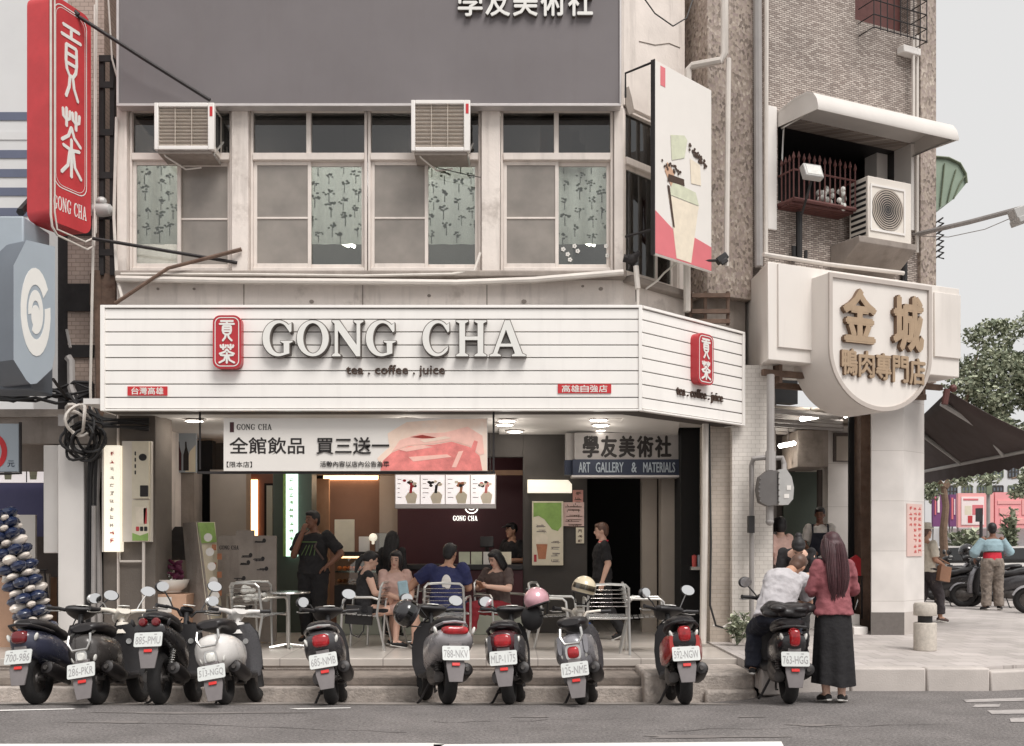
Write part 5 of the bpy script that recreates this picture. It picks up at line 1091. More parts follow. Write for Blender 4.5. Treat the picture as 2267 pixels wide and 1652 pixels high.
# paper towel box, wash stand
b = MB(); Y = 15.2; b.box(UX(378, Y), UX(408, Y), Y, Y + .2, VZ(1240, Y), VZ(1180, Y)); b.prism([(UX(374, Y), VZ(1185, Y)), (UX(412, Y), VZ(1185, Y)), (UX(404, Y), VZ(1166, Y)), (UX(388, Y), VZ(1166, Y))], Y - .02, Y + .2); b.box(UX(384, Y), UX(402, Y), Y - .006, Y - .001, VZ(1205, Y), VZ(1196, Y)); tag(b.build('paper_dispenser', 'black_plastic', bevel=.01), 'dark house-shaped paper dispenser on the grey wall above the wash basin', 'dispenser')
Y = 13.35; t = thing('wash_stand', 'pale wooden wash stand with a leaflet taped to its front', 'cabinet', (UX(365, Y), Y, GFZ))
b = MB(); b.box(UX(316, Y), UX(412, Y), Y, Y + .5, GFZ, VZ(1316, Y)); b.build('cabinet', 'wood_pink', t, bevel=.01); b = MB(); b.box(UX(340, Y), UX(380, Y), Y - .004, Y - .001, VZ(1356, Y), VZ(1322, Y)); split(b, 'leaflet', 'paper_white', t)
b = MB(); c = Vector((UX(366, Y), Y + .25, VZ(1314, Y))); b.lathe([(.12, 0), (.13, .012), (.12, .02), (.19, .07), (.222, .15), (.226, .172), (.212, .172), (.19, .12), (.12, .05), (.001, .045)], c, n=32); tag(b.build('wash_basin', 'ceramic'), 'white fluted round wash basin standing on the wooden stand', 'basin')
b = MB(); q = c + Vector((-.17, .1, .15)); b.tube([q, q + Vector((0, 0, .14))], .016, 8); b.tube([q + Vector((0, 0, .07)), q + Vector((.06, -.03, .09)), q + Vector((.12, -.05, .08)), q + Vector((.12, -.05, .05))], .013, 8); b.tube([q + Vector((-.04, 0, .15)), q + Vector((.04, 0, .15))], .012, 6); tag(b.build('tap', 'chrome'), 'chrome cross-handled tap over the wash basin', 'tap')
t = thing('orchid_plant', 'dark purple orchid flowers behind the wash basin', 'plant', P(372, 1310, 13.9)); b = MB(); rr = random.Random(5)
for k in range(34):
    p = P(375 + rr.uniform(-24, 26), 1262 + rr.uniform(-18, 20), 13.75 + rr.uniform(-.06, .06)); a = rr.uniform(0, 3); M3 = Matrix.Rotation(a, 3, 'Y') @ Matrix.Rotation(rr.uniform(-.6, .6), 3, 'X'); b.ball(p, (.05, .008, .028), 8, 0, M3)
b.build('flowers', 'orchid', t); b = MB(); b.tube([P(370, 1310, 13.8), P(374, 1285, 13.75), P(382, 1260, 13.75)], .008, 5); b.tube([P(370, 1310, 13.8), P(366, 1280, 13.78), P(360, 1265, 13.75)], .008, 5); b.build('stem', 'foliage_dark', t)
# leaning leaflet display and whiteboard menu
def slab(name, mname, pts, th, label=None, cat=None, parent=None):
    b = MB(); V = [Vector(p) for p in pts]; n = (V[1] - V[0]).cross(V[2] - V[0]).normalized(); n = n if n.y > 0 else -n
    b.add(V + [v + n * th for v in V], [(0, 1, 2, 3), (7, 6, 5, 4)] + [(i, (i + 1) % 4, 4 + (i + 1) % 4, 4 + i) for i in range(4)])
    o = b.build(name, mname, parent, smooth=0); return tag(o, label, cat) if label else o
t = thing('leaflet_stand', 'leaning leaflet stand with a green header and round price discs, edge turned to the street', 'display stand', P(440, 1420, 13.6), 0)
slab('side_board', 'concrete_grey', [P(404, 1158, 14.0), P(437, 1155, 13.7), P(470, 1420, 13.35), P(425, 1420, 13.6)], .02, parent=t)
slab('front_board', 'poster_beige', [P(437, 1156, 13.71), P(476, 1156, 14.1), P(497, 1425, 13.8), P(470, 1425, 13.36)], .02, parent=t)
slab('header', 'poster_green', [P(438, 1157, 13.69), P(474, 1157, 14.06), P(480, 1200, 14.0), P(444, 1203, 13.64)], .008, parent=t)
b = MB()
for k in range(6): c = P(463 + k * 4, 1190 + k * 32, 13.68 - k * .03); b.prism(ellipse(c.x, c.z, .055, .055, 16), c.y - .05, c.y - .045)
split(b, 'price_disc', 'paper_white', t)
b = MB()
for k in range(9): c = P(478 + (k % 2) * 12, 1212 + k * 20, 13.82); b.prism(rrect(c.x - .03, c.x + .03, c.z - .04, c.z + .04, .01), c.y - .09, c.y - .085)
split(b, 'leaflet', 'tea_brown', t)
t = thing('menu_board', 'pale grey menu board on the floor with small drink sketches', 'menu board', P(545, 1430, 13.9)); Y = 13.9
b = MB(); b.prism(rrect(UX(482, Y), UX(611, Y), GFZ + .02, VZ(1186, Y), .02), Y, Y + .05); b.box(UX(522, Y), UX(562, Y), Y + .01, Y + .05, VZ(1186, Y), VZ(1174, Y)); b.build('board', 'concrete_grey', t)
b = MB(); rr = random.Random(8)
serif(b, 'GONG CHA', UX(486, Y), VZ(1217, Y), .055, Y - .001, .003, total=.26)
for (u, v) in ((545, 1232), (540, 1248), (530, 1283), (572, 1240), (580, 1262), (520, 1318), (575, 1200), (545, 1345), (590, 1310)): scribble(b, UX(u - 12, Y), UX(u + 12, Y), VZ(v + 3, Y), VZ(v - 3, Y), Y - .001, .012, 5, 0, u); b.prism(ellipse(UX(u + 10, Y), VZ(v - 3, Y), .025, .03, 8), Y - .005, Y - .001)
b.build('drawing', 'steel_dark', t, smooth=0)
# green column lightbox
t = thing('lightbox_sign', 'narrow green-white glowing lightbox on the green column', 'light sign', P(645, 1232, 15.5)); Y = 15.5
b = MB(); b.box(UX(633, Y), UX(657, Y), Y, Y + .1, VZ(1232, Y), VZ(1046, Y)); b.build('box', 'lightbox_green', t); b = MB(); b.box(UX(627, Y), UX(633, Y), Y - .005, Y + .1, VZ(1232, Y), VZ(1040, Y)); b.build('edge', 'poster_green', t)
b = MB()
for i in range(9): z = VZ(1060 + i * 16, Y); scribble(b, UX(640, Y), UX(650, Y), z - .06, z, Y - .001, .008, 5, 0, i + 30)
b.build('lettering', 'poster_green', t, smooth=0)
# counters and display case
t = thing('counter', 'long low counter with a pale front panel behind the seated people', 'counter', (-1, 15.2, GFZ)); Y = 15.2
b = MB(); b.box(UX(745, Y), UX(1158, Y), Y, Y + .6, GFZ, VZ(1345, Y)); b.build('front', 'counter_pale', t, bevel=.01)
b = MB(); b.box(UX(858, Y), UX(1158, Y), Y + .05, Y + .55, VZ(1345, Y) + .002, VZ(1262, Y)); b.build('bar', 'maroon_wall', t, bevel=.01); b = MB(); b.box(UX(850, Y), UX(1158, Y), Y, Y + .6, VZ(1262, Y) + .002, VZ(1250, Y)); b.build('top', 'black_plastic', t, bevel=.01)
t = thing('display_case', 'lit glass display case with rows of buns beside the standing man', 'display case', (UX(800, 15.1), 15.1, VZ(1345, 15.2))); Y = 15.05
zc = VZ(1345, 15.2) + .002
b = MB(); b.box(UX(740, Y), UX(858, Y), Y, Y + .5, VZ(1232, Y), VZ(1222, Y)); b.box(UX(740, Y), UX(858, Y), Y, Y + .5, zc, VZ(1296, Y)); b.box(UX(850, Y), UX(858, Y), Y, Y + .5, VZ(1296, Y), VZ(1232, Y)); b.build('frame', 'steel_dark', t)
b = MB(); b.box(UX(741, Y), UX(849, Y), Y + .02, Y + .48, VZ(1268, Y), VZ(1264, Y)); b.build('shelf', 'chrome', t)
b = MB(); b.box(UX(745, Y), UX(846, Y), Y + .05, Y + .07, VZ(1236, Y), VZ(1232, Y)); b.build('strip_lamp', 'warm_glow', t)
b = MB(); b.box(UX(741, Y), UX(849, Y), Y + .005, Y + .01, VZ(1295, Y), VZ(1233, Y)); b.build('glass_front', 'glass_case', t)
for r_, (v, n) in enumerate(((1258, 9), (1286, 8))):
    for i in range(n):
        c = P(752 + i * 11, v, Y + .18); b = MB(); b.ball(c, (.038, .05, .032), 10); tag(b.build('bun', 'bread'), 'round baked bun on the %s shelf of the lit display case' % ('upper', 'lower')[r_], 'bun', '%s shelf buns in the display case' % ('upper', 'lower')[r_])
for i, (u0, u1, v0, v1, m, l) in enumerate(((738, 782, 1150, 1222, 'poster_beige', 'beige menu card stand on the display case'), (828, 858, 1180, 1222, 'glass_case', 'clear box with paper on the display case right end'), (792, 816, 1188, 1222, 'paper_white', 'small white card between the menu card and clear box'))):
    b = MB(); b.box(UX(u0, Y), UX(u1, Y), Y + .1, Y + .14, VZ(v1, Y) + .001, VZ(v0, Y)); tag(b.build('menu_card', m, bevel=.004), l, 'card')
for u, v, m, l in ((826, 1190, 'lightbox', 'glowing round lamp above the display case'), (842, 1258, 'lightbox', 'white glowing lamp inside the right end of the display case')):
    b = MB(); b.ball(P(u, v, Y + .05), .06, 12); b.tube([P(u, v, Y + .05), P(u, v + 14, Y + .1)], .02, 6); tag(b.build('lamp', m), l, 'lamp')
for i, (u, m) in enumerate(((1028, 'tea_green'), (1055, 'tea_green'), (1082, 'paper_white'), (1120, 'poster_beige'))):
    b = MB(); b.box(UX(u - 12, 15.3), UX(u + 12, 15.3), 15.3, 15.33, VZ(1262, 15.3), VZ(1222, 15.3)); tag(b.build('price_card', m), ('pale green card on the bar behind the man in blue', 'second pale green card on the bar, right of the first', 'white card on the bar beside the long-haired woman', 'cream card on the bar behind the long-haired woman')[i], 'card')
t = thing('cash_register', 'dark cash register standing on the bar beside the long-haired woman', 'register', P(1078, 1250, 15.5)); b = MB(); c = P(1078, 1200, 15.5); b.obox(c, (.2, .05, .16), Matrix.Rotation(R(-15), 3, 'X')); b.build('screen', 'black_plastic', t, bevel=.01); b = MB(); b.tube([c, P(1078, 1250, 15.6)], .03, 8); b.obox(P(1078, 1246, 15.55), (.3, .3, .08)); b.build('base', 'black_plastic', t)
# hanging menu lightbox of four pictures
t = thing('menu_lightbox', 'hanging lit menu box with four drink pictures in a row', 'menu', P(985, 1125, 14.6)); Y = 14.6
b = MB(); b.box(UX(874, Y), UX(1098, Y), Y, Y + .14, VZ(1126, Y), VZ(1050, Y)); b.build('case', 'aluminium_trim', t, bevel=.006)
rr = random.Random(2); nC = [(1, 4), (0, 4), (2, 3), (5, 4)]
for i in range(4):
    u0 = 876 + i * 55.5; b = MB(); b.box(UX(u0, Y), UX(u0 + 53, Y), Y - .006, Y - .001, VZ(1116, Y), VZ(1052, Y)); o = b.build('menu_picture', 'menu_glow', t)
    b = MB(); y = Y - .0065
    b.prism([(UX(u0 + 26, Y), VZ(1115, Y)), (UX(u0 + 44, Y), VZ(1115, Y)), (UX(u0 + 48, Y), VZ(1096, Y)), (UX(u0 + 40, Y), VZ(1088, Y)), (UX(u0 + 28, Y), VZ(1090, Y)), (UX(u0 + 21, Y), VZ(1100, Y))], y - .001, y, nC[i][1]); b.prism([(UX(u0 + 30, Y), VZ(1092, Y)), (UX(u0 + 36, Y), VZ(1092, Y)), (UX(u0 + 38, Y), VZ(1074, Y)), (UX(u0 + 32, Y), VZ(1074, Y))], y - .0016, y - .001, nC[i][0])
    for k in range(9): b.prism(ellipse(UX(u0 + 31 + rr.uniform(-13, 13), Y), VZ(1070 + rr.uniform(-7, 7), Y), .028, .02, 7), y - .002 - k * .0002, y - .0016, (0, nC[i][0], nC[i][1])[k % 3])
    for k in range(5): b.box(UX(u0 + 4, Y), UX(u0 + rr.uniform(9, 18), Y), y - .001, y, VZ(1062 + k * 10, Y), VZ(1060.6 + k * 10, Y), 0)
    b.build('print', ['steel_dark', 'sign_red', 'tea_brown', 'poster_beige', 'milk', 'banner_pink'], o, smooth=0)
b = MB(); b.tube([P(890, 1050, Y + .07), P(890, 960, Y + .07)], .01, 5); b.tube([P(1085, 1050, Y + .07), P(1085, 960, Y + .07)], .01, 5); split(b, 'hanger', 'steel_dark', t)
# lit lettering on the maroon wall
t = thing('wall_logo', 'white cup emblem over small GONG CHA lettering on the maroon wall', 'logo', P(1030, 1155, 16.85)); Y = 16.85
b = MB(); serif(b, 'GONG CHA', UX(1003, Y), VZ(1153, Y), VZ(1142, Y) - VZ(1153, Y), Y, .01, total=UX(1058, Y) - UX(1003, Y)); b.build('lettering', 'led_text', t, smooth=0)
b = MB(); ribbon(b, arc(UX(1044, Y), VZ(1124, Y), .10, .09, 190, 350, 12), .018, Y, .01); ribbon(b, arc(UX(1044, Y), VZ(1122, Y), .06, .05, 200, 340, 8), .012, Y - .0004, .01); ribbon(b, arc(UX(1055, Y), VZ(1118, Y), .05, .05, -40, 60, 6), .014, Y - .0008, .01); b.build('emblem', 'led_text', t, smooth=0)
# charcoal pillar: lamp box, tea poster, notices
Y = 15.38; b = MB(); b.prism([(UX(1168, Y), VZ(1091, Y)), (UX(1266, Y), VZ(1091, Y)), (UX(1266, Y), VZ(1072, Y)), (UX(1258, Y), VZ(1063, Y)), (UX(1168, Y), VZ(1062, Y))], Y, 15.49); tag(b.build('lamp_box', 'lightbox', bevel=.008), 'pale glowing lamp box above the tea poster on the charcoal pillar', 'lamp')
Y = 15.42; t = thing('tea_poster', 'framed poster with a green wave over a cup of milk tea', 'poster', P(1212, 1250, Y))
b = MB(); b.box(UX(1178, Y), UX(1247, Y), Y, 15.49, VZ(1252, Y), VZ(1110, Y)); b.build('frame', 'poster_beige', t, bevel=.005); b = MB(); y = Y - .001
def pp(L): return [(UX(u, Y), VZ(v, Y)) for u, v in L]
b.prism(pp([(1181, 1145), (1192, 1142), (1205, 1150), (1222, 1172), (1235, 1176), (1243, 1165), (1243, 1113), (1181, 1113)]), y - .004, y, 0)
b.prism(pp([(1187, 1205), (1212, 1205), (1208, 1238), (1192, 1238)]), y - .004, y, 1); b.prism(pp([(1186, 1190), (1213, 1190), (1212, 1204), (1187, 1204)]), y - .004, y, 2); b.prism(ellipse(UX(1199.5, Y), VZ(1189, Y), .085, .045), y - .003, y, 2)
for k in range(4): scribble(b, UX(1219, Y), UX(1240, Y), VZ(1204 + k * 14, Y), VZ(1196 + k * 14, Y), y, .01, 5, 3, k + 3)
for k in range(2): scribble(b, UX(1186, Y), UX(1210, Y), VZ(1168 + k * 13, Y), VZ(1160 + k * 13, Y), y, .008, 7, 3, k + 9)
b.prism(pp([(1182, 1228), (1188, 1228), (1188, 1244), (1182, 1244)]), y - .004, y, 4); b.build('print', ['poster_green', 'tea_brown', 'milk', 'concrete_grey', 'sign_red'], t, smooth=0)
for i, (u0, u1, v0, v1, m, l) in enumerate(((1268, 1291, 1085, 1112, 'paper_pink', 'small pinkish notice above the wall notice'), (1247, 1293, 1112, 1165, 'notice_pink', 'square pale notice with an arched line of print beside the tea poster'), (1275, 1293, 1168, 1203, 'poster_beige', 'small cream slip under the square notice'))):
    y = 15.47 - i * .004; b = MB(); b.box(UX(u0, y), UX(u1, y), y, y + .004, VZ(v1, y), VZ(v0, y)); o = tag(b.build('notice', m), l, 'notice')
    b = MB(); rr = random.Random(i)
    for k in range(1 + (v1 - v0) // 12): scribble(b, UX(u0 + 4, y), UX(u1 - 4, y), VZ(v0 + 12 + k * 11, y), VZ(v0 + 4 + k * 11, y), y - .001, .009, 6, 0, k + i)
    b.build('print', 'rusty_steel', o, smooth=0)
# art shop sign
t = thing('art_shop_sign', 'old white and navy box sign reading ART GALLERY & MATERIALS over the dark doorway', 'shop sign', P(1375, 1056, 14.9)); Y = 14.9
A0 = Fr(0, 14.9, 0)
b = MB(); b.box(UX(1272, Y), UX(1502, Y), Y, Y + .3, VZ(1017, Y), VZ(958, Y)); b.box(UX(1250, 15.3), UX(1272, Y) - .002, Y + .1, Y + .3, VZ(1017, Y), VZ(958, Y)); b.build('white_band', 'pvc_grey', t)
b = MB(); b.box(UX(1268, Y), UX(1503, Y), Y - .01, Y + .3, VZ(1052, Y), VZ(1017, Y) - .002); b.box(UX(1248, 15.3), UX(1268, Y) - .002, Y + .1, Y + .3, VZ(1050, Y), VZ(1017, Y) - .002); b.build('navy_band', 'navy', t); b = MB(); b.box(UX(1266, Y), UX(1505, Y), Y - .02, Y + .3, VZ(1057, Y), VZ(1052, Y) - .002); b.build('bottom_rail', 'aluminium_trim', t)
b = MB()
for i, c in enumerate('學友美術社'): text(b, c, UX(1291 + i * 40, Y), UX(1325 + i * 40, Y), VZ(1012, Y), VZ(966, Y), Y - .001, .006, bold=.035)
b.build('lettering', 'ink', t, smooth=0)
b = MB()
for s, u0, u1 in (('ART', 1281, 1306), ('GALLERY', 1319, 1380), ('&', 1398, 1409), ('MATERIALS', 1424, 1494)): text(b, s, UX(u0, Y), UX(u1, Y), VZ(1046, Y), VZ(1024, Y), Y - .011, .006, bold=.015)
b.build('lettering', 'bluegrey_panel', t, smooth=0)
b = MB(); text(b, 'E B', UX(1538, 15.1), UX(1561, 15.1), VZ(1093, 15.1), VZ(1073, 15.1), 15.1, .01, bold=.02); o = tag(b.build('lit_letters', 'led_text'), 'small glowing white letters in the dark gap left of the downpipe', 'letters')
b = MB(); b.box(UX(1530, 14.6), UX(1556, 14.6), 14.6, 14.75, VZ(1262, 14.6), VZ(1255, 14.6)); o = tag(b.build('wall_shelf', 'aluminium'), 'small metal shelf in the dark gap by the downpipe', 'shelf')
for i, (u, m) in enumerate(((1537, 'notice_red'), (1549, 'bluegrey_panel'))):
    b = MB(); b.lathe([(.03, 0), (.034, .16), (.001, .17)], P(u, 1255, 14.67), n=10); tag(b.build('can', m), ('red can standing on the small metal shelf', 'blue-grey can standing on the small metal shelf')[i], 'can')

# aluminium cafe chairs and tables
def chair_proto(label):
    t = thing('cafe_chair', label, 'chair', (0, 0, 0), 0, 'aluminium cafe chairs')
    r = .016
    for s in (-1, 1):
        b = MB(); b.tube([(s * .26, -.24, 0), (s * .27, -.22, .45), (s * .27, -.2, .63), (s * .27, -.16, .665), (s * .265, .16, .665), (s * .26, .24, .64)], r, 8); b.build('front_leg', 'aluminium', t, W=False)
        b = MB(); b.tube([(s * .25, .32, 0), (s * .25, .22, .45), (s * .24, .27, .80), (s * .2, .285, .84), (0, .29, .85)], r, 8); b.build('rear_leg', 'aluminium', t, W=False)
    b = MB()
    for i in range(7): b.obox((0, -.2 + i * .065, .455 - .004 * i), (.48, .05, .012))
    b.tube([(-.25, -.22, .44), (.25, -.22, .44)], .013, 8); b.tube([(-.25, .2, .43), (.25, .2, .43)], .013, 8); b.build('seat', 'chrome', t, W=False)
    b = MB()
    for i in range(5): b.tube([(-.235, .245 + .012 * i, .58 + i * .05), (0, .265 + .012 * i, .58 + i * .05), (.235, .245 + .012 * i, .58 + i * .05)], .019, 6, flat=.3)
    b.build('backrest', 'chrome', t, W=False)
    return t
def place(o, u, v, Y, rz, label=None, z=GFZ):
    o.location = (UX(u, Y), Y, z); o.rotation_euler = (0, 0, R(rz))
    if label: o['label'] = label
    return o
c0 = chair_proto('cafe chair behind the white scooter, facing the menu board')
CH = [(575, 13.1, 150, 'cafe chair behind the white scooter, beside the thin round table'), (806, 13.25, -95, 'cafe chair of the woman in black with a dark bag strap under it'), (868, 13.6, -60, 'cafe chair of the woman in pale pink'), (990, 13.1, 175, 'cafe chair of the man in blue, slatted back towards the street'), (1108, 13.75, 35, 'cafe chair of the long-haired woman in the dark shirt'),
      (1228, 12.95, 75, 'empty cafe chair turned sideways beside the charcoal pillar'), (1343, 12.75, 180, 'empty cafe chair with its slatted back to the cream helmet'), (1430, 12.85, 85, 'empty cafe chair turned sideways nearest the downpipe'), (553, 13.7, 200, 'cafe chair against the menu board with a clear wrapped bundle')]
for i, (u, Y, rz, l) in enumerate(CH): place(c0 if i == 0 else copy_tree(c0), u, 0, Y, rz, l)
def table(u, Y, label, r=.3):
    t = thing('cafe_table', label, 'table', (UX(u, Y), Y, GFZ), 0, 'round aluminium cafe tables')
    b = MB(); b.lathe([(.001, .70), (r, .70), (r + .006, .71), (r, .722), (.001, .722)], n=28); b.build('table_top', 'chrome', t, W=False)
    b = MB(); b.tube([(0, 0, .03), (0, 0, .70)], .028, 10); b.build('pole', 'aluminium', t, W=False)
    b = MB()
    for k in range(4): a = k * 1.5708 + .4; b.tube([(0, 0, .05), (.24 * math.cos(a), .24 * math.sin(a), .012)], .018, 6)
    b.build('base', 'aluminium', t, W=False)
table(638, 13.3, 'thin round table edge-on beside the standing man', .28); table(940, 14.0, 'round table the four seated people sit around', .33)
b = MB(); rr = random.Random(9); c = P(565, 1318, 13.3)
for k in range(12): b.ball(c + Vector((rr.uniform(-.14, .16), rr.uniform(-.06, .06), rr.uniform(-.06, .11))), (rr.uniform(.04, .08), .04, rr.uniform(.03, .05)), 6)
tag(b.build('wrapped_bundle', 'clear_lens', smooth=20), 'shiny clear wrapped bundle on the chair behind the white scooter', 'bundle')
b = MB(); c = P(792, 1358, 13.2); b.obox(c + Vector((.02, 0, -.02)), (.34, .12, .24), Matrix.Rotation(R(4), 3, 'Y')); b.tube([c + Vector((-.1, -.05, -.1)), c + Vector((-.07, -.07, -.26)), c + Vector((.02, -.07, -.3)), c + Vector((.08, -.07, -.22)), c + Vector((.09, -.05, -.1))], .01, 6); tag(b.build('handbag', 'black_plastic', bevel=.03), 'black handbag hanging on the chair of the woman in black, strap dangling', 'bag')
# potted weed by the pillar
def leafplant(label, base, h, w_, n, mname, seed, name='plant', stems=9, ls=.05):
    rr = random.Random(seed); t = thing(name, label, 'plant', base); b = MB(); st = MB()
    for s in range(stems):
        a = rr.uniform(0, 6.28); tip = Vector((w_ * rr.uniform(.2, 1) * math.cos(a), w_ * .6 * rr.uniform(.2, 1) * math.sin(a), h * rr.uniform(.5, 1))); mid = tip * .5 + Vector((0, 0, .04)); st.tube([Vector(base), Vector(base) + mid, Vector(base) + tip], .005, 4)
        for k in range(n):
            f = rr.uniform(.25, 1); p = Vector(base) + tip * f + Vector((0, 0, .04 * (1 - abs(2 * f - 1)))); d = Vector((rr.uniform(-1, 1), rr.uniform(-1, 1), rr.uniform(-.3, .9))).normalized(); L_ = ls * rr.uniform(.6, 1.3); sd = d.cross(Vector((rr.uniform(-1, 1), rr.uniform(-1, 1), 1))).normalized() * L_ * .25
            b.add([p, p + d * L_ * .5 + sd, p + d * L_, p + d * L_ * .5 - sd], [(0, 1, 2, 3)], rr.choice((0, 0, 1, 2)))
    b.build('leaves', ['foliage', 'foliage_light', 'foliage_dark'], t, smooth=0); st.build('stems', 'foliage_dark', t); return t
leafplant('small bushy weed growing at the foot of the white tiled pillar', P(1632, 1428, 13.3), .42, .3, 26, 'foliage', 3, 'weed', 14, .085)
# gas meter
t = thing('gas_meter', 'grey gas meter of two bolted shells hung on pipes at the tiled pillar', 'gas meter', P(1712, 1145, 13.2)); Y = 13.25
def sh(L, y0, y1): return MB().prism([(UX(u, Y), VZ(v, Y)) for u, v in L], y0, y1)
sh([(1683, 1056), (1700, 1042), (1720, 1042), (1722, 1118), (1700, 1120), (1684, 1112), (1678, 1085)], Y, Y + .18).build('left_shell', 'meter_dark', t, bevel=.02)
sh([(1723, 1040), (1740, 1038), (1752, 1056), (1757, 1080), (1755, 1105), (1744, 1118), (1723, 1118)], Y - .02, Y + .2).build('right_shell', 'meter_grey', t, bevel=.02)
b = MB()
for k in range(6): b.ball(P(1680 + abs(k - 2.5) * 1.2, 1060 + k * 10, Y - .005), .012, 6); b.ball(P(1724, 1046 + k * 13, Y - .025), .012, 6)
b.build('bolts', 'meter_dark', t)
b = MB(); b.box(UX(1735, Y), UX(1746, Y), Y - .025, Y - .021, VZ(1103, Y), VZ(1094, Y)); b.box(UX(1741, Y), UX(1750, Y), Y - .025, Y - .021, VZ(1085, Y), VZ(1075, Y)); split(b, 'paper_tag', 'paper_white', t)
b = MB(); b.tube([P(1706, 830, 13.5), P(1706, 1000, 13.4), P(1706, 1045, 13.35)], .05, 10); b.tube([P(1704, 1118, 13.35), P(1704, 1150, 13.35)], .05, 10); b.ball(P(1704, 1155, 13.35), .055, 8); b.tube([P(1664, 1420, 13.55), P(1664, 1030, 13.5), P(1668, 1016, 13.45), P(1690, 1013, 13.4), P(1712, 1015, 13.4), P(1732, 1014, 13.35), P(1736, 1028, 13.35), P(1736, 1042, 13.3)], .034, 10); b.tube([P(1706, 1000, 13.38), P(1706, 1044, 13.33)], .066, 10); b.build('pipe', 'pvc_grey', t)
b = MB(); b.box(UX(1658, 13.4), UX(1671, 13.4), 13.4, 13.5, VZ(1180, 13.4), VZ(1142, 13.4)); b.build('pipe_clamp', 'cable_black', t)
# notice on the pillar, with columns of red marks
t = thing('wall_notice', 'pink upright notice with columns of red characters on the tiled pillar by the bollard', 'notice', P(2025, 1230, 15.1)); FN = Fr(pB.x, 14.9, math.degrees(math.atan2(.45, pC.x - pB.x)))
n0, z1 = FN.L(2008, 1115, .01); n1, z0 = FN.L(2041, 1232, .01); z0 = FN.L(2008, 1232, .01)[1]
b = MB(FN.M); b.box(n0, n1, -.014, -.002, z0, z1); b.build('board', 'notice_pink', t)
b = MB(FN.M); wd = (n1 - n0)
for cidx in range(3):
    for k in range(9 if cidx else 4):
        x = n0 + wd * (.12 + .3 * cidx); z = z1 - .04 - k * (z1 - z0 - .06) / 9 - (0 if cidx != 1 or k < 4 else 0); scribble(b, x, x + wd * .2, z - .05, z, -.0145, .009, 5, 0, k + cidx * 9)
b.build('lettering', 'notice_red', t, smooth=0)
# bollard
t = thing('bollard', 'round speckled stone bollard with a dark notch under its cap', 'bollard', P(2048, 1438, 12.75)); p = P(2048, 1438, 12.75); p.z = .235; t.location = p
b = MB(); b.lathe([(.135, 0), (.135, .33), (.13, .345)], n=28); b.build('post', 'stone_bollard', t, W=False, bevel=.01)
b = MB(); b.lathe([(.085, .345), (.085, .43)], n=20); b.build('neck', 'cable_black', t, W=False); b = MB(); b.lathe([(.13, .43), (.136, .44), (.136, .56), (.12, .585), (.001, .59)], n=28); b.build('cap', 'stone_bollard', t, W=False)
# chairs, table and jars in the duck shop
b = MB(); c = P(1885, 1250, 15.7); b.lathe([(.04, 0), (.042, .14), (.03, .15), (.03, .2)], P(1921, 1258, 15.8), n=10); tag(b.build('jar', 'sign_red'), 'red sauce jar on the duck shop counter', 'jar')
b = MB(); b.lathe([(.03, 0), (.03, .1)], P(1910, 1258, 15.7), n=10); tag(b.build('jar', 'chrome'), 'small metal jar beside the red sauce jar', 'jar')
t = thing('red_stool', 'red round-backed seat inside the duck shop behind the long-haired woman', 'stool', P(1895, 1400, 15.6)); b = MB(); b.prism([(UX(1880, 15.6), VZ(1275, 15.6)), (UX(1912, 15.6), VZ(1275, 15.6)), (UX(1909, 15.6), VZ(1240, 15.6)), (UX(1896, 15.6), VZ(1228, 15.6)), (UX(1884, 15.6), VZ(1236, 15.6))], 15.6, 15.64); b.build('back', 'sign_red', t, bevel=.01); b = MB(); b.tube([P(1884, 1275, 15.6), P(1884, 1370, 15.6)], .015, 6); b.tube([P(1908, 1275, 15.6), P(1908, 1370, 15.6)], .015, 6); b.box(UX(1880, 15.6), UX(1912, 15.6), 15.6, 16, VZ(1300, 15.6), VZ(1296, 15.6)); b.build('frame', 'steel_dark', t)
t = thing('counter_table', 'dark metal table with folding legs inside the duck shop entrance', 'table', P(1910, 1400, 15.8)); b = MB(); b.box(UX(1890, 15.7), UX(1925, 15.7), 15.65, 16.2, VZ(1262, 15.7), VZ(1257, 15.7)); b.build('top', 'steel_dark', t); b = MB(); b.tube([P(1893, 1262, 15.75), P(1920, 1350, 15.75)], .015, 6); b.tube([P(1920, 1262, 15.75), P(1893, 1350, 15.75)], .015, 6); b.build('legs', 'chrome', t)

# ================================================================== left shop front
t = thing('price_sign', 'blue-grey board with part of a big dark red zero and a small yuan character', 'sign', P(10, 1045, 12.9)); Y = 12.9
b = MB(); b.box(UX(-60, Y), UX(42, Y), Y, Y + .06, VZ(1045, Y), VZ(938, Y)); b.build('board', 'bluegrey_panel', t, bevel=.008); b = MB()
A = ellipse(UX(-14, Y), VZ(1000, Y), .17, .22, 28); B = ellipse(UX(-14, Y), VZ(1000, Y), .10, .15, 28); n = 28
for i in range(n): b.add([(A[i][0], Y - .004, A[i][1]), (A[(i + 1) % n][0], Y - .004, A[(i + 1) % n][1]), (B[(i + 1) % n][0], Y - .004, B[(i + 1) % n][1]), (B[i][0], Y - .004, B[i][1])], [(0, 1, 2, 3)])
text(b, '元', UX(17, Y), UX(32, Y), VZ(1034, Y), VZ(1020, Y), Y - .001, .004, m=1); b.build('lettering', ['label_red', 'navy'], t, smooth=0); b = MB(); b.tube([P(45, 935, Y), P(46, 1048, Y), P(-40, 1050, Y)], .02, 6); b.build('frame', 'steel_dark', t)
t = thing('menu_lightbox', 'lit white menu strip with green tea cups in the left shop', 'menu', P(40, 1065, 15.2)); Y = 14.9
b = MB(); b.box(UX(-60, Y), UX(98, Y), Y, Y + .1, VZ(1068, Y), VZ(1022, Y)); b.build('box', 'menu_glow', t); b = MB()
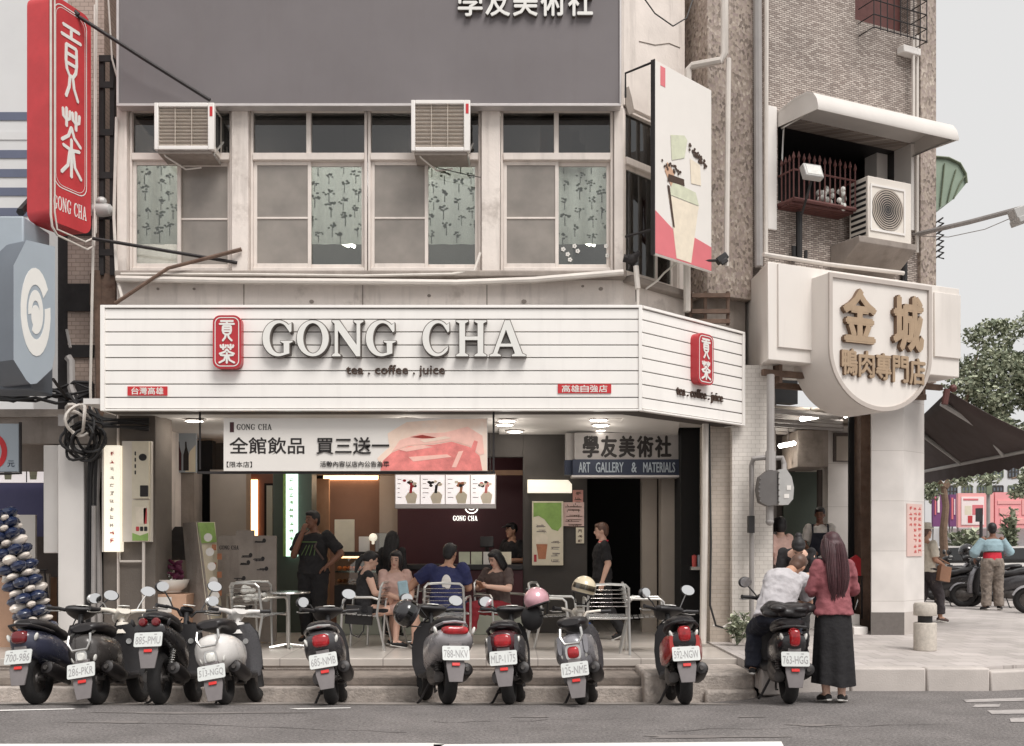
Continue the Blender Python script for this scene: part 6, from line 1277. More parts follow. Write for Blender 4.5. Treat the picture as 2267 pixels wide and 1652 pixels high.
for u in (18, 74): b.prism([(UX(u - 7, Y), VZ(1062, Y)), (UX(u + 7, Y), VZ(1062, Y)), (UX(u + 10, Y), VZ(1034, Y)), (UX(u - 10, Y), VZ(1034, Y))], Y - .004, Y - .001, 0); b.prism([(UX(u - 7, Y), VZ(1062, Y)), (UX(u + 7, Y), VZ(1062, Y)), (UX(u + 8, Y), VZ(1052, Y)), (UX(u - 8, Y), VZ(1052, Y))], Y - .007, Y - .0045, 1)
b.box(UX(58, Y), UX(60, Y), Y - .006, Y - .001, VZ(1068, Y), VZ(1022, Y), 2); b.build('print', ['tea_green', 'foliage_light', 'steel_dark'], t)
b = MB(); Y = 15; b.box(UX(-60, Y), UX(98, Y), Y, Y + .05, VZ(1188, Y), VZ(1070, Y)); tag(b.build('shop_curtain', 'purple_cloth'), 'plain violet-blue cloth hanging in the left shop', 'cloth')
t = thing('white_board', 'white panel with tiny print behind the balloon column', 'board', P(40, 1300, 14.4)); Y = 14.4; b = MB(); b.box(UX(5, Y), UX(78, Y), Y, Y + .05, VZ(1330, Y), VZ(1140, Y)); b.build('panel', 'paper_white', t); b = MB(); text(b, 'MENU', UX(26, Y), UX(46, Y), VZ(1170, Y), VZ(1164, Y), Y - .001, .003, m=0) if False else b.box(UX(26, Y), UX(46, Y), Y - .003, Y - .001, VZ(1168, Y), VZ(1165, Y)); b.build('print', 'concrete_grey', t)
b = MB(); Y = 13.4; b.box(UX(-60, Y), UX(28, Y), Y, Y + .05, GFZ, VZ(1290, Y)); tag(b.build('wooden_board', 'wood_pink'), 'ochre wooden board behind the foot of the balloon column', 'board')
t = thing('wire_stand', 'thin dark folding stand between the balloons and the white pillar', 'stand', P(92, 1340, 13.6)); b = MB(); b.tube([P(80, 1262, 13.8), P(104, 1262, 13.8)], .012, 6); b.tube([P(98, 1262, 13.8), P(108, 1340, 13.8), P(112, 1420, 13.8)], .014, 6); b.tube([P(84, 1262, 13.8), P(80, 1420, 13.8)], .014, 6); b.build('legs', 'steel_dark', t); b = MB(); b.box(UX(84, 13.85), UX(108, 13.85), 13.85, 13.9, VZ(1325, 13.9), VZ(1270, 13.9)); b.build('panel', 'concrete_grey', t)
# balloon column: spiral of twisted balloons
t = thing('balloon_column', 'curved column of twisted navy and cream balloons beside the leftmost scooter', 'balloons', P(85, 1430, 12.9)); rr = random.Random(6)
pth = [P(-6, 1140, 12.9), P(8, 1180, 12.9), P(35, 1245, 12.9), P(58, 1310, 12.9), P(76, 1370, 12.9), P(88, 1440, 12.9)]
def along(f):
    f *= len(pth) - 1; i = min(int(f), len(pth) - 2); return pth[i].lerp(pth[i + 1], f - i), (pth[i + 1] - pth[i]).normalized()
bb, bw = MB(), MB(); rows = 19
for r_ in range(rows):
    c, tdir = along((r_ + .3) / rows); a0 = r_ * .5; side = tdir.cross(Vector((0, 1, 0))).normalized(); fwd = side.cross(tdir)
    for k in range(5):
        a = a0 + k * 1.2566; d = side * math.cos(a) + fwd * math.sin(a); M3 = Matrix((d, tdir.cross(d), tdir)).transposed()
        if r_ % 2 == 0: bb.ball(c + d * .13, (.125, .105, .07), 10, 0, M3)
        else: bw.ball(c + d * .14, (.1, .06, .04) if (r_ + k) % 4 else (.12, .08, .065), 8, 0, M3)
bb.build('navy_balloons', 'balloon_blue', t); bw.build('cream_balloons', 'balloon_white', t)

# ================================================================== scooters (local frame: +y forward, rear wheel on the origin)
PLATES = {}
def loft(b, secs, m=0, n=16, ex=2.6):
    """sections across y: (y, x-centre, half width, z centre, half height[, exponent])"""
    out = []
    for s in secs:
        y, xc, hw, zc, hh = s[:5]; e = s[5] if len(s) > 5 else ex; ring = []
        for j in range(n):
            a = 2 * math.pi * j / n; c, d = math.cos(a), math.sin(a); ring.append(Vector((xc + hw * abs(c) ** (2 / e) * (1 if c > 0 else -1), y, zc + hh * abs(d) ** (2 / e) * (1 if d > 0 else -1))))
        out.append(ring)
    return b.rings(out, m)
def wheel(name, t, y, z, Rr=.198, r=.06, paint='engine_metal'):
    b = MB(); b.torus((0, y, z), Rr, r, 'x', 26, 10, 0, 1.05); o = b.build(name, 'tyre', t, W=False, smooth=60)
    b = MB(); b.lathe([(.001, -.03), (.05, -.034), (.06, -.02), (.14, -.012), (.165, -.03), (.165, .03), (.14, .012), (.06, .02), (.05, .034), (.001, .03)], (0, y, z), 'x', 20); b.build('rim', paint, o, W=False)
    return o
def scooter(label, u, v, Y, head, roll, pitch, paint, style='plain', steer=-18, plate='000-000', plate_z=.47, light=(.61, .085, .055, 'tail_red'), bar='cowl', barpaint='black_plastic', mirrors=((-1, .9), (1, .9)), exhaust=1, rail=True, bodyw=.17, seatz=.77, front='black_plastic', detail=True, name='scooter', seat=True, z0=None, side2=None, group='motor scooters parked along the kerb', shield='black_plastic', flap='grey_plastic', mz=1.12):
    x = UX(u, Y); z = GZ(x, Y) if z0 is None else z0
    t = thing(name, label, 'scooter', (x, Y, z), 0, group)
    t.rotation_euler = (Matrix.Rotation(R(-head), 3, 'Z') @ Matrix.Rotation(R(-pitch), 3, 'X') @ Matrix.Rotation(R(roll), 3, 'Y')).to_euler()
    sm = dict(parent=t, W=False)
    wheel('rear_wheel', t, 0, .256); wheel('front_wheel', t, 1.22, .25)
    # engine, swing arm, exhaust
    b = MB(); loft(b, [(-.06, -.1, .05, .27, .05), (.02, -.1, .06, .27, .07), (.25, -.085, .07, .28, .1), (.45, -.04, .09, .3, .1), (.6, 0, .08, .3, .07)], 0, 12); b.tube([(-.09, 0, .256), (.09, 0, .256)], .03, 8); b.build('engine', 'engine_metal', **sm)
    b = MB(); s = exhaust
    b.lathe([(.03, -.18), (.058, -.17), (.07, -.14), (.074, .1), (.06, .22), (.03, .27)], (0, 0, 0), 'y', 14)
    for i in range(len(b.v)): p = b.v[i]; b.v[i] = Matrix.Rotation(R(-14), 3, 'X') @ p + Vector((s * .165, .05, .31))
    b.tube([(s * .165, .28, .25), (s * .1, .45, .2), (0, .55, .22)], .02, 8); b.build('exhaust', 'exhaust_black', **sm)
    b = MB(); b.lathe([(.001, -.2), (.02, -.2), (.024, -.182)], (s * .165, .05, .35), 'y', 10); b.build('exhaust_tip', 'engine_metal', **sm)
    for sx in (-1, 1):
        b = MB(); b.tube([(sx * .09, -.01, .27), (sx * .1, .1, .58)], .014, 6); n = 9
        for k in range(n): b.torus((sx * (.09 + .01 * k / n), .02 + .075 * k / n, .34 + .2 * k / n), .026, .007, 'z', 10, 5)
        b.build('shock_absorber', 'chrome' if sx > 0 else 'engine_metal', **sm)
    # main bodywork
    b = MB(); w = bodyw
    if style == 'classic':
        loft(b, [(-.27, 0, .05, .53, .07), (-.255, 0, w * .62, .53, .12), (-.2, 0, w * .9, .52, .16), (-.08, 0, w * 1.08, .51, .185), (.1, 0, w * 1.14, .50, .19), (.3, 0, w * 1.05, .49, .18), (.45, 0, w * .75, .46, .16), (.55, 0, w * .6, .42, .13)], 0, 22, 2.3)
    elif style == 'wide':
        loft(b, [(-.36, 0, w * .5, .66, .04), (-.34, 0, w * .85, .65, .07), (-.25, 0, w * 1.05, .62, .12), (-.05, 0, w * 1.15, .58, .15), (.25, 0, w * 1.1, .54, .17), (.5, 0, w * .85, .46, .16), (.6, 0, w * .7, .42, .13)], 0, 20, 2.6)
    elif style == 'sport':
        loft(b, [(-.34, 0, w * .5, .715, .03), (-.32, 0, w * .82, .715, .06), (-.2, 0, w * .9, .70, .085), (.0, 0, w * .85, .66, .1), (.25, 0, w * .95, .58, .13), (.45, 0, w * .9, .5, .15), (.58, 0, w * .7, .44, .13)], 0, 18, 3)
    else:
        loft(b, [(-.30, 0, w * .35, .63, .05), (-.28, 0, w * .62, .62, .08), (-.2, 0, w * .88, .59, .13), (-.02, 0, w * 1.02, .56, .155), (.2, 0, w * 1.0, .52, .165), (.42, 0, w * .85, .47, .15), (.56, 0, w * .7, .42, .12)], 0, 18, 2.7)
    b.build('body', paint, bevel=0, smooth=50, **sm)
    if side2:
        for sx in (-1, 1):
            b = MB(); loft(b, [(-.27, sx * w * .72, .022, .58, .09), (-.1, sx * w * .9, .035, .54, .13), (.2, sx * w * .94, .035, .5, .12), (.4, sx * w * .78, .02, .47, .08)], 0, 12); b.build('side_panel', side2, smooth=50, **sm)
    # seat
    b = MB(); q = seatz
    if style == 'classic': loft(b, [(-.2, 0, .09, q - .02, .03), (-.15, 0, .135, q - .015, .05), (0, 0, .155, q - .01, .055), (.2, 0, .15, q - .015, .06), (.4, 0, .12, q - .03, .055), (.52, 0, .07, q - .05, .04)], 0, 16, 2.6)
    else: loft(b, [(-.22, 0, .07, q + .01, .03), (-.16, 0, .12, q + .01, .05), (.0, 0, .14, q, .055), (.18, 0, .14, q - .03, .06), (.25, 0, .14, q - .06, .06), (.42, 0, .11, q - .08, .055), (.52, 0, .06, q - .1, .04)], 0, 16, 2.6)
    b.build('seat', 'seat_vinyl', smooth=50, **sm)
    # grab rail
    if rail:
        b = MB(); yb, zb = (-.26, q - .03) if style != 'classic' else (-.30, q - .16)
        if rail == 'loop': b.tube([(-.09, -.12, q - .05), (-.1, -.28, q - .09), (-.105, -.31, q - .16), (-.07, -.315, q - .23), (.07, -.315, q - .23), (.105, -.31, q - .16), (.1, -.28, q - .09), (.09, -.12, q - .05)], .013, 8)
        else: b.tube([(-.15, .05, q - .07), (-.15, -.15, q - .04), (-.1, -.29, q - .01), (0, -.325, q), (.1, -.29, q - .01), (.15, -.15, q - .04), (.15, .05, q - .07)], .017, 8, flat=.8)
        b.build('grab_rail', 'chrome' if rail in ('loop', 'chrome') else 'black_plastic' if rail is True else rail, **sm)
    # tail light, indicators
    lz, lw, lh, lm = light
    ly = {'classic': -.275, 'wide': -.35, 'sport': -.335}.get(style, -.29)
    if lm == 'twin':
        for sx in (-1, 1): b = MB(); b.lathe([(.001, -.035), (.03, -.03), (.042, -.01), (.042, .02)], (sx * .06, ly, lz), 'y', 16); b.build('tail_light', 'tail_dark', **sm)
    else:
        b = MB(); loft(b, [(ly - .045, 0, lw * .7, lz, lh * .7), (ly - .03, 0, lw * .95, lz, lh * .95), (ly + .03, 0, lw * 1.05, lz, lh * 1.05), (ly + .08, 0, lw, lz, lh)], 0, 16, 3.2); b.build('tail_light', lm, smooth=50, **sm)
        if style == 'classic':
            b = MB(); loft(b, [(ly - .02, 0, lw * 1.3, lz, lh * 1.3), (ly + .05, 0, lw * 1.3, lz, lh * 1.3)], 0, 16, 3.2); b.build('light_surround', 'chrome', **sm)
    for sx in (-1, 1):
        b = MB(); M3 = Matrix.Rotation(R(sx * 18), 3, 'Y'); b.ball((sx * (lw + .06 if lm != 'twin' else .17), ly + .05, lz - (.0 if style != 'classic' else .02)), (.018, .026, .04), 10, 0, M3); b.build('indicator', 'clear_lens' if style != 'sport' else 'black_plastic', **sm)
    # plate carrier: flap, plate, reflector
    pz = plate_z; py = ly - .035 if style != 'classic' else -.335
    tilt = Matrix.Rotation(R(-16), 3, 'X')
    b = MB(); b.rings([[(-.075, py + .03, pz + .02), (.075, py + .03, pz + .02), (.075, py + .055, pz + .02), (-.075, py + .055, pz + .02)], [(-.09, py + .0, pz - .12), (.09, py + .0, pz - .12), (.09, py + .02, pz - .12), (-.09, py + .02, pz - .12)], [(-.065, py - .02, pz - .27), (.065, py - .02, pz - .27), (.065, py, pz - .27), (-.065, py, pz - .27)]]); b.box(-.06, .06, py + .035, ly + .12, pz + .0, pz + .1); b.build('mudguard', flap, bevel=.004, **sm)
    b = MB(); b.add([tuple(Vector((0, py, pz)) + tilt @ Vector((x_, y_, z_))) for y_ in (-.004, .006) for x_, z_ in rrect(-.13, .13, -.07, .07, .015, 3)], [tuple(range(16)), tuple(range(31, 15, -1))] + [(i, (i + 1) % 16, 16 + (i + 1) % 16, 16 + i) for i in range(16)]); pl = b.build('licence_plate', 'plate_white', **sm)
    if detail:
        b = MB(); text(b, plate, -.115, .115, -.045, .03, 0, .002); b.box(-.08, -.055, -.002, 0, .045, .053); b.box(.055, .08, -.002, 0, .045, .053); b.v = [Vector((0, py, pz)) + tilt @ (Vector((0, -.0045, 0)) + p) for p in b.v]; b.build('plate_lettering', 'plate_ink', pl, W=False, smooth=0)
    b = MB(); b.obox((0, py - .008, pz - .105), (.075, .014, .03), tilt); b.build('reflector', 'reflector_red', bevel=.003, **sm)
    # floor, legshield, front
    b = MB(); loft(b, [(.45, 0, .12, .30, .05), (.6, 0, .15, .27, .035), (.85, 0, .15, .27, .03), (.95, 0, .12, .30, .04)], 0, 12, 4); b.build('floorboard', 'black_plastic', **sm)
    b = MB(); hw = .2 if style in ('classic', 'wide') else .17
    def sh_(z, y, w_, th): return [(-w_, y + .03, z), (-w_ * .5, y - .01, z), (0, y - .02, z), (w_ * .5, y - .01, z), (w_, y + .03, z), (w_ * .6, y + th, z), (0, y + th * 1.25, z), (-w_ * .6, y + th, z)]
    b.rings([sh_(.26, .92, hw * .75, .07), sh_(.38, .93, hw * .95, .1), sh_(.55, .92, hw, .13), sh_(.72, .89, hw * .9, .13), sh_(.82, .865, hw * .62, .10)]); b.build('leg_shield', shield, smooth=55, bevel=0, **sm)
    b = MB(); b.rings([sh_(.30, 1.03, hw * .5, .1), sh_(.5, 1.045, hw * .85, .10), sh_(.72, 1.0, hw * .85, .09), sh_(.84, .94, hw * .5, .06)]); b.build('front_cover', front if front != 'same' else paint, smooth=55, **sm)
    b = MB(); ar = [R(a) for a in range(20, 171, 15)]
    b.rings([[Vector((sx_, 1.22 + q_ * math.cos(a), .25 + q_ * math.sin(a))) for sx_, q_ in ((-.075, .255), (-.05, .285), (.05, .285), (.075, .255), (.06, .262), (0, .272), (-.06, .262))] for a in ar]); b.build('front_fender', front if front != 'same' else paint, smooth=60, **sm)
    # steering: bars, cowl, grips, mirrors turned by 'steer'
    S = Matrix.Translation((0, .93, .85)) @ Matrix.Rotation(R(-12), 4, 'X') @ Matrix.Rotation(R(-steer), 4, 'Z')
    b = MB(S); b.tube([(0, .01, -.1), (0, 0, .1)], .03, 8)
    if bar == 'cowl': loft(b, [(-.11, 0, .09, .115, .012), (-.09, 0, .15, .12, .03), (-.02, 0, .17, .13, .05), (.06, 0, .14, .12, .06), (.12, 0, .08, .1, .05)], 0, 16, 2.8); b.tube([(-.16, -.01, .12), (-.22, -.03, .125)], .02, 8); b.tube([(.16, -.01, .12), (.22, -.03, .125)], .02, 8)
    elif bar == 'headset': loft(b, [(-.09, 0, .06, .1, .03), (-.05, 0, .08, .11, .05), (.04, 0, .085, .1, .075), (.12, 0, .07, .09, .07), (.15, 0, .04, .09, .05)], 0, 16, 2.3); b.tube([(-.05, 0, .11), (-.15, -.01, .13), (-.24, -.04, .125)], [.035, .026, .022], 8); b.tube([(.05, 0, .11), (.15, -.01, .13), (.24, -.04, .125)], [.035, .026, .022], 8); b.tube([(0, .0, .0), (0, .02, -.12)], [.06, .075], 10)
    else: b.tube([(-.05, .02, .06), (-.1, .0, .12), (-.24, -.05, .13)], .016, 8); b.tube([(.05, .02, .06), (.1, .0, .12), (.24, -.05, .13)], .016, 8); loft(b, [(-.04, 0, .05, .13, .02), (0, 0, .075, .13, .04), (.07, 0, .06, .11, .05)], 0, 12)
    b.build('handlebar', barpaint, smooth=50, **sm)
    b = MB(S); b.lathe([(.001, 0), (.062, 0), (.066, -.008)], (0, -.055, .163), 'z', 18); b.v = [S @ (Matrix.Rotation(R(14), 4, 'X') @ (S.inverted() @ p - Vector((0, -.055, .16))) + Vector((0, -.055, .168))) for p in b.v]; b.build('dial', 'dial', **sm)
    for sx in (-1, 1):
        b = MB(S); b.tube([(sx * .22, -.03, .127), (sx * .345, -.07, .122)], .019, 8); b.tube([(sx * .342, -.07, .122), (sx * .352, -.073, .122)], .023, 8); b.build('grip', 'black_plastic', **sm)
        b = MB(S); b.tube([(sx * .2, .03, .12), (sx * .31, .02, .11), (sx * .36, -.01, .11)], .007, 5); b.build('brake_lever', 'aluminium', **sm)
    for sx, k in mirrors:
        hz = mz - .85
        b = MB(S); b.tube([(sx * .15, 0, .13), (sx * .19, .0, .13 + (hz - .13) * .45), (sx * .27, -.01, hz * k + .0)], .008, 6); mi = b.build('mirror', 'black_plastic' if barpaint != 'paint_cream' else 'chrome', **sm)
        b = MB(S); M3 = Matrix.Rotation(R(sx * 10), 3, 'Y') @ Matrix.Rotation(R(12), 3, 'X') @ Matrix.Rotation(R(-sx * 14), 3, 'Z'); c = Vector((sx * .29, .0, hz * k + .03))
        b.ball(c, (.08, .03, .058), 14, 0, M3); b.build('mirror_shell', 'black_plastic' if style != 'classic' else 'chrome', mi, W=False)
        b = MB(S); out = [c + M3 @ Vector((.074 * math.cos(a), -.0305, .053 * math.sin(a))) for a in [i * 2 * math.pi / 20 for i in range(20)]]; b.add(out, [tuple(range(20))]); b.build('mirror_glass', 'mirror_glass', mi, W=False, smooth=0)
    # stand
    b = MB(); b.tube([(-.08, .42, .24), (-.2, .36, .035), (-.24, .30, .005)], .013, 6); b.tube([(-.07, .3, .2), (-.1, .12, .12), (-.11, -.02, .14)], .01, 6); b.build('side_stand', 'steel_dark', **sm)
    b = MB(); b.lathe([(.001, -.004), (.03, -.004), (.03, .004), (.001, .004)], (.06, .885, .64), 'y', 12); b.build('key_lock', 'chrome', **sm)
    if detail:
        b = MB(); b.tube([(.02, .9, .86), (.1, .98, .78), (.05, 1.03, .6)], .008, 5); b.tube([(-.03, .88, .88), (-.12, .97, .8), (-.06, 1.0, .6)], .008, 5); b.build('cable', 'cable_black', **sm)
    return t
PL = dict(flap='grey_plastic')
scooter('dark blue-black scooter at the far left with a single red tail light and black dash', 82, 0, 10.08, 4, -5, 7, 'paint_blueblack', 'plain', steer=-30, plate='700-986', plate_z=.46, light=(.645, .075, .062, 'tail_dark'), bodyw=.165, mirrors=((1, 1.05),), mz=1.12, seatz=.77)
scooter('charcoal retro scooter with cream bare handlebars and square mirrors, second from the left', 218, 0, 10.06, -1, -9, 7, 'paint_charcoal', 'classic', steer=-38, plate='286-PKR', plate_z=.335, light=(.465, .042, .045, 'clear_lens'), bar='headset', barpaint='paint_cream', rail='loop', mirrors=((-1, .75), (1, 1.1)), bodyw=.175, seatz=.76, front='paint_charcoal', mz=1.15)
scooter('black sporty scooter with two round tail lights and a high plate', 354, 0, 10.06, -2, -2, 7, 'paint_black', 'sport', steer=-35, plate='885-PMU', plate_z=.62, light=(.785, .0, .045, 'twin'), bar='bare', barpaint='black_plastic', bodyw=.175, seatz=.84, mirrors=((-1, 1.0), (1, 1.25)), front='same', mz=1.17)
scooter('white retro scooter with a chrome rail and white headset', 500, 0, 10.08, 0, -10, 7, 'paint_white', 'classic', steer=-42, plate='513-NGQ', plate_z=.32, light=(.46, .048, .05, 'clear_lens'), bar='headset', barpaint='paint_white', rail='loop', mirrors=((-1, .85),), bodyw=.19, seatz=.80, shield='paint_gunmetal', mz=1.08)
scooter('black scooter leaning left alone before the chairs, bright red tail light', 737, 0, 10.08, -5, -9, 7, 'paint_gunmetal', 'plain', steer=-35, plate='685-NMB', plate_z=.43, light=(.62, .082, .062, 'tail_red'), rail='chrome', mirrors=((-1, .7), (1, 1.1)), bodyw=.19, seatz=.76)
scooter('big silver scooter with a wide red tail light and a raised exhaust', 990, 0, 10.12, -15, 2, 6, 'paint_silver', 'wide', steer=-12, plate='788-NKV', plate_z=.50, light=(.715, .125, .042, 'tail_red'), rail='paint_silver', mirrors=((1, 1.0), (-1, .9)), bodyw=.185, seatz=.80, shield='black_plastic', mz=1.06)
scooter('black scooter with a square red tail light right of the big silver one', 1129, 0, 10.1, 5, -5, 7, 'paint_darkred', 'plain', steer=-20, plate='MLP-1175', plate_z=.45, light=(.615, .085, .062, 'tail_red'), mirrors=((-1, .95),), bodyw=.175, seatz=.76, rail=True, side2='paint_gunmetal', mz=1.05)
scooter('silver and blue retro scooter with an oval chrome-rimmed rail and cream bars', 1290, 0, 10.1, 9, -8, 7, 'paint_greysilver', 'classic', steer=-36, plate='125-NME', plate_z=.345, light=(.505, .058, .06, 'tail_red'), bar='bare', barpaint='paint_cream', rail='loop', mirrors=(), bodyw=.175, seatz=.82, side2='paint_greysilver', shield='paint_gunmetal', front='paint_blue')
scooter('black and red scooter with red side panels near the downpipe', 1517, 0, 10.08, 2, -3, 7, 'paint_black', 'plain', steer=-30, plate='592-NGW', plate_z=.49, light=(.68, .06, .075, 'tail_red'), side2='paint_red', rail=True, mirrors=((-1, .9), (1, 1.2)), bodyw=.17, seatz=.80, bar='cowl', mz=1.14)
scooter('black scooter under the grey-shirted rider beside the long-haired woman', 1746, 0, 10.12, 4, 0, 0, 'paint_black', 'plain', steer=-12, plate='763-HGG', plate_z=.47, light=(.67, .05, .085, 'tail_red'), mirrors=((-1, 1.05),), bodyw=.165, seatz=.78, rail=True, mz=1.1)
# bag lying on the last scooter's tail
b = MB(); rr = random.Random(3); c = P(1752, 1350, 10.05)
for k in range(22): b.ball(c + Vector((rr.uniform(-.17, .17), rr.uniform(-.05, .2), rr.uniform(-.05, .03))), (rr.uniform(.06, .13), .1, rr.uniform(.03, .06)), 9)
o = tag(b.build('rain_cape', 'seat_vinyl', smooth=60), 'crumpled black cover bundled over the tail of the scooter by the long-haired woman', 'cover'); m_ = o.modifiers.new('remesh', 'REMESH'); m_.mode = 'VOXEL'; m_.voxel_size = .012; m_.use_smooth_shade = True; s_ = o.modifiers.new('smooth', 'SMOOTH'); s_.iterations = 6
# helmets
def helmet(label, c, mname, r=.14, open_dir=(0, -1, -.3), ry=0, rz=0):
    t = thing('helmet', label, 'helmet', c); M3 = Matrix.Rotation(R(rz), 3, 'Z') @ Matrix.Rotation(R(ry), 3, 'Y'); b = MB()
    out = []
    for i in range(11):
        ph = math.pi * (.02 + .62 * i / 10); out.append([Vector((0, 0, 0)) + M3 @ Vector((r * math.sin(ph) * math.cos(a), r * 1.12 * math.sin(ph) * math.sin(a), r * math.cos(ph))) for a in [j * 2 * math.pi / 24 for j in range(24)]])
    out += [[q * .9 for q in out[-1]]] + [[q * .88 for q in o_] for o_ in out[-2:1:-1]]
    b.rings(out); b.build('shell', mname, t, W=False, smooth=60)
    b = MB(); ring = out[10]; b.tube(ring, .009, 6, closed=True); b.build('rim', 'black_plastic', t, W=False)
    b = MB(); b.tube([M3 @ Vector((-r * .8, 0, -r * .4)), M3 @ Vector((-r * .4, -.02, -r * 1.3)), M3 @ Vector((r * .4, -.02, -r * 1.3)), M3 @ Vector((r * .8, 0, -r * .4))], .008, 5); b.build('strap', 'cable_black', t, W=False)
    b = MB(); v0 = [M3 @ Vector((r * 1.05 * math.sin(R(100)) * math.cos(a), r * 1.18 * math.sin(a), -r * .1)) for a in [R(200 + i * 14) for i in range(11)]]; v1 = [M3 @ Vector((r * 1.0 * math.cos(a), r * 1.25 * math.sin(a), r * .32)) for a in [R(200 + i * 14) for i in range(11)]]; b.add(v0 + v1, [(i, i + 1, 12 + i, 11 + i) for i in range(10)]); b.build('visor', 'glass_dark', t, W=False)
    return t
helmet('glossy dark open-face helmet hanging on the left bar of the big silver scooter', P(902, 1357, 10.9), 'helmet_black', .15, ry=-60, rz=20)
helmet('shiny pink helmet hanging on the black scooter with the square tail light', P(1188, 1328, 10.95), 'helmet_pink', .135, ry=20, rz=160)
helmet('cream helmet with a dark opening perched on the silver and blue scooter bars', P(1293, 1302, 10.95), 'helmet_cream', .13, ry=14, rz=0)
b = MB(); c = P(1178, 1368, 11.0); b.ball(c, (.12, .08, .14), 12); b.tube([c + Vector((0, 0, .1)), c + Vector((.02, 0, .22))], .02, 6); tag(b.build('storage_bag', 'black_plastic'), 'dark bag hanging below the pink helmet', 'bag')
# scooters standing on the pavement far right
BGK = dict(detail=False, group='scooters on the pavement at the far right')
scooter('black scooter with an orange front standing left of the person in teal', 2148, 0, 21.6, -64, -5, 0, 'paint_black', 'plain', front='paint_orange', z0=.235, **BGK)
scooter('black scooter half hidden behind the tree trunk at the right', 2112, 0, 23.0, -70, -5, 0, 'paint_gunmetal', 'wide', z0=.235, **BGK)
scooter('silver-topped scooter right of the person in teal', 2275, 0, 21.2, -72, -6, 0, 'paint_gunmetal', 'wide', front='paint_greysilver', z0=.235, **BGK)
scooter('white and black scooter behind the orange-fronted one', 2200, 0, 23.4, -60, -4, 0, 'paint_black', 'plain', front='paint_white', z0=.235, **BGK)
scooter('red scooter at the right edge of the photo, farthest of its row', 2300, 0, 23.6, -65, -4, 0, 'paint_red', 'plain', front='paint_red', z0=.235, **BGK)
helmet('black helmet on the scooter left of the person in teal', Vector((UX(2140, 22.2), 22.2, 1.38)), 'helmet_black', .16)
scooter('dark scooter standing nearest the pavement edge at the right border', 2440, 0, 19.0, -66, -5, 0, 'paint_gunmetal', 'plain', front='paint_silver', z0=.235, **BGK)
scooter('dark scooter whose seat shows just right of the patterned trousers', 2075, 0, 24.2, -66, -5, 0, 'paint_black', 'plain', z0=.235, **BGK)
scooter('black and silver scooter in the back row under the thin conical tree', 2240, 0, 24.6, -62, -4, 0, 'paint_black', 'wide', front='paint_silver', z0=.235, **BGK)
scooter('dark blue scooter at the back of the row beneath the hedge', 2160, 0, 25.4, -62, -4, 0, 'paint_blueblack', 'plain', z0=.235, **BGK)

# ================================================================== people (local frame: facing +y, right hand on +x)
VX = lambda *a: Vector(a)
def remesh(o, vox, sm=4):
    m = o.modifiers.new('remesh', 'REMESH'); m.mode = 'VOXEL'; m.voxel_size = vox; m.use_smooth_shade = True
    if sm: s = o.modifiers.new('smooth', 'SMOOTH'); s.iterations = sm; s.factor = .5
FT = bpy.data.textures.new('cloth_folds', 'CLOUDS'); FT.noise_scale = .085; FT.noise_depth = 1
def folds(o):
    d = o.modifiers.new('folds', 'DISPLACE'); d.texture = FT; d.strength = .03; d.mid_level = .45; d.texture_coords = 'GLOBAL'
def limb(b, pts, rs, n=12):
    pts = [Vector(p) for p in pts]
    for p, q, r0, r1 in zip(pts, pts[1:], rs, rs[1:]):
        b.tube([p, p.lerp(q, .33), p.lerp(q, .66), q], [r0, r0 * .72 + r1 * .36, r0 * .36 + r1 * .68, r1], n)
    for p, r in zip(pts, rs): b.ball(p, r * .99, 10)
def hand(b, wrist, d, palm_n, curl=.5, side=1):
    """palm, four unequal bent fingers and a thumb; d = pointing direction, palm_n = palm normal"""
    d = Vector(d).normalized(); n = Vector(palm_n); n = (n - d * n.dot(d)).normalized(); s = d.cross(n) * side; wrist = Vector(wrist)
    M3 = Matrix((s, d, n)).transposed(); b.ball(wrist + d * .045, (.04, .055, .019), 10, 0, M3)
    for k, (off, L) in enumerate(((-.028, .058), (-.010, .068), (.009, .064), (.027, .05))):
        p = wrist + d * .085 + s * off; q = p + (d + n * curl * .5).normalized() * L * .5; r = q + (d * (1 - curl * .7) + n * curl).normalized() * L * .5; b.tube([p - d * .02, p, q, r], [.0095, .0095, .0088, .0075], 7); b.ball(r, .0075, 6)
    p = wrist + d * .03 - s * .032; q = p + (d * .7 - s * .6 + n * .3).normalized() * .035; r = q + (d + n * .5).normalized() * .028; b.tube([p, q, r], [.012, .0105, .0085], 7); b.ball(r, .0085, 6)
BASE = dict(pelvis=(0, 0, .93), waist=(0, .005, 1.08), chest=(0, .01, 1.27), neck=(0, -.015, 1.43), head=(0, .015, 1.575), shR=(.175, -.01, 1.375), shL=(-.175, -.01, 1.375), elR=(.215, -.03, 1.10), elL=(-.215, -.03, 1.10), wrR=(.22, .05, .87), wrL=(-.22, .05, .87),
            hipR=(.09, 0, .90), hipL=(-.09, 0, .90), knR=(.095, .02, .49), knL=(-.095, .02, .49), anR=(.095, -.02, .085), anL=(-.095, -.02, .085), toeR=(.115, .13, .03), toeL=(-.115, .13, .03))
SIT = dict(pelvis=(0, 0, .53), waist=(0, .0, .68), chest=(0, .03, .87), neck=(0, .03, 1.03), head=(0, .06, 1.165), shR=(.17, .02, .98), shL=(-.17, .02, .98), elR=(.21, .08, .73), elL=(-.21, .08, .73), wrR=(.12, .30, .70), wrL=(-.12, .30, .70),
           hipR=(.09, .02, .50), hipL=(-.09, .02, .50), knR=(.11, .43, .50), knL=(-.11, .43, .50), anR=(.11, .40, .085), anL=(-.11, .40, .085), toeR=(.12, .54, .03), toeL=(-.12, .54, .03))
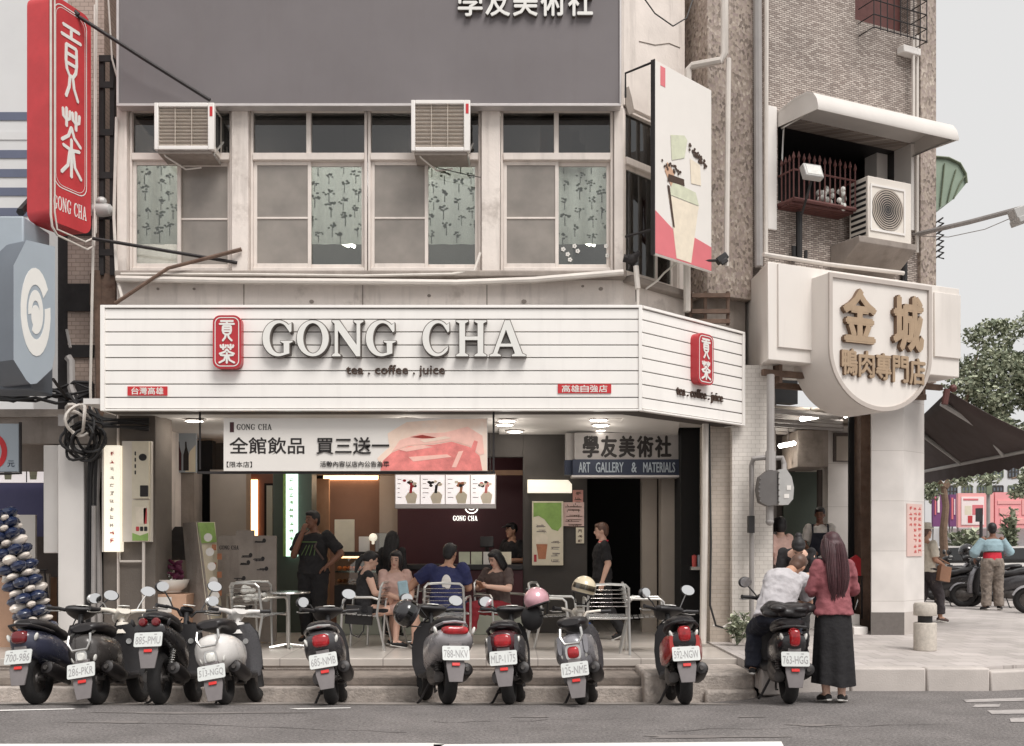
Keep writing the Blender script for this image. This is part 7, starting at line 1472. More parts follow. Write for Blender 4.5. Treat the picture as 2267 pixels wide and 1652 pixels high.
def person(label, loc, rz, pose, H=1.65, skin='skin_fair', top='cloth_black', sleeve=.45, bottom='trousers', bmat='cloth_black', blen=1.0, shoe='cable_black', hair='short', hmat='hair_black', look=(0, 1, 0), wide=1.0, sit=False, hands=((0, .3, -1), (0, .3, -1)), palm=((-1, 0, 0), (1, 0, 0)), curl=.5, loose=1.0, collar=None, extra=None, hairlen=.6, topdrop=.0, tilt=0):
    J = dict(SIT if sit else BASE); J.update(pose); k = H / 1.70; J = {a: Vector(p) * k for a, p in J.items()}
    t = thing('person', label, 'person', loc, R(rz)); P_ = dict(parent=t, W=False)
    sideS = (J['shR'] - J['shL']).normalized(); sideH = (J['hipR'] - J['hipL']).normalized(); w = wide
    look = Vector(look).normalized(); up = (J['head'] - J['neck']).normalized(); up = Vector((up.x * .5, up.y * .5, 1)).normalized() if not tilt else up
    hx = look.cross(up).normalized(); hz_ = hx.cross(look).normalized(); H3 = Matrix((hx, look, hz_)).transposed(); hd = J['head']
    hp = lambda x, y, z: hd + H3 @ (Vector((x, y, z)) * k)
    # one continuous body
    b = MB()
    spine = [J['pelvis'] - Vector((0, 0, .10 * k)) if not sit else J['pelvis'] - Vector((0, 0, .07 * k)), J['pelvis'], J['waist'], J['chest'], J['chest'].lerp(J['neck'], .55), J['neck']]
    b.etube(spine, [(.135 * w * k, .10 * k), (.16 * w * k, .115 * k), (.13 * w * k, .095 * k), (.155 * w * k, .11 * k), (.15 * w * k, .09 * k), (.06 * k, .06 * k)], [sideH, sideH, sideH, sideS, sideS, sideS], 18)
    limb(b, [J['neck'], J['neck'].lerp(hd, .5), hd - H3 @ Vector((0, .02, .05)) * k], [.056 * k, .05 * k, .05 * k])
    for s in 'RL':
        limb(b, [J['sh' + s], J['el' + s], J['wr' + s]], [.052 * k * w, .042 * k * w, .028 * k])
        limb(b, [J['hip' + s], J['kn' + s], J['an' + s]], [.088 * k * w, .056 * k * w, .038 * k])
        a, c = J['an' + s], J['toe' + s]; b.tube([a + (a - c).normalized() * .045 * k - Vector((0, 0, .03)) * k, a.lerp(c, .35) - Vector((0, 0, .012)), c], [.036 * k, .042 * k, .03 * k], 10)
        i = 0 if s == 'R' else 1; hand(b, J['wr' + s], hands[i], palm[i], curl, 1 if s == 'R' else -1)
    b.ball(hp(0, -.01, .02), (.076 * k, .095 * k, .10 * k), 16, 0, H3); b.ball(hp(0, .022, -.045), (.056 * k, .062 * k, .072 * k), 14, 0, H3)
    b.ball(hp(0, .092, -.012), (.012 * k, .018 * k, .026 * k), 8, 0, H3); b.ball(hp(0, .062, -.095), (.026 * k, .02 * k, .018 * k), 8, 0, H3)
    for s in (-1, 1): b.ball(hp(s * .077, -.008, -.005), (.010 * k, .02 * k, .032 * k), 8, 0, H3)
    body = b.build('body', skin, **P_); remesh(body, .0075, 3)
    for s in (-1, 1):
        e = MB(); e.ball(hp(s * .031, .081, .012), (.013 * k, .006 * k, .006 * k), 8, 0, H3); e.build('eye', 'eye_dark', **P_)
        e = MB(); e.tube([hp(s * .014, .088, .033), hp(s * .034, .086, .04), hp(s * .052, .074, .034)], .0035 * k, 5); e.build('eyebrow', hmat, **P_)
    e = MB(); e.ball(hp(0, .080, -.055), (.022 * k, .008 * k, .007 * k), 8, 0, H3); e.build('mouth', 'lip', **P_)
    # hair
    b = MB()
    if hair:
        b.ball(hp(0, -.022, .035), (.086 * k, .098 * k, .097 * k), 16, 0, H3); b.ball(hp(0, .03, .085), (.068 * k, .058 * k, .035 * k), 12, 0, H3)
        if hair == 'short': b.ball(hp(0, -.06, -.02), (.072 * k, .05 * k, .07 * k), 12, 0, H3)
        elif hair == 'bob': b.ball(hp(0, -.035, -.03), (.096 * k, .085 * k, .11 * k), 14, 0, H3); [b.ball(hp(s * .078, .02, -.02), (.022 * k, .045 * k, .10 * k), 10, 0, H3) for s in (-1, 1)]
        elif hair == 'bun': b.ball(hp(0, -.125, .06), (.05 * k, .05 * k, .05 * k), 10, 0, H3)
        elif hair == 'tail': b.tube([hp(0, -.11, .03), hp(0, -.15, -.06), hp(0, -.14, -.22)], [.035 * k, .045 * k, .018 * k], 10)
        elif hair == 'long':
            bk = J['neck'] + Vector((0, -.075, -.02)) * k if not sit else J['neck'] + Vector((0, -.07, -.03)) * k; en = J['chest'].lerp(J['waist'], (hairlen - .3) / .5) + Vector((0, -.115 if not sit else -.11, 0)) * k
            m1 = bk.lerp(en, .5) + Vector((0, -.02, 0)) * k
            b.etube([hp(0, -.03, .08), hp(0, -.06, -.02), hp(0, -.075, -.11), bk.lerp(m1, .4), m1, m1.lerp(en, .6), en], [(.075 * k, .05 * k), (.093 * k, .07 * k), (.10 * k, .06 * k), (.108 * k, .048 * k), (.105 * k, .04 * k), (.09 * k, .032 * k), (.055 * k, .016 * k)], hx, 18)
            for s in (-1, 1): b.tube([hp(s * .07, .02, .06), hp(s * .088, .015, -.03), hp(s * .09, -.005, -.12), hp(s * .085, -.03, -.2)], [.02 * k, .03 * k, .032 * k, .015 * k], 10)
        elif hair == 'cap': b.tube([hp(0, .06, .075), hp(0, .13, .06), hp(0, .17, .045)], [.06 * k, .062 * k, .05 * k], 12, flat=.25)
        h = b.build('hair', hmat, **P_); remesh(h, .010, 2)
        if hair == 'long':   # loose strands over the mass
            b = MB(); rr = random.Random(int(H * 1000)); cs = [hp(0, -.03, .09), hp(0, -.06, -.02), hp(0, -.075, -.11), bk.lerp(m1, .4), m1, m1.lerp(en, .6), en]; ww = [(.07, .05), (.098, .075), (.105, .066), (.112, .054), (.108, .046), (.094, .038), (.066, .022)]
            for q in range(70):
                a = rr.uniform(.0, 6.28); sc_ = rr.uniform(.92, 1.04); pts = [c + (hx * (x_ * math.cos(a + rr.uniform(-.05, .05))) - Vector((0, y_ * abs(math.sin(a)), 0)) * (1 if math.sin(a) > -.3 else .2)) * k * sc_ for c, (x_, y_) in zip(cs, ww)]; pts.append(pts[-1] + Vector((rr.uniform(-.02, .02), 0, -rr.uniform(.01, .09))) * k)
                b.tube(pts, [.004, .006, .006, .006, .006, .005, .004, .001], 5)
            b.build('hair_strands', hmat, **P_)
    # shirt
    if top:
        b = MB(); g = .020 * k * loose; lo = (J['pelvis'] - (J['waist'] - J['pelvis']).normalized() * .05 * k) if not topdrop else J['pelvis'] - Vector((0, 0, topdrop * k))
        b.etube([lo, J['pelvis'], J['waist'], J['chest'], J['chest'].lerp(J['neck'], .55), J['neck'] - (J['neck'] - J['chest']).normalized() * .02 * k], [((.160 * w) * k + g * 1.9, .118 * k + g * 1.6), ((.160 * w) * k + g * 1.2, .116 * k + g * 1.2), (.138 * w * k + g * 1.1, .102 * k + g), (.160 * w * k + g * .8, .113 * k + g * .8), (.15 * w * k + g * .5, .09 * k + g * .6), (.062 * k, .062 * k)], [sideH, sideH, sideH, sideS, sideS, sideS], 20)
        for s in 'RL':
            sh, el, wr = J['sh' + s], J['el' + s], J['wr' + s]; b.ball(sh, .064 * k * w, 12); r0 = .062 * k * w * (.6 + .4 * loose)
            if sleeve <= .5: e_ = sh.lerp(el, sleeve * 2); b.tube([sh, sh.lerp(e_, .5), e_], [r0, r0 * .98, r0 * (.97 if sleeve < .5 else .9)], 14)
            else: e_ = el.lerp(wr, (sleeve - .5) * 2); b.tube([sh, sh.lerp(el, .5), el], [r0, r0 * .95, r0 * .86], 14); b.ball(el, r0 * .86, 10); b.tube([el, el.lerp(e_, .5), e_], [r0 * .86, r0 * .8, r0 * .72], 14)
        sh_ = b.build('shirt', top, **P_); remesh(sh_, .0095, 5); folds(sh_)
        if collar: b = MB(); c = J['neck']; ax = (J['neck'] - J['chest']).normalized(); b.tube([c + Vector((.066 * math.cos(a), .066 * math.sin(a), -.005 - .012 * math.sin(a))) * k for a in [i * 6.283 / 16 for i in range(16)]], .014 * k, 6, closed=True); b.build('collar', collar, **P_)
    # lower clothing
    b = MB(); g = .016 * k * loose
    if bottom in ('trousers', 'shorts'):
        b.etube([J['pelvis'] - Vector((0, 0, (.09 if not sit else .06) * k)), J['pelvis'], J['pelvis'].lerp(J['waist'], .45)], [(.15 * w * k + g, .108 * k + g), (.162 * w * k + g, .118 * k + g), (.145 * w * k + g, .105 * k + g)], sideH, 18)
        for s in 'RL':
            hp_, kn, an = J['hip' + s], J['kn' + s], J['an' + s]; f = blen
            b.ball(hp_, .094 * k * w + g, 12)
            if f <= .5: e_ = hp_.lerp(kn, f * 2); b.tube([hp_, hp_.lerp(e_, .5), e_], [.094 * k * w + g, .084 * k * w + g, .072 * k * w + g], 14)
            else: e_ = kn.lerp(an, (f - .5) * 2); b.tube([hp_, hp_.lerp(kn, .5), kn], [.094 * k * w + g, .078 * k * w + g, .062 * k * w + g], 14); b.ball(kn, .062 * k * w + g, 12); b.tube([kn, kn.lerp(e_, .5), e_], [.062 * k * w + g, .056 * k * w + g, .05 * k * w + g * 1.2], 14)
        o = b.build(bottom, bmat, **P_); remesh(o, .0095, 4); folds(o)
    elif bottom == 'skirt':
        if not sit:
            zf = J['pelvis'].z * (1 - blen); mid = (J['anR'] + J['anL']) / 2; rg = []
            for i, f in enumerate((-.12, 0, .2, .45, .7, .9, 1)):
                z = J['pelvis'].z * (1 - f) + zf * f if f >= 0 else J['pelvis'].z + .1 * k; c = J['pelvis'].lerp(Vector((mid.x, mid.y, 0)), max(f, 0)); wv = .019 * k * max(.1, f)
                rx, ry = (.162 + .018 * min(1, max(0, f + .12) * 4) + .030 * max(f, 0)) * k * w, (.122 + .016 * min(1, max(0, f + .12) * 4) + .025 * max(f, 0)) * k
                rg.append([Vector((c.x + (rx + wv * math.sin(a * 7)) * math.cos(a), c.y + (ry + wv * math.sin(a * 7)) * math.sin(a), z + (.02 * math.sin(a * 2 + 1) if f == 1 else 0))) for a in [j * 6.283 / 56 for j in range(56)]])
            b.rings(rg); o = b.build('skirt', bmat, smooth=60, **P_)
        else:
            b.etube([J['pelvis'] - Vector((0, .05, .06)) * k, J['pelvis'], J['pelvis'].lerp(J['waist'], .4)], [(.15 * k + g, .11 * k), (.165 * k + g, .12 * k + g), (.145 * k + g, .11 * k)], sideH, 18); m0 = (J['hipR'] + J['hipL']) / 2; m1 = (J['knR'] + J['knL']) / 2; b.etube([m0, m0.lerp(m1, .5), m0.lerp(m1, blen)], [(.185 * k, .10 * k), (.18 * k, .09 * k), (.165 * k, .08 * k)], sideH, 18); o = b.build('skirt', bmat, **P_); remesh(o, .0095, 4)
    if shoe:
        for s in 'RL':
            a, c = J['an' + s], J['toe' + s]; d = (c - a); d.z = 0; d.normalize(); b = MB(); z0 = -.055 * k
            fl = Vector((0, 0, -1)) if abs((c - a).normalized().z) < .75 else Vector((0, 0, -1)); ax = (c - a).normalized()
            b.tube([a - ax * .06 * k + fl * .045 * k, a + ax * .02 * k + fl * .025 * k, a.lerp(c, .6) + fl * .008 * k, c + ax * .02 * k], [.036 * k, .045 * k, .044 * k, .032 * k], 12, flat=.85); o = b.build('shoe', shoe, **P_); remesh(o, .008, 2)
            so = MB(); so.tube([a - ax * .075 * k + fl * .075 * k, a.lerp(c, .5) + fl * .05 * k, c + ax * .05 * k + fl * .022 * k], [.03 * k, .044 * k, .03 * k], 10, flat=.3); so.build('sole', 'rubber_white', o, W=False)
    if extra: extra(t, J, k, hp)
    return t
# main woman
def px(o, J, k, hp):
    b = MB(); b.obox((J['wrR'] + J['wrL']) / 2 + Vector((0, .1, .03)), (.08, .012, .15), Matrix.Rotation(R(-40), 3, 'X')); b.build('phone', 'black_plastic', o, W=False)
YW = 10.1
person('person with long dark wine hair, rose blouse and long black skirt, back to the street', (UX(1845, YW), YW, 0), 6, dict(shR=(.155, 0, 1.37), shL=(-.155, 0, 1.37), elR=(.225, .02, 1.12), elL=(-.22, .03, 1.12), wrR=(.13, .23, 1.10), wrL=(-.13, .22, 1.08), head=(-.01, .02, 1.575), anR=(.085, -.0, .085), anL=(-.06, .03, .085), toeR=(.17, .13, .03), toeL=(-.07, .17, .03)), 1.66, 'skin_fair', 'cloth_rose', .94, 'skirt', 'cloth_black', .80, 'cable_black', 'long', 'hair_wine', (-.02, 1, -.2), 1.0, hands=((-.6, .8, .2), (.6, .8, .2)), palm=((-.5, 0, 1), (.5, 0, 1)), loose=1.15, hairlen=.80, extra=px)
# grey shirt, leaning forward on the scooter seat
person('person in a light grey shirt sitting on the scooter, bent forward with brown short hair', (UX(1722, 10.75), 10.75, -.05), -14, dict(pelvis=(-.02, 0, .86), waist=(0, .06, 1.01), chest=(.05, .16, 1.19), neck=(.12, .28, 1.30), head=(.21, .39, 1.36), shR=(.26, .22, 1.23), shL=(-.06, .24, 1.25), elR=(.32, .36, .97), elL=(-.08, .44, .97), wrR=(.2, .52, .98), wrL=(.08, .58, .98), hipR=(.08, .02, .84), hipL=(-.1, .02, .84), knR=(.16, .36, .72), knL=(-.24, .34, .66), anR=(.2, .3, .36), anL=(-.26, .22, .28), toeR=(.22, .42, .33), toeL=(-.26, .34, .24)), 1.7, 'skin_tan', 'cloth_grey', .4, 'trousers', 'cloth_darkblue', 1, 'cable_black', 'short', 'hair_brown', (.35, .8, -.55), 1.12, loose=1.5, hands=((-.3, .8, 0), (.3, .8, 0)), tilt=1)
person('person with black tied hair in black, head bowed beyond the grey-shirted rider', (UX(1762, 12.4), 12.4, .235), 170, dict(chest=(0, .1, 1.22), neck=(0, .22, 1.29), head=(0, .31, 1.35), shR=(.17, .14, 1.28), shL=(-.17, .14, 1.28), elR=(.21, .2, 1.02), elL=(-.21, .2, 1.02), wrR=(.1, .4, 1.0), wrL=(-.1, .4, 1.0)), 1.6, 'skin_fair', 'cloth_black', .45, 'trousers', 'cloth_black', 1, 'cable_black', 'bun', 'hair_black', (0, .3, -1), hands=((-.2, 1, 0), (.2, 1, 0)), tilt=1)
def apron(o, J, k, hp):
    b = MB(); c = [(-.13, 1.28), (-.15, 1.12), (-.2, 1.0), (-.2, .55), (.2, .55), (.2, 1.0), (.15, 1.12), (.13, 1.28)]
    b.add([Vector((x * k, (.155 - .5 * x * x) * k, z * k)) for x, z in c] + [Vector((x * k, (.165 - .5 * x * x) * k, z * k)) for x, z in c], [tuple(range(8)), tuple(range(15, 7, -1))] + [(i, (i + 1) % 8, 8 + (i + 1) % 8, 8 + i) for i in range(8)]); b.build('apron', 'cloth_darkblue', o, W=False)
    b = MB(); [b.tube([Vector((s * .12, .15, 1.27)) * k, Vector((s * .12, .06, 1.42)) * k, Vector((s * .08, -.06, 1.42)) * k], .014 * k, 6, flat=.5) for s in (-1, 1)]; split(b, 'apron_strap', 'cloth_darkblue', o, W=False)
person('cook in a white shirt and dark apron standing in the duck shop entrance', (UX(1815, 16.6), 16.6, .45), 168, dict(elR=(.25, .02, 1.12), elL=(-.25, .02, 1.12), wrR=(.17, .2, .98), wrL=(-.17, .2, .98)), 1.68, 'skin_dark', 'cloth_white', .42, 'trousers', 'cloth_darkblue', 1, 'cable_black', 'short', 'hair_black', (.2, 1, -.2), loose=1.3, extra=apron, hands=((-.6, .6, -.2), (.6, .6, -.2)))
person('person in a pale pink top half hidden by the gas meter in the duck shop', (UX(1727, 15.2), 15.2, .34), 30, {}, 1.6, 'skin_fair', 'cloth_blush', .45, 'trousers', 'cloth_brown', 1, 'cable_black', 'bob', 'hair_black')
# far right people
def sash(o, J, k, hp):
    b = MB(); b.etube([J['pelvis'] + Vector((0, 0, -.03)) * k, J['pelvis'].lerp(J['waist'], .5), J['waist'] + Vector((0, 0, .04)) * k], [(.185 * k, .14 * k), (.175 * k, .13 * k), (.165 * k, .125 * k)], Vector((1, 0, 0)), 20); o2 = b.build('red_sash', 'cloth_scarlet', o, W=False)
person('person in a teal cape top, red waistband and camouflage trousers, far right', (UX(2197, 20.4), 20.4, .235), -4, dict(elR=(.33, .02, 1.12), elL=(-.33, .02, 1.12), wrR=(.36, .25, 1.18), wrL=(-.26, .2, 1.02), anR=(.12, -.02, .085), anL=(-.12, -.02, .085), knR=(.11, .02, .49), knL=(-.11, .02, .49), toeR=(.2, .1, .03), toeL=(-.16, .12, .03), pelvis=(0, 0, .95)), 1.72, 'skin_dark', None, .5, 'trousers', 'cloth_camo', 1, 'cable_black', 'short', 'hair_black', (.2, 1, 0), 1.1, loose=1.9, extra=lambda o, J, k, hp: (sash(o, J, k, hp), (lambda b: (b.etube([J['waist'] + Vector((0, 0, .06)), J['chest'], J['chest'].lerp(J['neck'], .6), J['neck'] - Vector((0, 0, .02))], [(.2, .15), (.205, .15), (.17, .11), (.065, .065)], Vector((1, 0, 0)), 20), [(b.tube([J['sh' + s], J['sh' + s].lerp(J['el' + s], .5), J['el' + s], J['el' + s].lerp(J['wr' + s], .35)], [.072, .085, .10, .095], 14)) for s in 'RL'], remesh(b.build('cape_top', 'cloth_teal', o, W=False), .011, 5)))(MB())))
def bagx(o, J, k, hp):
    b = MB(); b.obox(J['wrR'] + Vector((.05, -.04, -.14)), (.09, .22, .25), Matrix.Rotation(R(-10), 3, 'X')); b.tube([J['wrR'] + Vector((.03, -.12, .02)), J['elR'] + Vector((.02, 0, .05)), J['wrR'] + Vector((.03, .1, .02))], .012, 6); b.build('handbag', 'leather_brown', o, W=False, bevel=.02)
    b = MB(); b.lathe([(.125, 0), (.12, .015), (.09, .03), (.085, .09), (.06, .11), (.001, .112)], hd_ := hp(0, -.01, .055), n=20); b.build('hat', 'cloth_cream', o, W=False)
person('person in a cream top and patterned trousers with a tan bag behind the tiled pillar', (UX(2050, 17.3), 17.3, .235), -70, dict(elR=(.22, .0, 1.1), wrR=(.2, .2, 1.0), anR=(.1, .22, .085), toeR=(.11, .36, .03), knR=(.1, .2, .48), anL=(-.1, -.2, .1), toeL=(-.1, -.06, .03)), 1.62, 'skin_tan', 'cloth_cream', .42, 'trousers', 'cloth_print', .92, 'cloth_brown', 'short', 'hair_brown', loose=1.7, extra=bagx)
# at the cafe
def tprint(o, J, k, hp):
    b = MB()
    for i in range(4): ribbon(b, [(-.1 + i * .06, 1.12), (-.02 + i * .04, 1.25)], .012, 0, .003)
    ribbon(b, [(-.11, 1.29), (.11, 1.29)], .016, 0, .003); b.v = [Vector((-p.x * k, (.157 - p.x * p.x * 1.2) * k, p.z * k)) for p in b.v]; b.build('shirt_print', 'cloth_green', o, W=False, smooth=0)
    b = MB(); b.tube([J['neck'] + Vector((-.1, .05, -.03)), J['chest'] + Vector((-.1, .16, -.05)), J['waist'] + Vector((-.19, .08, -.02))], .016, 6, flat=.4); b.build('bag_strap', 'cloth_brown', o, W=False)
person('standing person in a black printed t-shirt touching the chin, hand on hip', (UX(694, 14.2), 14.2, GFZ), 165, dict(elR=(.23, .1, 1.12), wrR=(.08, .16, 1.4), elL=(-.36, -.06, 1.14), wrL=(-.22, .06, .98), head=(.01, .02, 1.575)), 1.79, 'skin_dark', 'cloth_black', .42, 'trousers', 'cloth_black', 1, 'cable_black', 'short', 'hair_black', (.45, 1, -.05), 1.12, hands=((-.4, .1, 1), (.6, .5, -.5)), palm=((0, -1, 0), (0, -.2, -1)), loose=1.35, extra=tprint)
person('seated black-haired person in a black sleeveless top on the leftmost occupied chair', (UX(806, 13.3), 13.3, GFZ), -70, dict(head=(0, .09, 1.16), elR=(.2, .1, .74), wrR=(.12, .32, .68)), 1.64, 'skin_fair', 'cloth_black', .12, 'skirt', 'cloth_black', .9, 'cable_black', 'tail', 'hair_black', (.05, 1, -.35), loose=.8, sit=True)
person('seated person in pale pink with short dark hair and crossed bare legs', (UX(872, 13.5), 13.5, GFZ), -148, dict(head=(0, .06, 1.165), knR=(-.02, .46, .60), anR=(-.16, .42, .30), toeR=(-.24, .52, .22), knL=(-.1, .44, .50), anL=(-.1, .42, .085), elL=(-.2, .14, .74), wrL=(-.08, .34, .62), wrR=(.06, .36, .66)), 1.64, 'skin_fair', 'cloth_blush', .4, 'skirt', 'cloth_blush', .75, 'cable_black', 'bob', 'hair_black', (.75, .8, -.15), loose=1.2, sit=True)
b = MB(); c = P(893, 1305, 13.15); b.obox(c, (.13, .05, .22), Matrix.Rotation(R(-8), 3, 'Y')); tag(b.build('teal_folder', 'cloth_teal', bevel=.02), 'small teal bag held against the pale pink top', 'bag')
def bluep(o, J, k, hp):
    b = MB(); c = J['chest'].lerp(J['waist'], .3); b.ball(c + Vector((.02, -.135, -.0)) * k, (.062, .012, .10), 14); b.build('back_print', 'cloth_white', o, W=False); b = MB(); b.box(-.04 + J['neck'].x, .04 + J['neck'].x, J['neck'].y - .098, J['neck'].y - .08, J['neck'].z - .09, J['neck'].z - .075); b.build('collar_mark', 'cloth_white', o, W=False)
person('seated person in a navy blue shirt with a white oval on its back', (UX(988, 13.35), 13.35, GFZ), -6, dict(neck=(.02, .05, 1.03), head=(.04, .08, 1.17), shL=(-.19, .02, .97), shR=(.2, .02, .99), elL=(-.42, .06, .80), wrL=(-.56, .0, .62), elR=(.26, .12, .74), wrR=(.16, .32, .72)), 1.76, 'skin_tan', 'cloth_navy', .38, 'trousers', 'cloth_jeans', 1, 'cable_black', 'short', 'hair_black', (.4, 1, -.1), 1.2, sit=True, hands=((-.4, .8, 0), (-.5, -.2, -.6)), loose=1.3, extra=bluep)
person('seated long-haired person in a dark shirt and red trousers looking down at a phone', (UX(1103, 13.8), 13.8, GFZ), 150, dict(head=(0, .08, 1.16), elR=(.26, .1, .76), elL=(-.24, .12, .76), wrR=(.08, .32, .78), wrL=(-.02, .34, .80), knR=(.16, .44, .52), anR=(.22, .58, .2), toeR=(.26, .72, .14), knL=(.1, .46, .52), anL=(.16, .5, .085), toeL=(.2, .63, .03)), 1.66, 'skin_fair', 'cloth_brown', .4, 'trousers', 'cloth_red', .85, 'cable_black', 'long', 'hair_black', (.35, 1, -.5), sit=True, loose=1.2, hairlen=.5, hands=((-.6, .6, .3), (.5, .6, .3)), palm=((0, 0, 1), (0, 0, 1)), extra=lambda o, J, k, hp: (lambda b: (b.obox((J['wrR'] + J['wrL']) / 2 + Vector((0, .08, .03)), (.075, .012, .14), Matrix.Rotation(R(-50), 3, 'X')), b.build('phone', 'leather_brown', o, W=False)))(MB()))
person('walking person in a black polo with a red collar passing the dark doorway', (UX(1333, 14.5), 14.5, GFZ), 92, dict(anR=(.1, .2, .09), toeR=(.1, .34, .05), knR=(.1, .2, .49), anL=(-.1, -.28, .13), toeL=(-.1, -.15, .04), knL=(-.1, -.06, .48), elR=(.2, -.12, 1.1), wrR=(.2, -.06, .86), elL=(-.2, -.06, 1.1), wrL=(-.21, .02, .86)), 1.63, 'skin_fair', 'cloth_black', .42, 'trousers', 'cloth_black', 1, 'cable_black', 'short', 'hair_brown', (0, 1, -.1), 1.08, collar='cloth_scarlet', loose=1.2, hands=((0, .2, -1), (0, .2, -1)))
person('worker in a black cap and shirt behind the bar at the right end', (UX(1133, 16.1), 16.1, GFZ), 130, dict(elR=(.24, .08, 1.12), wrR=(.12, .28, 1.1), wrL=(-.12, .28, 1.1)), 1.66, 'skin_tan', 'cloth_black', .42, 'trousers', 'cloth_black', 1, 'cable_black', 'cap', 'hair_black')
person('long-haired person in black, back turned, between display case and maroon wall', (UX(868, 14.9), 14.9, GFZ), -20, {}, 1.52, 'skin_fair', 'cloth_black', .9, 'trousers', 'cloth_black', 1, 'cable_black', 'long', 'hair_black', hairlen=.5)

# ================================================================== right background
aw = thing('street_awning', 'wide dark brown street awning on folding arms beyond the tiled pillar', 'awning', P(2150, 1050, 15.8))
def awp(u, v, Y): return P(u, v, Y)
A_, B_, C_, D_ = awp(2048, 905, 15.6), awp(2125, 868, 15.4), awp(2420, 960, 19.5), awp(2300, 1072, 19.8)
# cloth slopes from the high wall edge down to its front bar
hi0, hi1 = Vector((6.2, 15.5, 3.72)), Vector((7.6, 20.5, 3.72)); lo0, lo1 = Vector((7.6, 14.6, 3.05)), Vector((11.2, 20.5, 2.95))
hi0 = P(2098, 866, 15.5); hi1 = P(1975, 985, 22.0); lo0 = P(2340, 985, 14.6); lo1 = P(1990, 1055, 22.0)
b = MB(); n = 14; vs = []
for i in range(n + 1):
    for j in range(9):
        f, g = i / n, j / 8; p = hi0.lerp(hi1, f).lerp(lo0.lerp(lo1, f), g); p = p + Vector((0, 0, -.05 * math.sin(math.pi * g) * (1 + .3 * math.sin(f * 9)))); vs.append(p)
b.add(vs, [(i * 9 + j, i * 9 + j + 1, (i + 1) * 9 + j + 1, (i + 1) * 9 + j) for i in range(n) for j in range(8)]); o = b.build('canvas', 'awning_brown', aw, smooth=60); s_ = o.modifiers.new('solid', 'SOLIDIFY'); s_.thickness = .01
b = MB(); n = 40; vs = []
for i in range(n + 1):
    p = lo0.lerp(lo1, i / n) - Vector((0, 0, .02)); vs += [p, p - Vector((0, 0, .20 + .04 * (i % 2)))]
b.add(vs, [(2 * i, 2 * i + 1, 2 * i + 3, 2 * i + 2) for i in range(n)]); o = b.build('valance', 'awning_brown', aw, smooth=0); s_ = o.modifiers.new('solid', 'SOLIDIFY'); s_.thickness = .008
b = MB(); b.tube([lo0, lo1], .035, 8); q0 = hi0.lerp(hi1, .08) - Vector((0, 0, .1)); q1 = lo0.lerp(lo1, .25) - Vector((0, 0, .0)); b.tube([q0, q0.lerp(q1, .55) + Vector((.1, -.1, .02)), q1], .045, 8); q0 = hi0.lerp(hi1, .5) - Vector((0, 0, .12)); q1 = lo0.lerp(lo1, .5); b.tube([q0, q1], .04, 8); b.build('folding_arm', 'meter_grey', aw)
b = MB(); b.tube([P(2097, 862, 15.4), P(2091, 895, 15.4)], .05, 8); b.ball(P(2110, 860, 15.4), .06, 8); tag(b.build('awning_gear', 'railing_red'), 'red winding gear of the awning under the fascia end', 'gear')
# street tree
def tree(label, base, trunk, blobs, n, ls, seed, cat='tree'):
    rr = random.Random(seed); t = thing('tree', label, cat, base); b = MB()
    for pts, r in trunk: b.tube(pts, r, 9)
    b.build('trunk', 'bark', t)
    b = MB(); tot = sum(r[0] * r[2] for c, r in blobs)
    for c, r in blobs:
        for k in range(int(n * r[0] * r[2] / tot)):
            d = Vector((rr.gauss(0, 1), rr.gauss(0, 1), rr.gauss(0, 1))).normalized() * (rr.random() ** .45); p = c + Vector((d.x * r[0], d.y * r[1], d.z * r[2]))
            if math.sin(p.x * 3.1 + seed) + math.sin(p.z * 3.7) + math.sin(p.y * 2.3 + p.x) < -.85: continue
            dr = Vector((rr.uniform(-1, 1), rr.uniform(-1, 1), rr.uniform(-.8, .5))).normalized(); sd = dr.cross(Vector((rr.uniform(-1, 1), rr.uniform(-1, 1), rr.uniform(-1, 1)))).normalized(); L_ = ls * rr.uniform(.6, 1.4)
            b.add([p, p + dr * L_ * .5 + sd * L_ * .3, p + dr * L_, p + dr * L_ * .5 - sd * L_ * .3], [(0, 1, 2, 3)], rr.choices((0, 1, 2), (4, 3, 3))[0])
    b.build('crown', ['foliage', 'foliage_light', 'foliage_dark'], t, smooth=0); return t
Y = 25.0; base = P(2098, 1322, Y); base.z = .235
def B3(u, v, Y, r): return (P(u, v, Y), r)
tree('street tree with a crooked bare trunk and loose grey-green crown above the awning', base,
     [([base, P(2092, 1250, Y), P(2088, 1180, Y), P(2094, 1120, Y), P(2088, 1080, Y), P(2075, 1060, Y - .2), P(2110, 950, Y)], [.12, .10, .09, .08, .08, .07, .05]), ([P(2090, 1085, Y), P(2058, 1065, Y), P(2048, 1050, Y)], [.06, .05, .03]), ([P(2092, 1080, Y), P(2150, 980, Y), P(2220, 860, Y)], [.08, .06, .02]), ([P(2110, 960, Y), P(2150, 860, Y), P(2170, 750, Y)], [.06, .04, .01])],
     [B3(2160, 860, Y, (.75, .8, .7)), B3(2230, 800, Y, (.8, .8, .7)), B3(2290, 760, Y, (.8, .9, .8)), B3(2200, 920, Y, (1.0, .9, .55)), B3(2290, 900, Y, (.9, .9, .8)), B3(2160, 745, Y, (.4, .4, .25)), B3(2205, 722, Y, (.4, .3, .2)), B3(2340, 830, Y, (1, 1, 1)), B3(2125, 800, Y, (.35, .4, .3))], 19000, .11, 4)
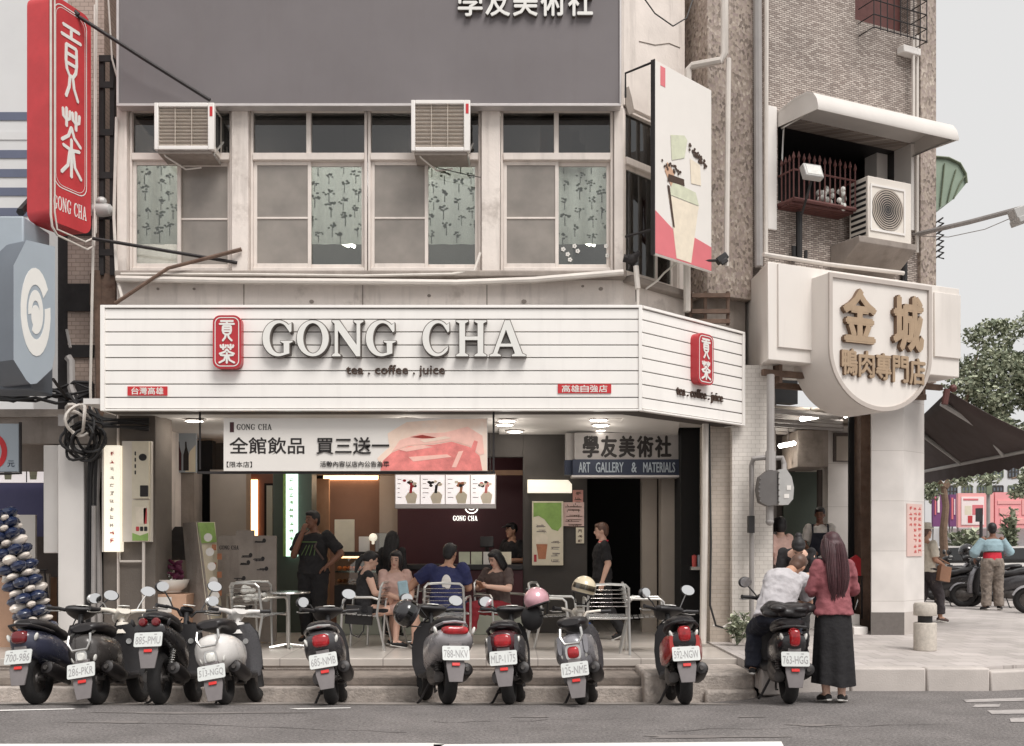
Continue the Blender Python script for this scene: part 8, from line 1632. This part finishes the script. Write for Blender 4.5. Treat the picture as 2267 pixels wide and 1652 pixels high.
tree('low dark green branches hanging below the awning edge at the right', P(2262, 1085, 23.5) + Vector((1.5, .5, -2)), [([P(2262, 1085, 23.5) + Vector((1.5, .5, -2)), P(2275, 1050, 23.5), P(2240, 1060, 23.5)], [.08, .05, .02])], [B3(2255, 1075, 23.5, (.35, .35, .3)), B3(2190, 1060, 23.5, (.3, .3, .15)), B3(2130, 1062, 24, (.3, .3, .15)), B3(2060, 1085, 24.5, (.25, .3, .25)), B3(2285, 1062, 23.5, (.4, .4, .3))], 2600, .10, 8)
# far building, hoardings, hedge, cars
fb = thing('far_building', 'white building with green window frames far across the street', 'building', P(2200, 1250, 60)); fb.location.z = 0
Y = 60; b = MB(); b.box(UX(2048, Y), UX(2420, Y), Y, Y + 10, 0, VZ(985, Y)); b.build('wall', 'cladding_white', fb)
for i in range(9):
    for j, v in enumerate((1010, 1045, 1088)):
        u = 2062 + i * 34; b = MB(); x0, x1, z0, z1 = UX(u, Y), UX(u + 22, Y), VZ(v + 12, Y), VZ(v - 12, Y)
        for k in range(4): b.box(x0 + (x1 - x0) * k / 3 - .03, x0 + (x1 - x0) * k / 3 + .03, Y - .06, Y - .005, z0, z1)
        b.box(x0, x1, Y - .05, Y - .004, z0 - .04, z0 + .04); b.box(x0, x1, Y - .05, Y - .004, z1 - .04, z1 + .04); b.box(x0 + .04, x1 - .04, Y - .04, Y - .002, (z0 + z1) / 2 - .03, (z0 + z1) / 2 + .03)
        f_ = b.build('window', 'foliage_dark' if (i + j) % 3 else 'wall_charcoal', fb); g = MB(); g.box(x0, x1, Y - .02, Y - .0015, z0, z1); g.build('pane', 'bluegrey_dark', f_)
mat('hoard_pink', (236, 168, 166), .7, 0, .08, .3); mat('hoard_strong', (232, 156, 158), .7, 0, .06, .4); mat('hoard_purple', (116, 66, 112), .7, 0, .1, 1); mat('hoard_white', (240, 224, 222), .7, 0, .03, 1)
def hoard(label, u0, u1, v0, v1, Y, m, shapes):
    t = thing('hoarding', label, 'hoarding', P((u0 + u1) / 2, v1, Y)); b = MB(); b.box(UX(u0, Y), UX(u1, Y), Y, Y + .2, VZ(v1, Y), VZ(v0, Y)); b.build('panel', m, t)
    for i, (a, c, d, e, mm) in enumerate(shapes): b = MB(); b.box(UX(a, Y), UX(c, Y), Y - .03 - .004 * i, Y - .002, VZ(e, Y), VZ(d, Y)); b.build('print', mm, t)
    b = MB(); b.box(UX(u0 + 3, Y), UX(u0 + 5, Y), Y + .2, Y + .3, 0, VZ(v1, Y)); b.box(UX(u1 - 5, Y), UX(u1 - 3, Y), Y + .2, Y + .3, 0, VZ(v1, Y)); split(b, 'post', 'pvc_grey', t)
hoard('purple upright hoarding left of the tree trunk', 2066, 2090, 1095, 1166, 48, 'hoard_purple', [(2075, 2080, 1100, 1135, 'hoard_white'), (2069, 2072, 1100, 1140, 'poster_pink')])
hoard('purple upright hoarding right of the tree trunk', 2103, 2117, 1095, 1166, 48, 'hoard_purple', [(2106, 2110, 1102, 1150, 'poster_pink'), (2112, 2114, 1105, 1140, 'hoard_white')])
hoard('pale pink hoarding with picture panels behind the person in teal', 2121, 2200, 1092, 1168, 49, 'hoard_pink', [(2128, 2178, 1100, 1162, 'hoard_white'), (2135, 2150, 1120, 1140, 'poster_beige'), (2152, 2176, 1118, 1140, 'poster_pink'), (2142, 2152, 1142, 1158, 'sign_red_faded'), (2132, 2165, 1104, 1108, 'poster_pink')])
hoard('strong pink hoarding with pale blocky print at the right edge', 2203, 2330, 1090, 1170, 49, 'hoard_strong', [(2208, 2260, 1108, 1116, 'hoard_pink'), (2212, 2255, 1125, 1140, 'hoard_pink'), (2262, 2320, 1106, 1140, 'hoard_pink'), (2215, 2300, 1148, 1160, 'hoard_pink')])
b = MB(); b.box(UX(2040, 50), UX(2420, 50), 50, 50.4, .1, VZ(1170, 50)); tag(b.build('street_wall', 'cladding_white'), 'low pale wall beneath the pink hoardings', 'wall')
leafplant('rounded green hedge under the pale pink hoarding', P(2145, 1203, 46) - Vector((0, 0, 1.3)), 1.9, 1.1, 30, 'foliage', 7, 'hedge', 40, .35); leafplant('thin conical green tree before the strong pink hoarding', P(2236, 1203, 46) - Vector((0, 0, 1.3)), 2.9, .35, 24, 'foliage', 17, 'young_tree', 30, .3)
def car(label, u, Y, rz, paint):
    t = thing('parked_car', label, 'car', (UX(u, Y), Y, 0), R(rz), 'cars across the street'); b = MB()
    for nm, pts, w_, m in (('body', [(-2.1, .3), (-2.15, .6), (-1.9, .85), (-1.2, .92), (1.0, .95), (1.9, .82), (2.1, .6), (2.05, .3)], .85, paint), ('cabin', [(-1.5, .93), (-1.1, 1.38), (.3, 1.42), (1.1, .95)], .72, 'glass_dark'), ('roof', [(-1.12, 1.385), (-1.0, 1.43), (.25, 1.46), (.35, 1.425)], .70, paint)):
        b = MB(); b.prism(pts, -w_, w_); b.build(nm, paint if m == paint else m, t, W=False, bevel=.06)
    b = MB(); b.prism([(-1.35, .94), (-1.02, 1.35), (.22, 1.39), (.95, .96)], -.66, .66); b.build('interior', 'black_void', t, W=False)
    for sx in (-1.3, 1.3):
        for sy in (-.8, .8): b = MB(); b.lathe([(.001, -.09), (.2, -.09), (.31, -.07), (.31, .07), (.2, .09), (.001, .09)], (sx, sy, .31), 'y', 18); b.build('wheel', 'tyre', t, W=False)
car('white car parked behind the tree trunk across the pavement', 2095, 33, 0, 'paint_white'); car('white car at the right edge behind the person in teal', 2270, 34, 4, 'paint_white'); car('dark car far behind at the right edge below the hoarding', 2300, 40, 2, 'paint_gunmetal')
t = thing('street_pole', 'thin pale pole with hanging square signs right of the tree', 'pole', (UX(2188, 38), 38, 0)); b = MB(); b.tube([P(2188, 1300, 38), P(2188, 985, 38)], .07, 8); b.build('shaft', 'pvc_grey', t); b = MB(); b.box(UX(2182, 37.9), UX(2194, 37.9), 37.8, 37.9, VZ(1095, 37.9), VZ(1030, 37.9)); b.build('sign_plate', 'foliage_dark', t); b = MB(); b.prism(ellipse(UX(2074, 40), VZ(1080, 40), .15, .15, 16), 40, 40.05); tag(b.build('round_sign', 'bluegrey_panel'), 'round pale blue sign between the pillar and the tree trunk', 'sign')
b = MB(); b.box(UX(2168, 36), UX(2176, 36), 36, 36.3, VZ(1155, 36), VZ(1125, 36)); b.tube([P(2172, 1155, 36.1), P(2172, 1270, 36.1)], .06, 6); tag(b.build('traffic_light', 'black_plastic'), 'small dark traffic light before the pale pink hoarding', 'traffic light')
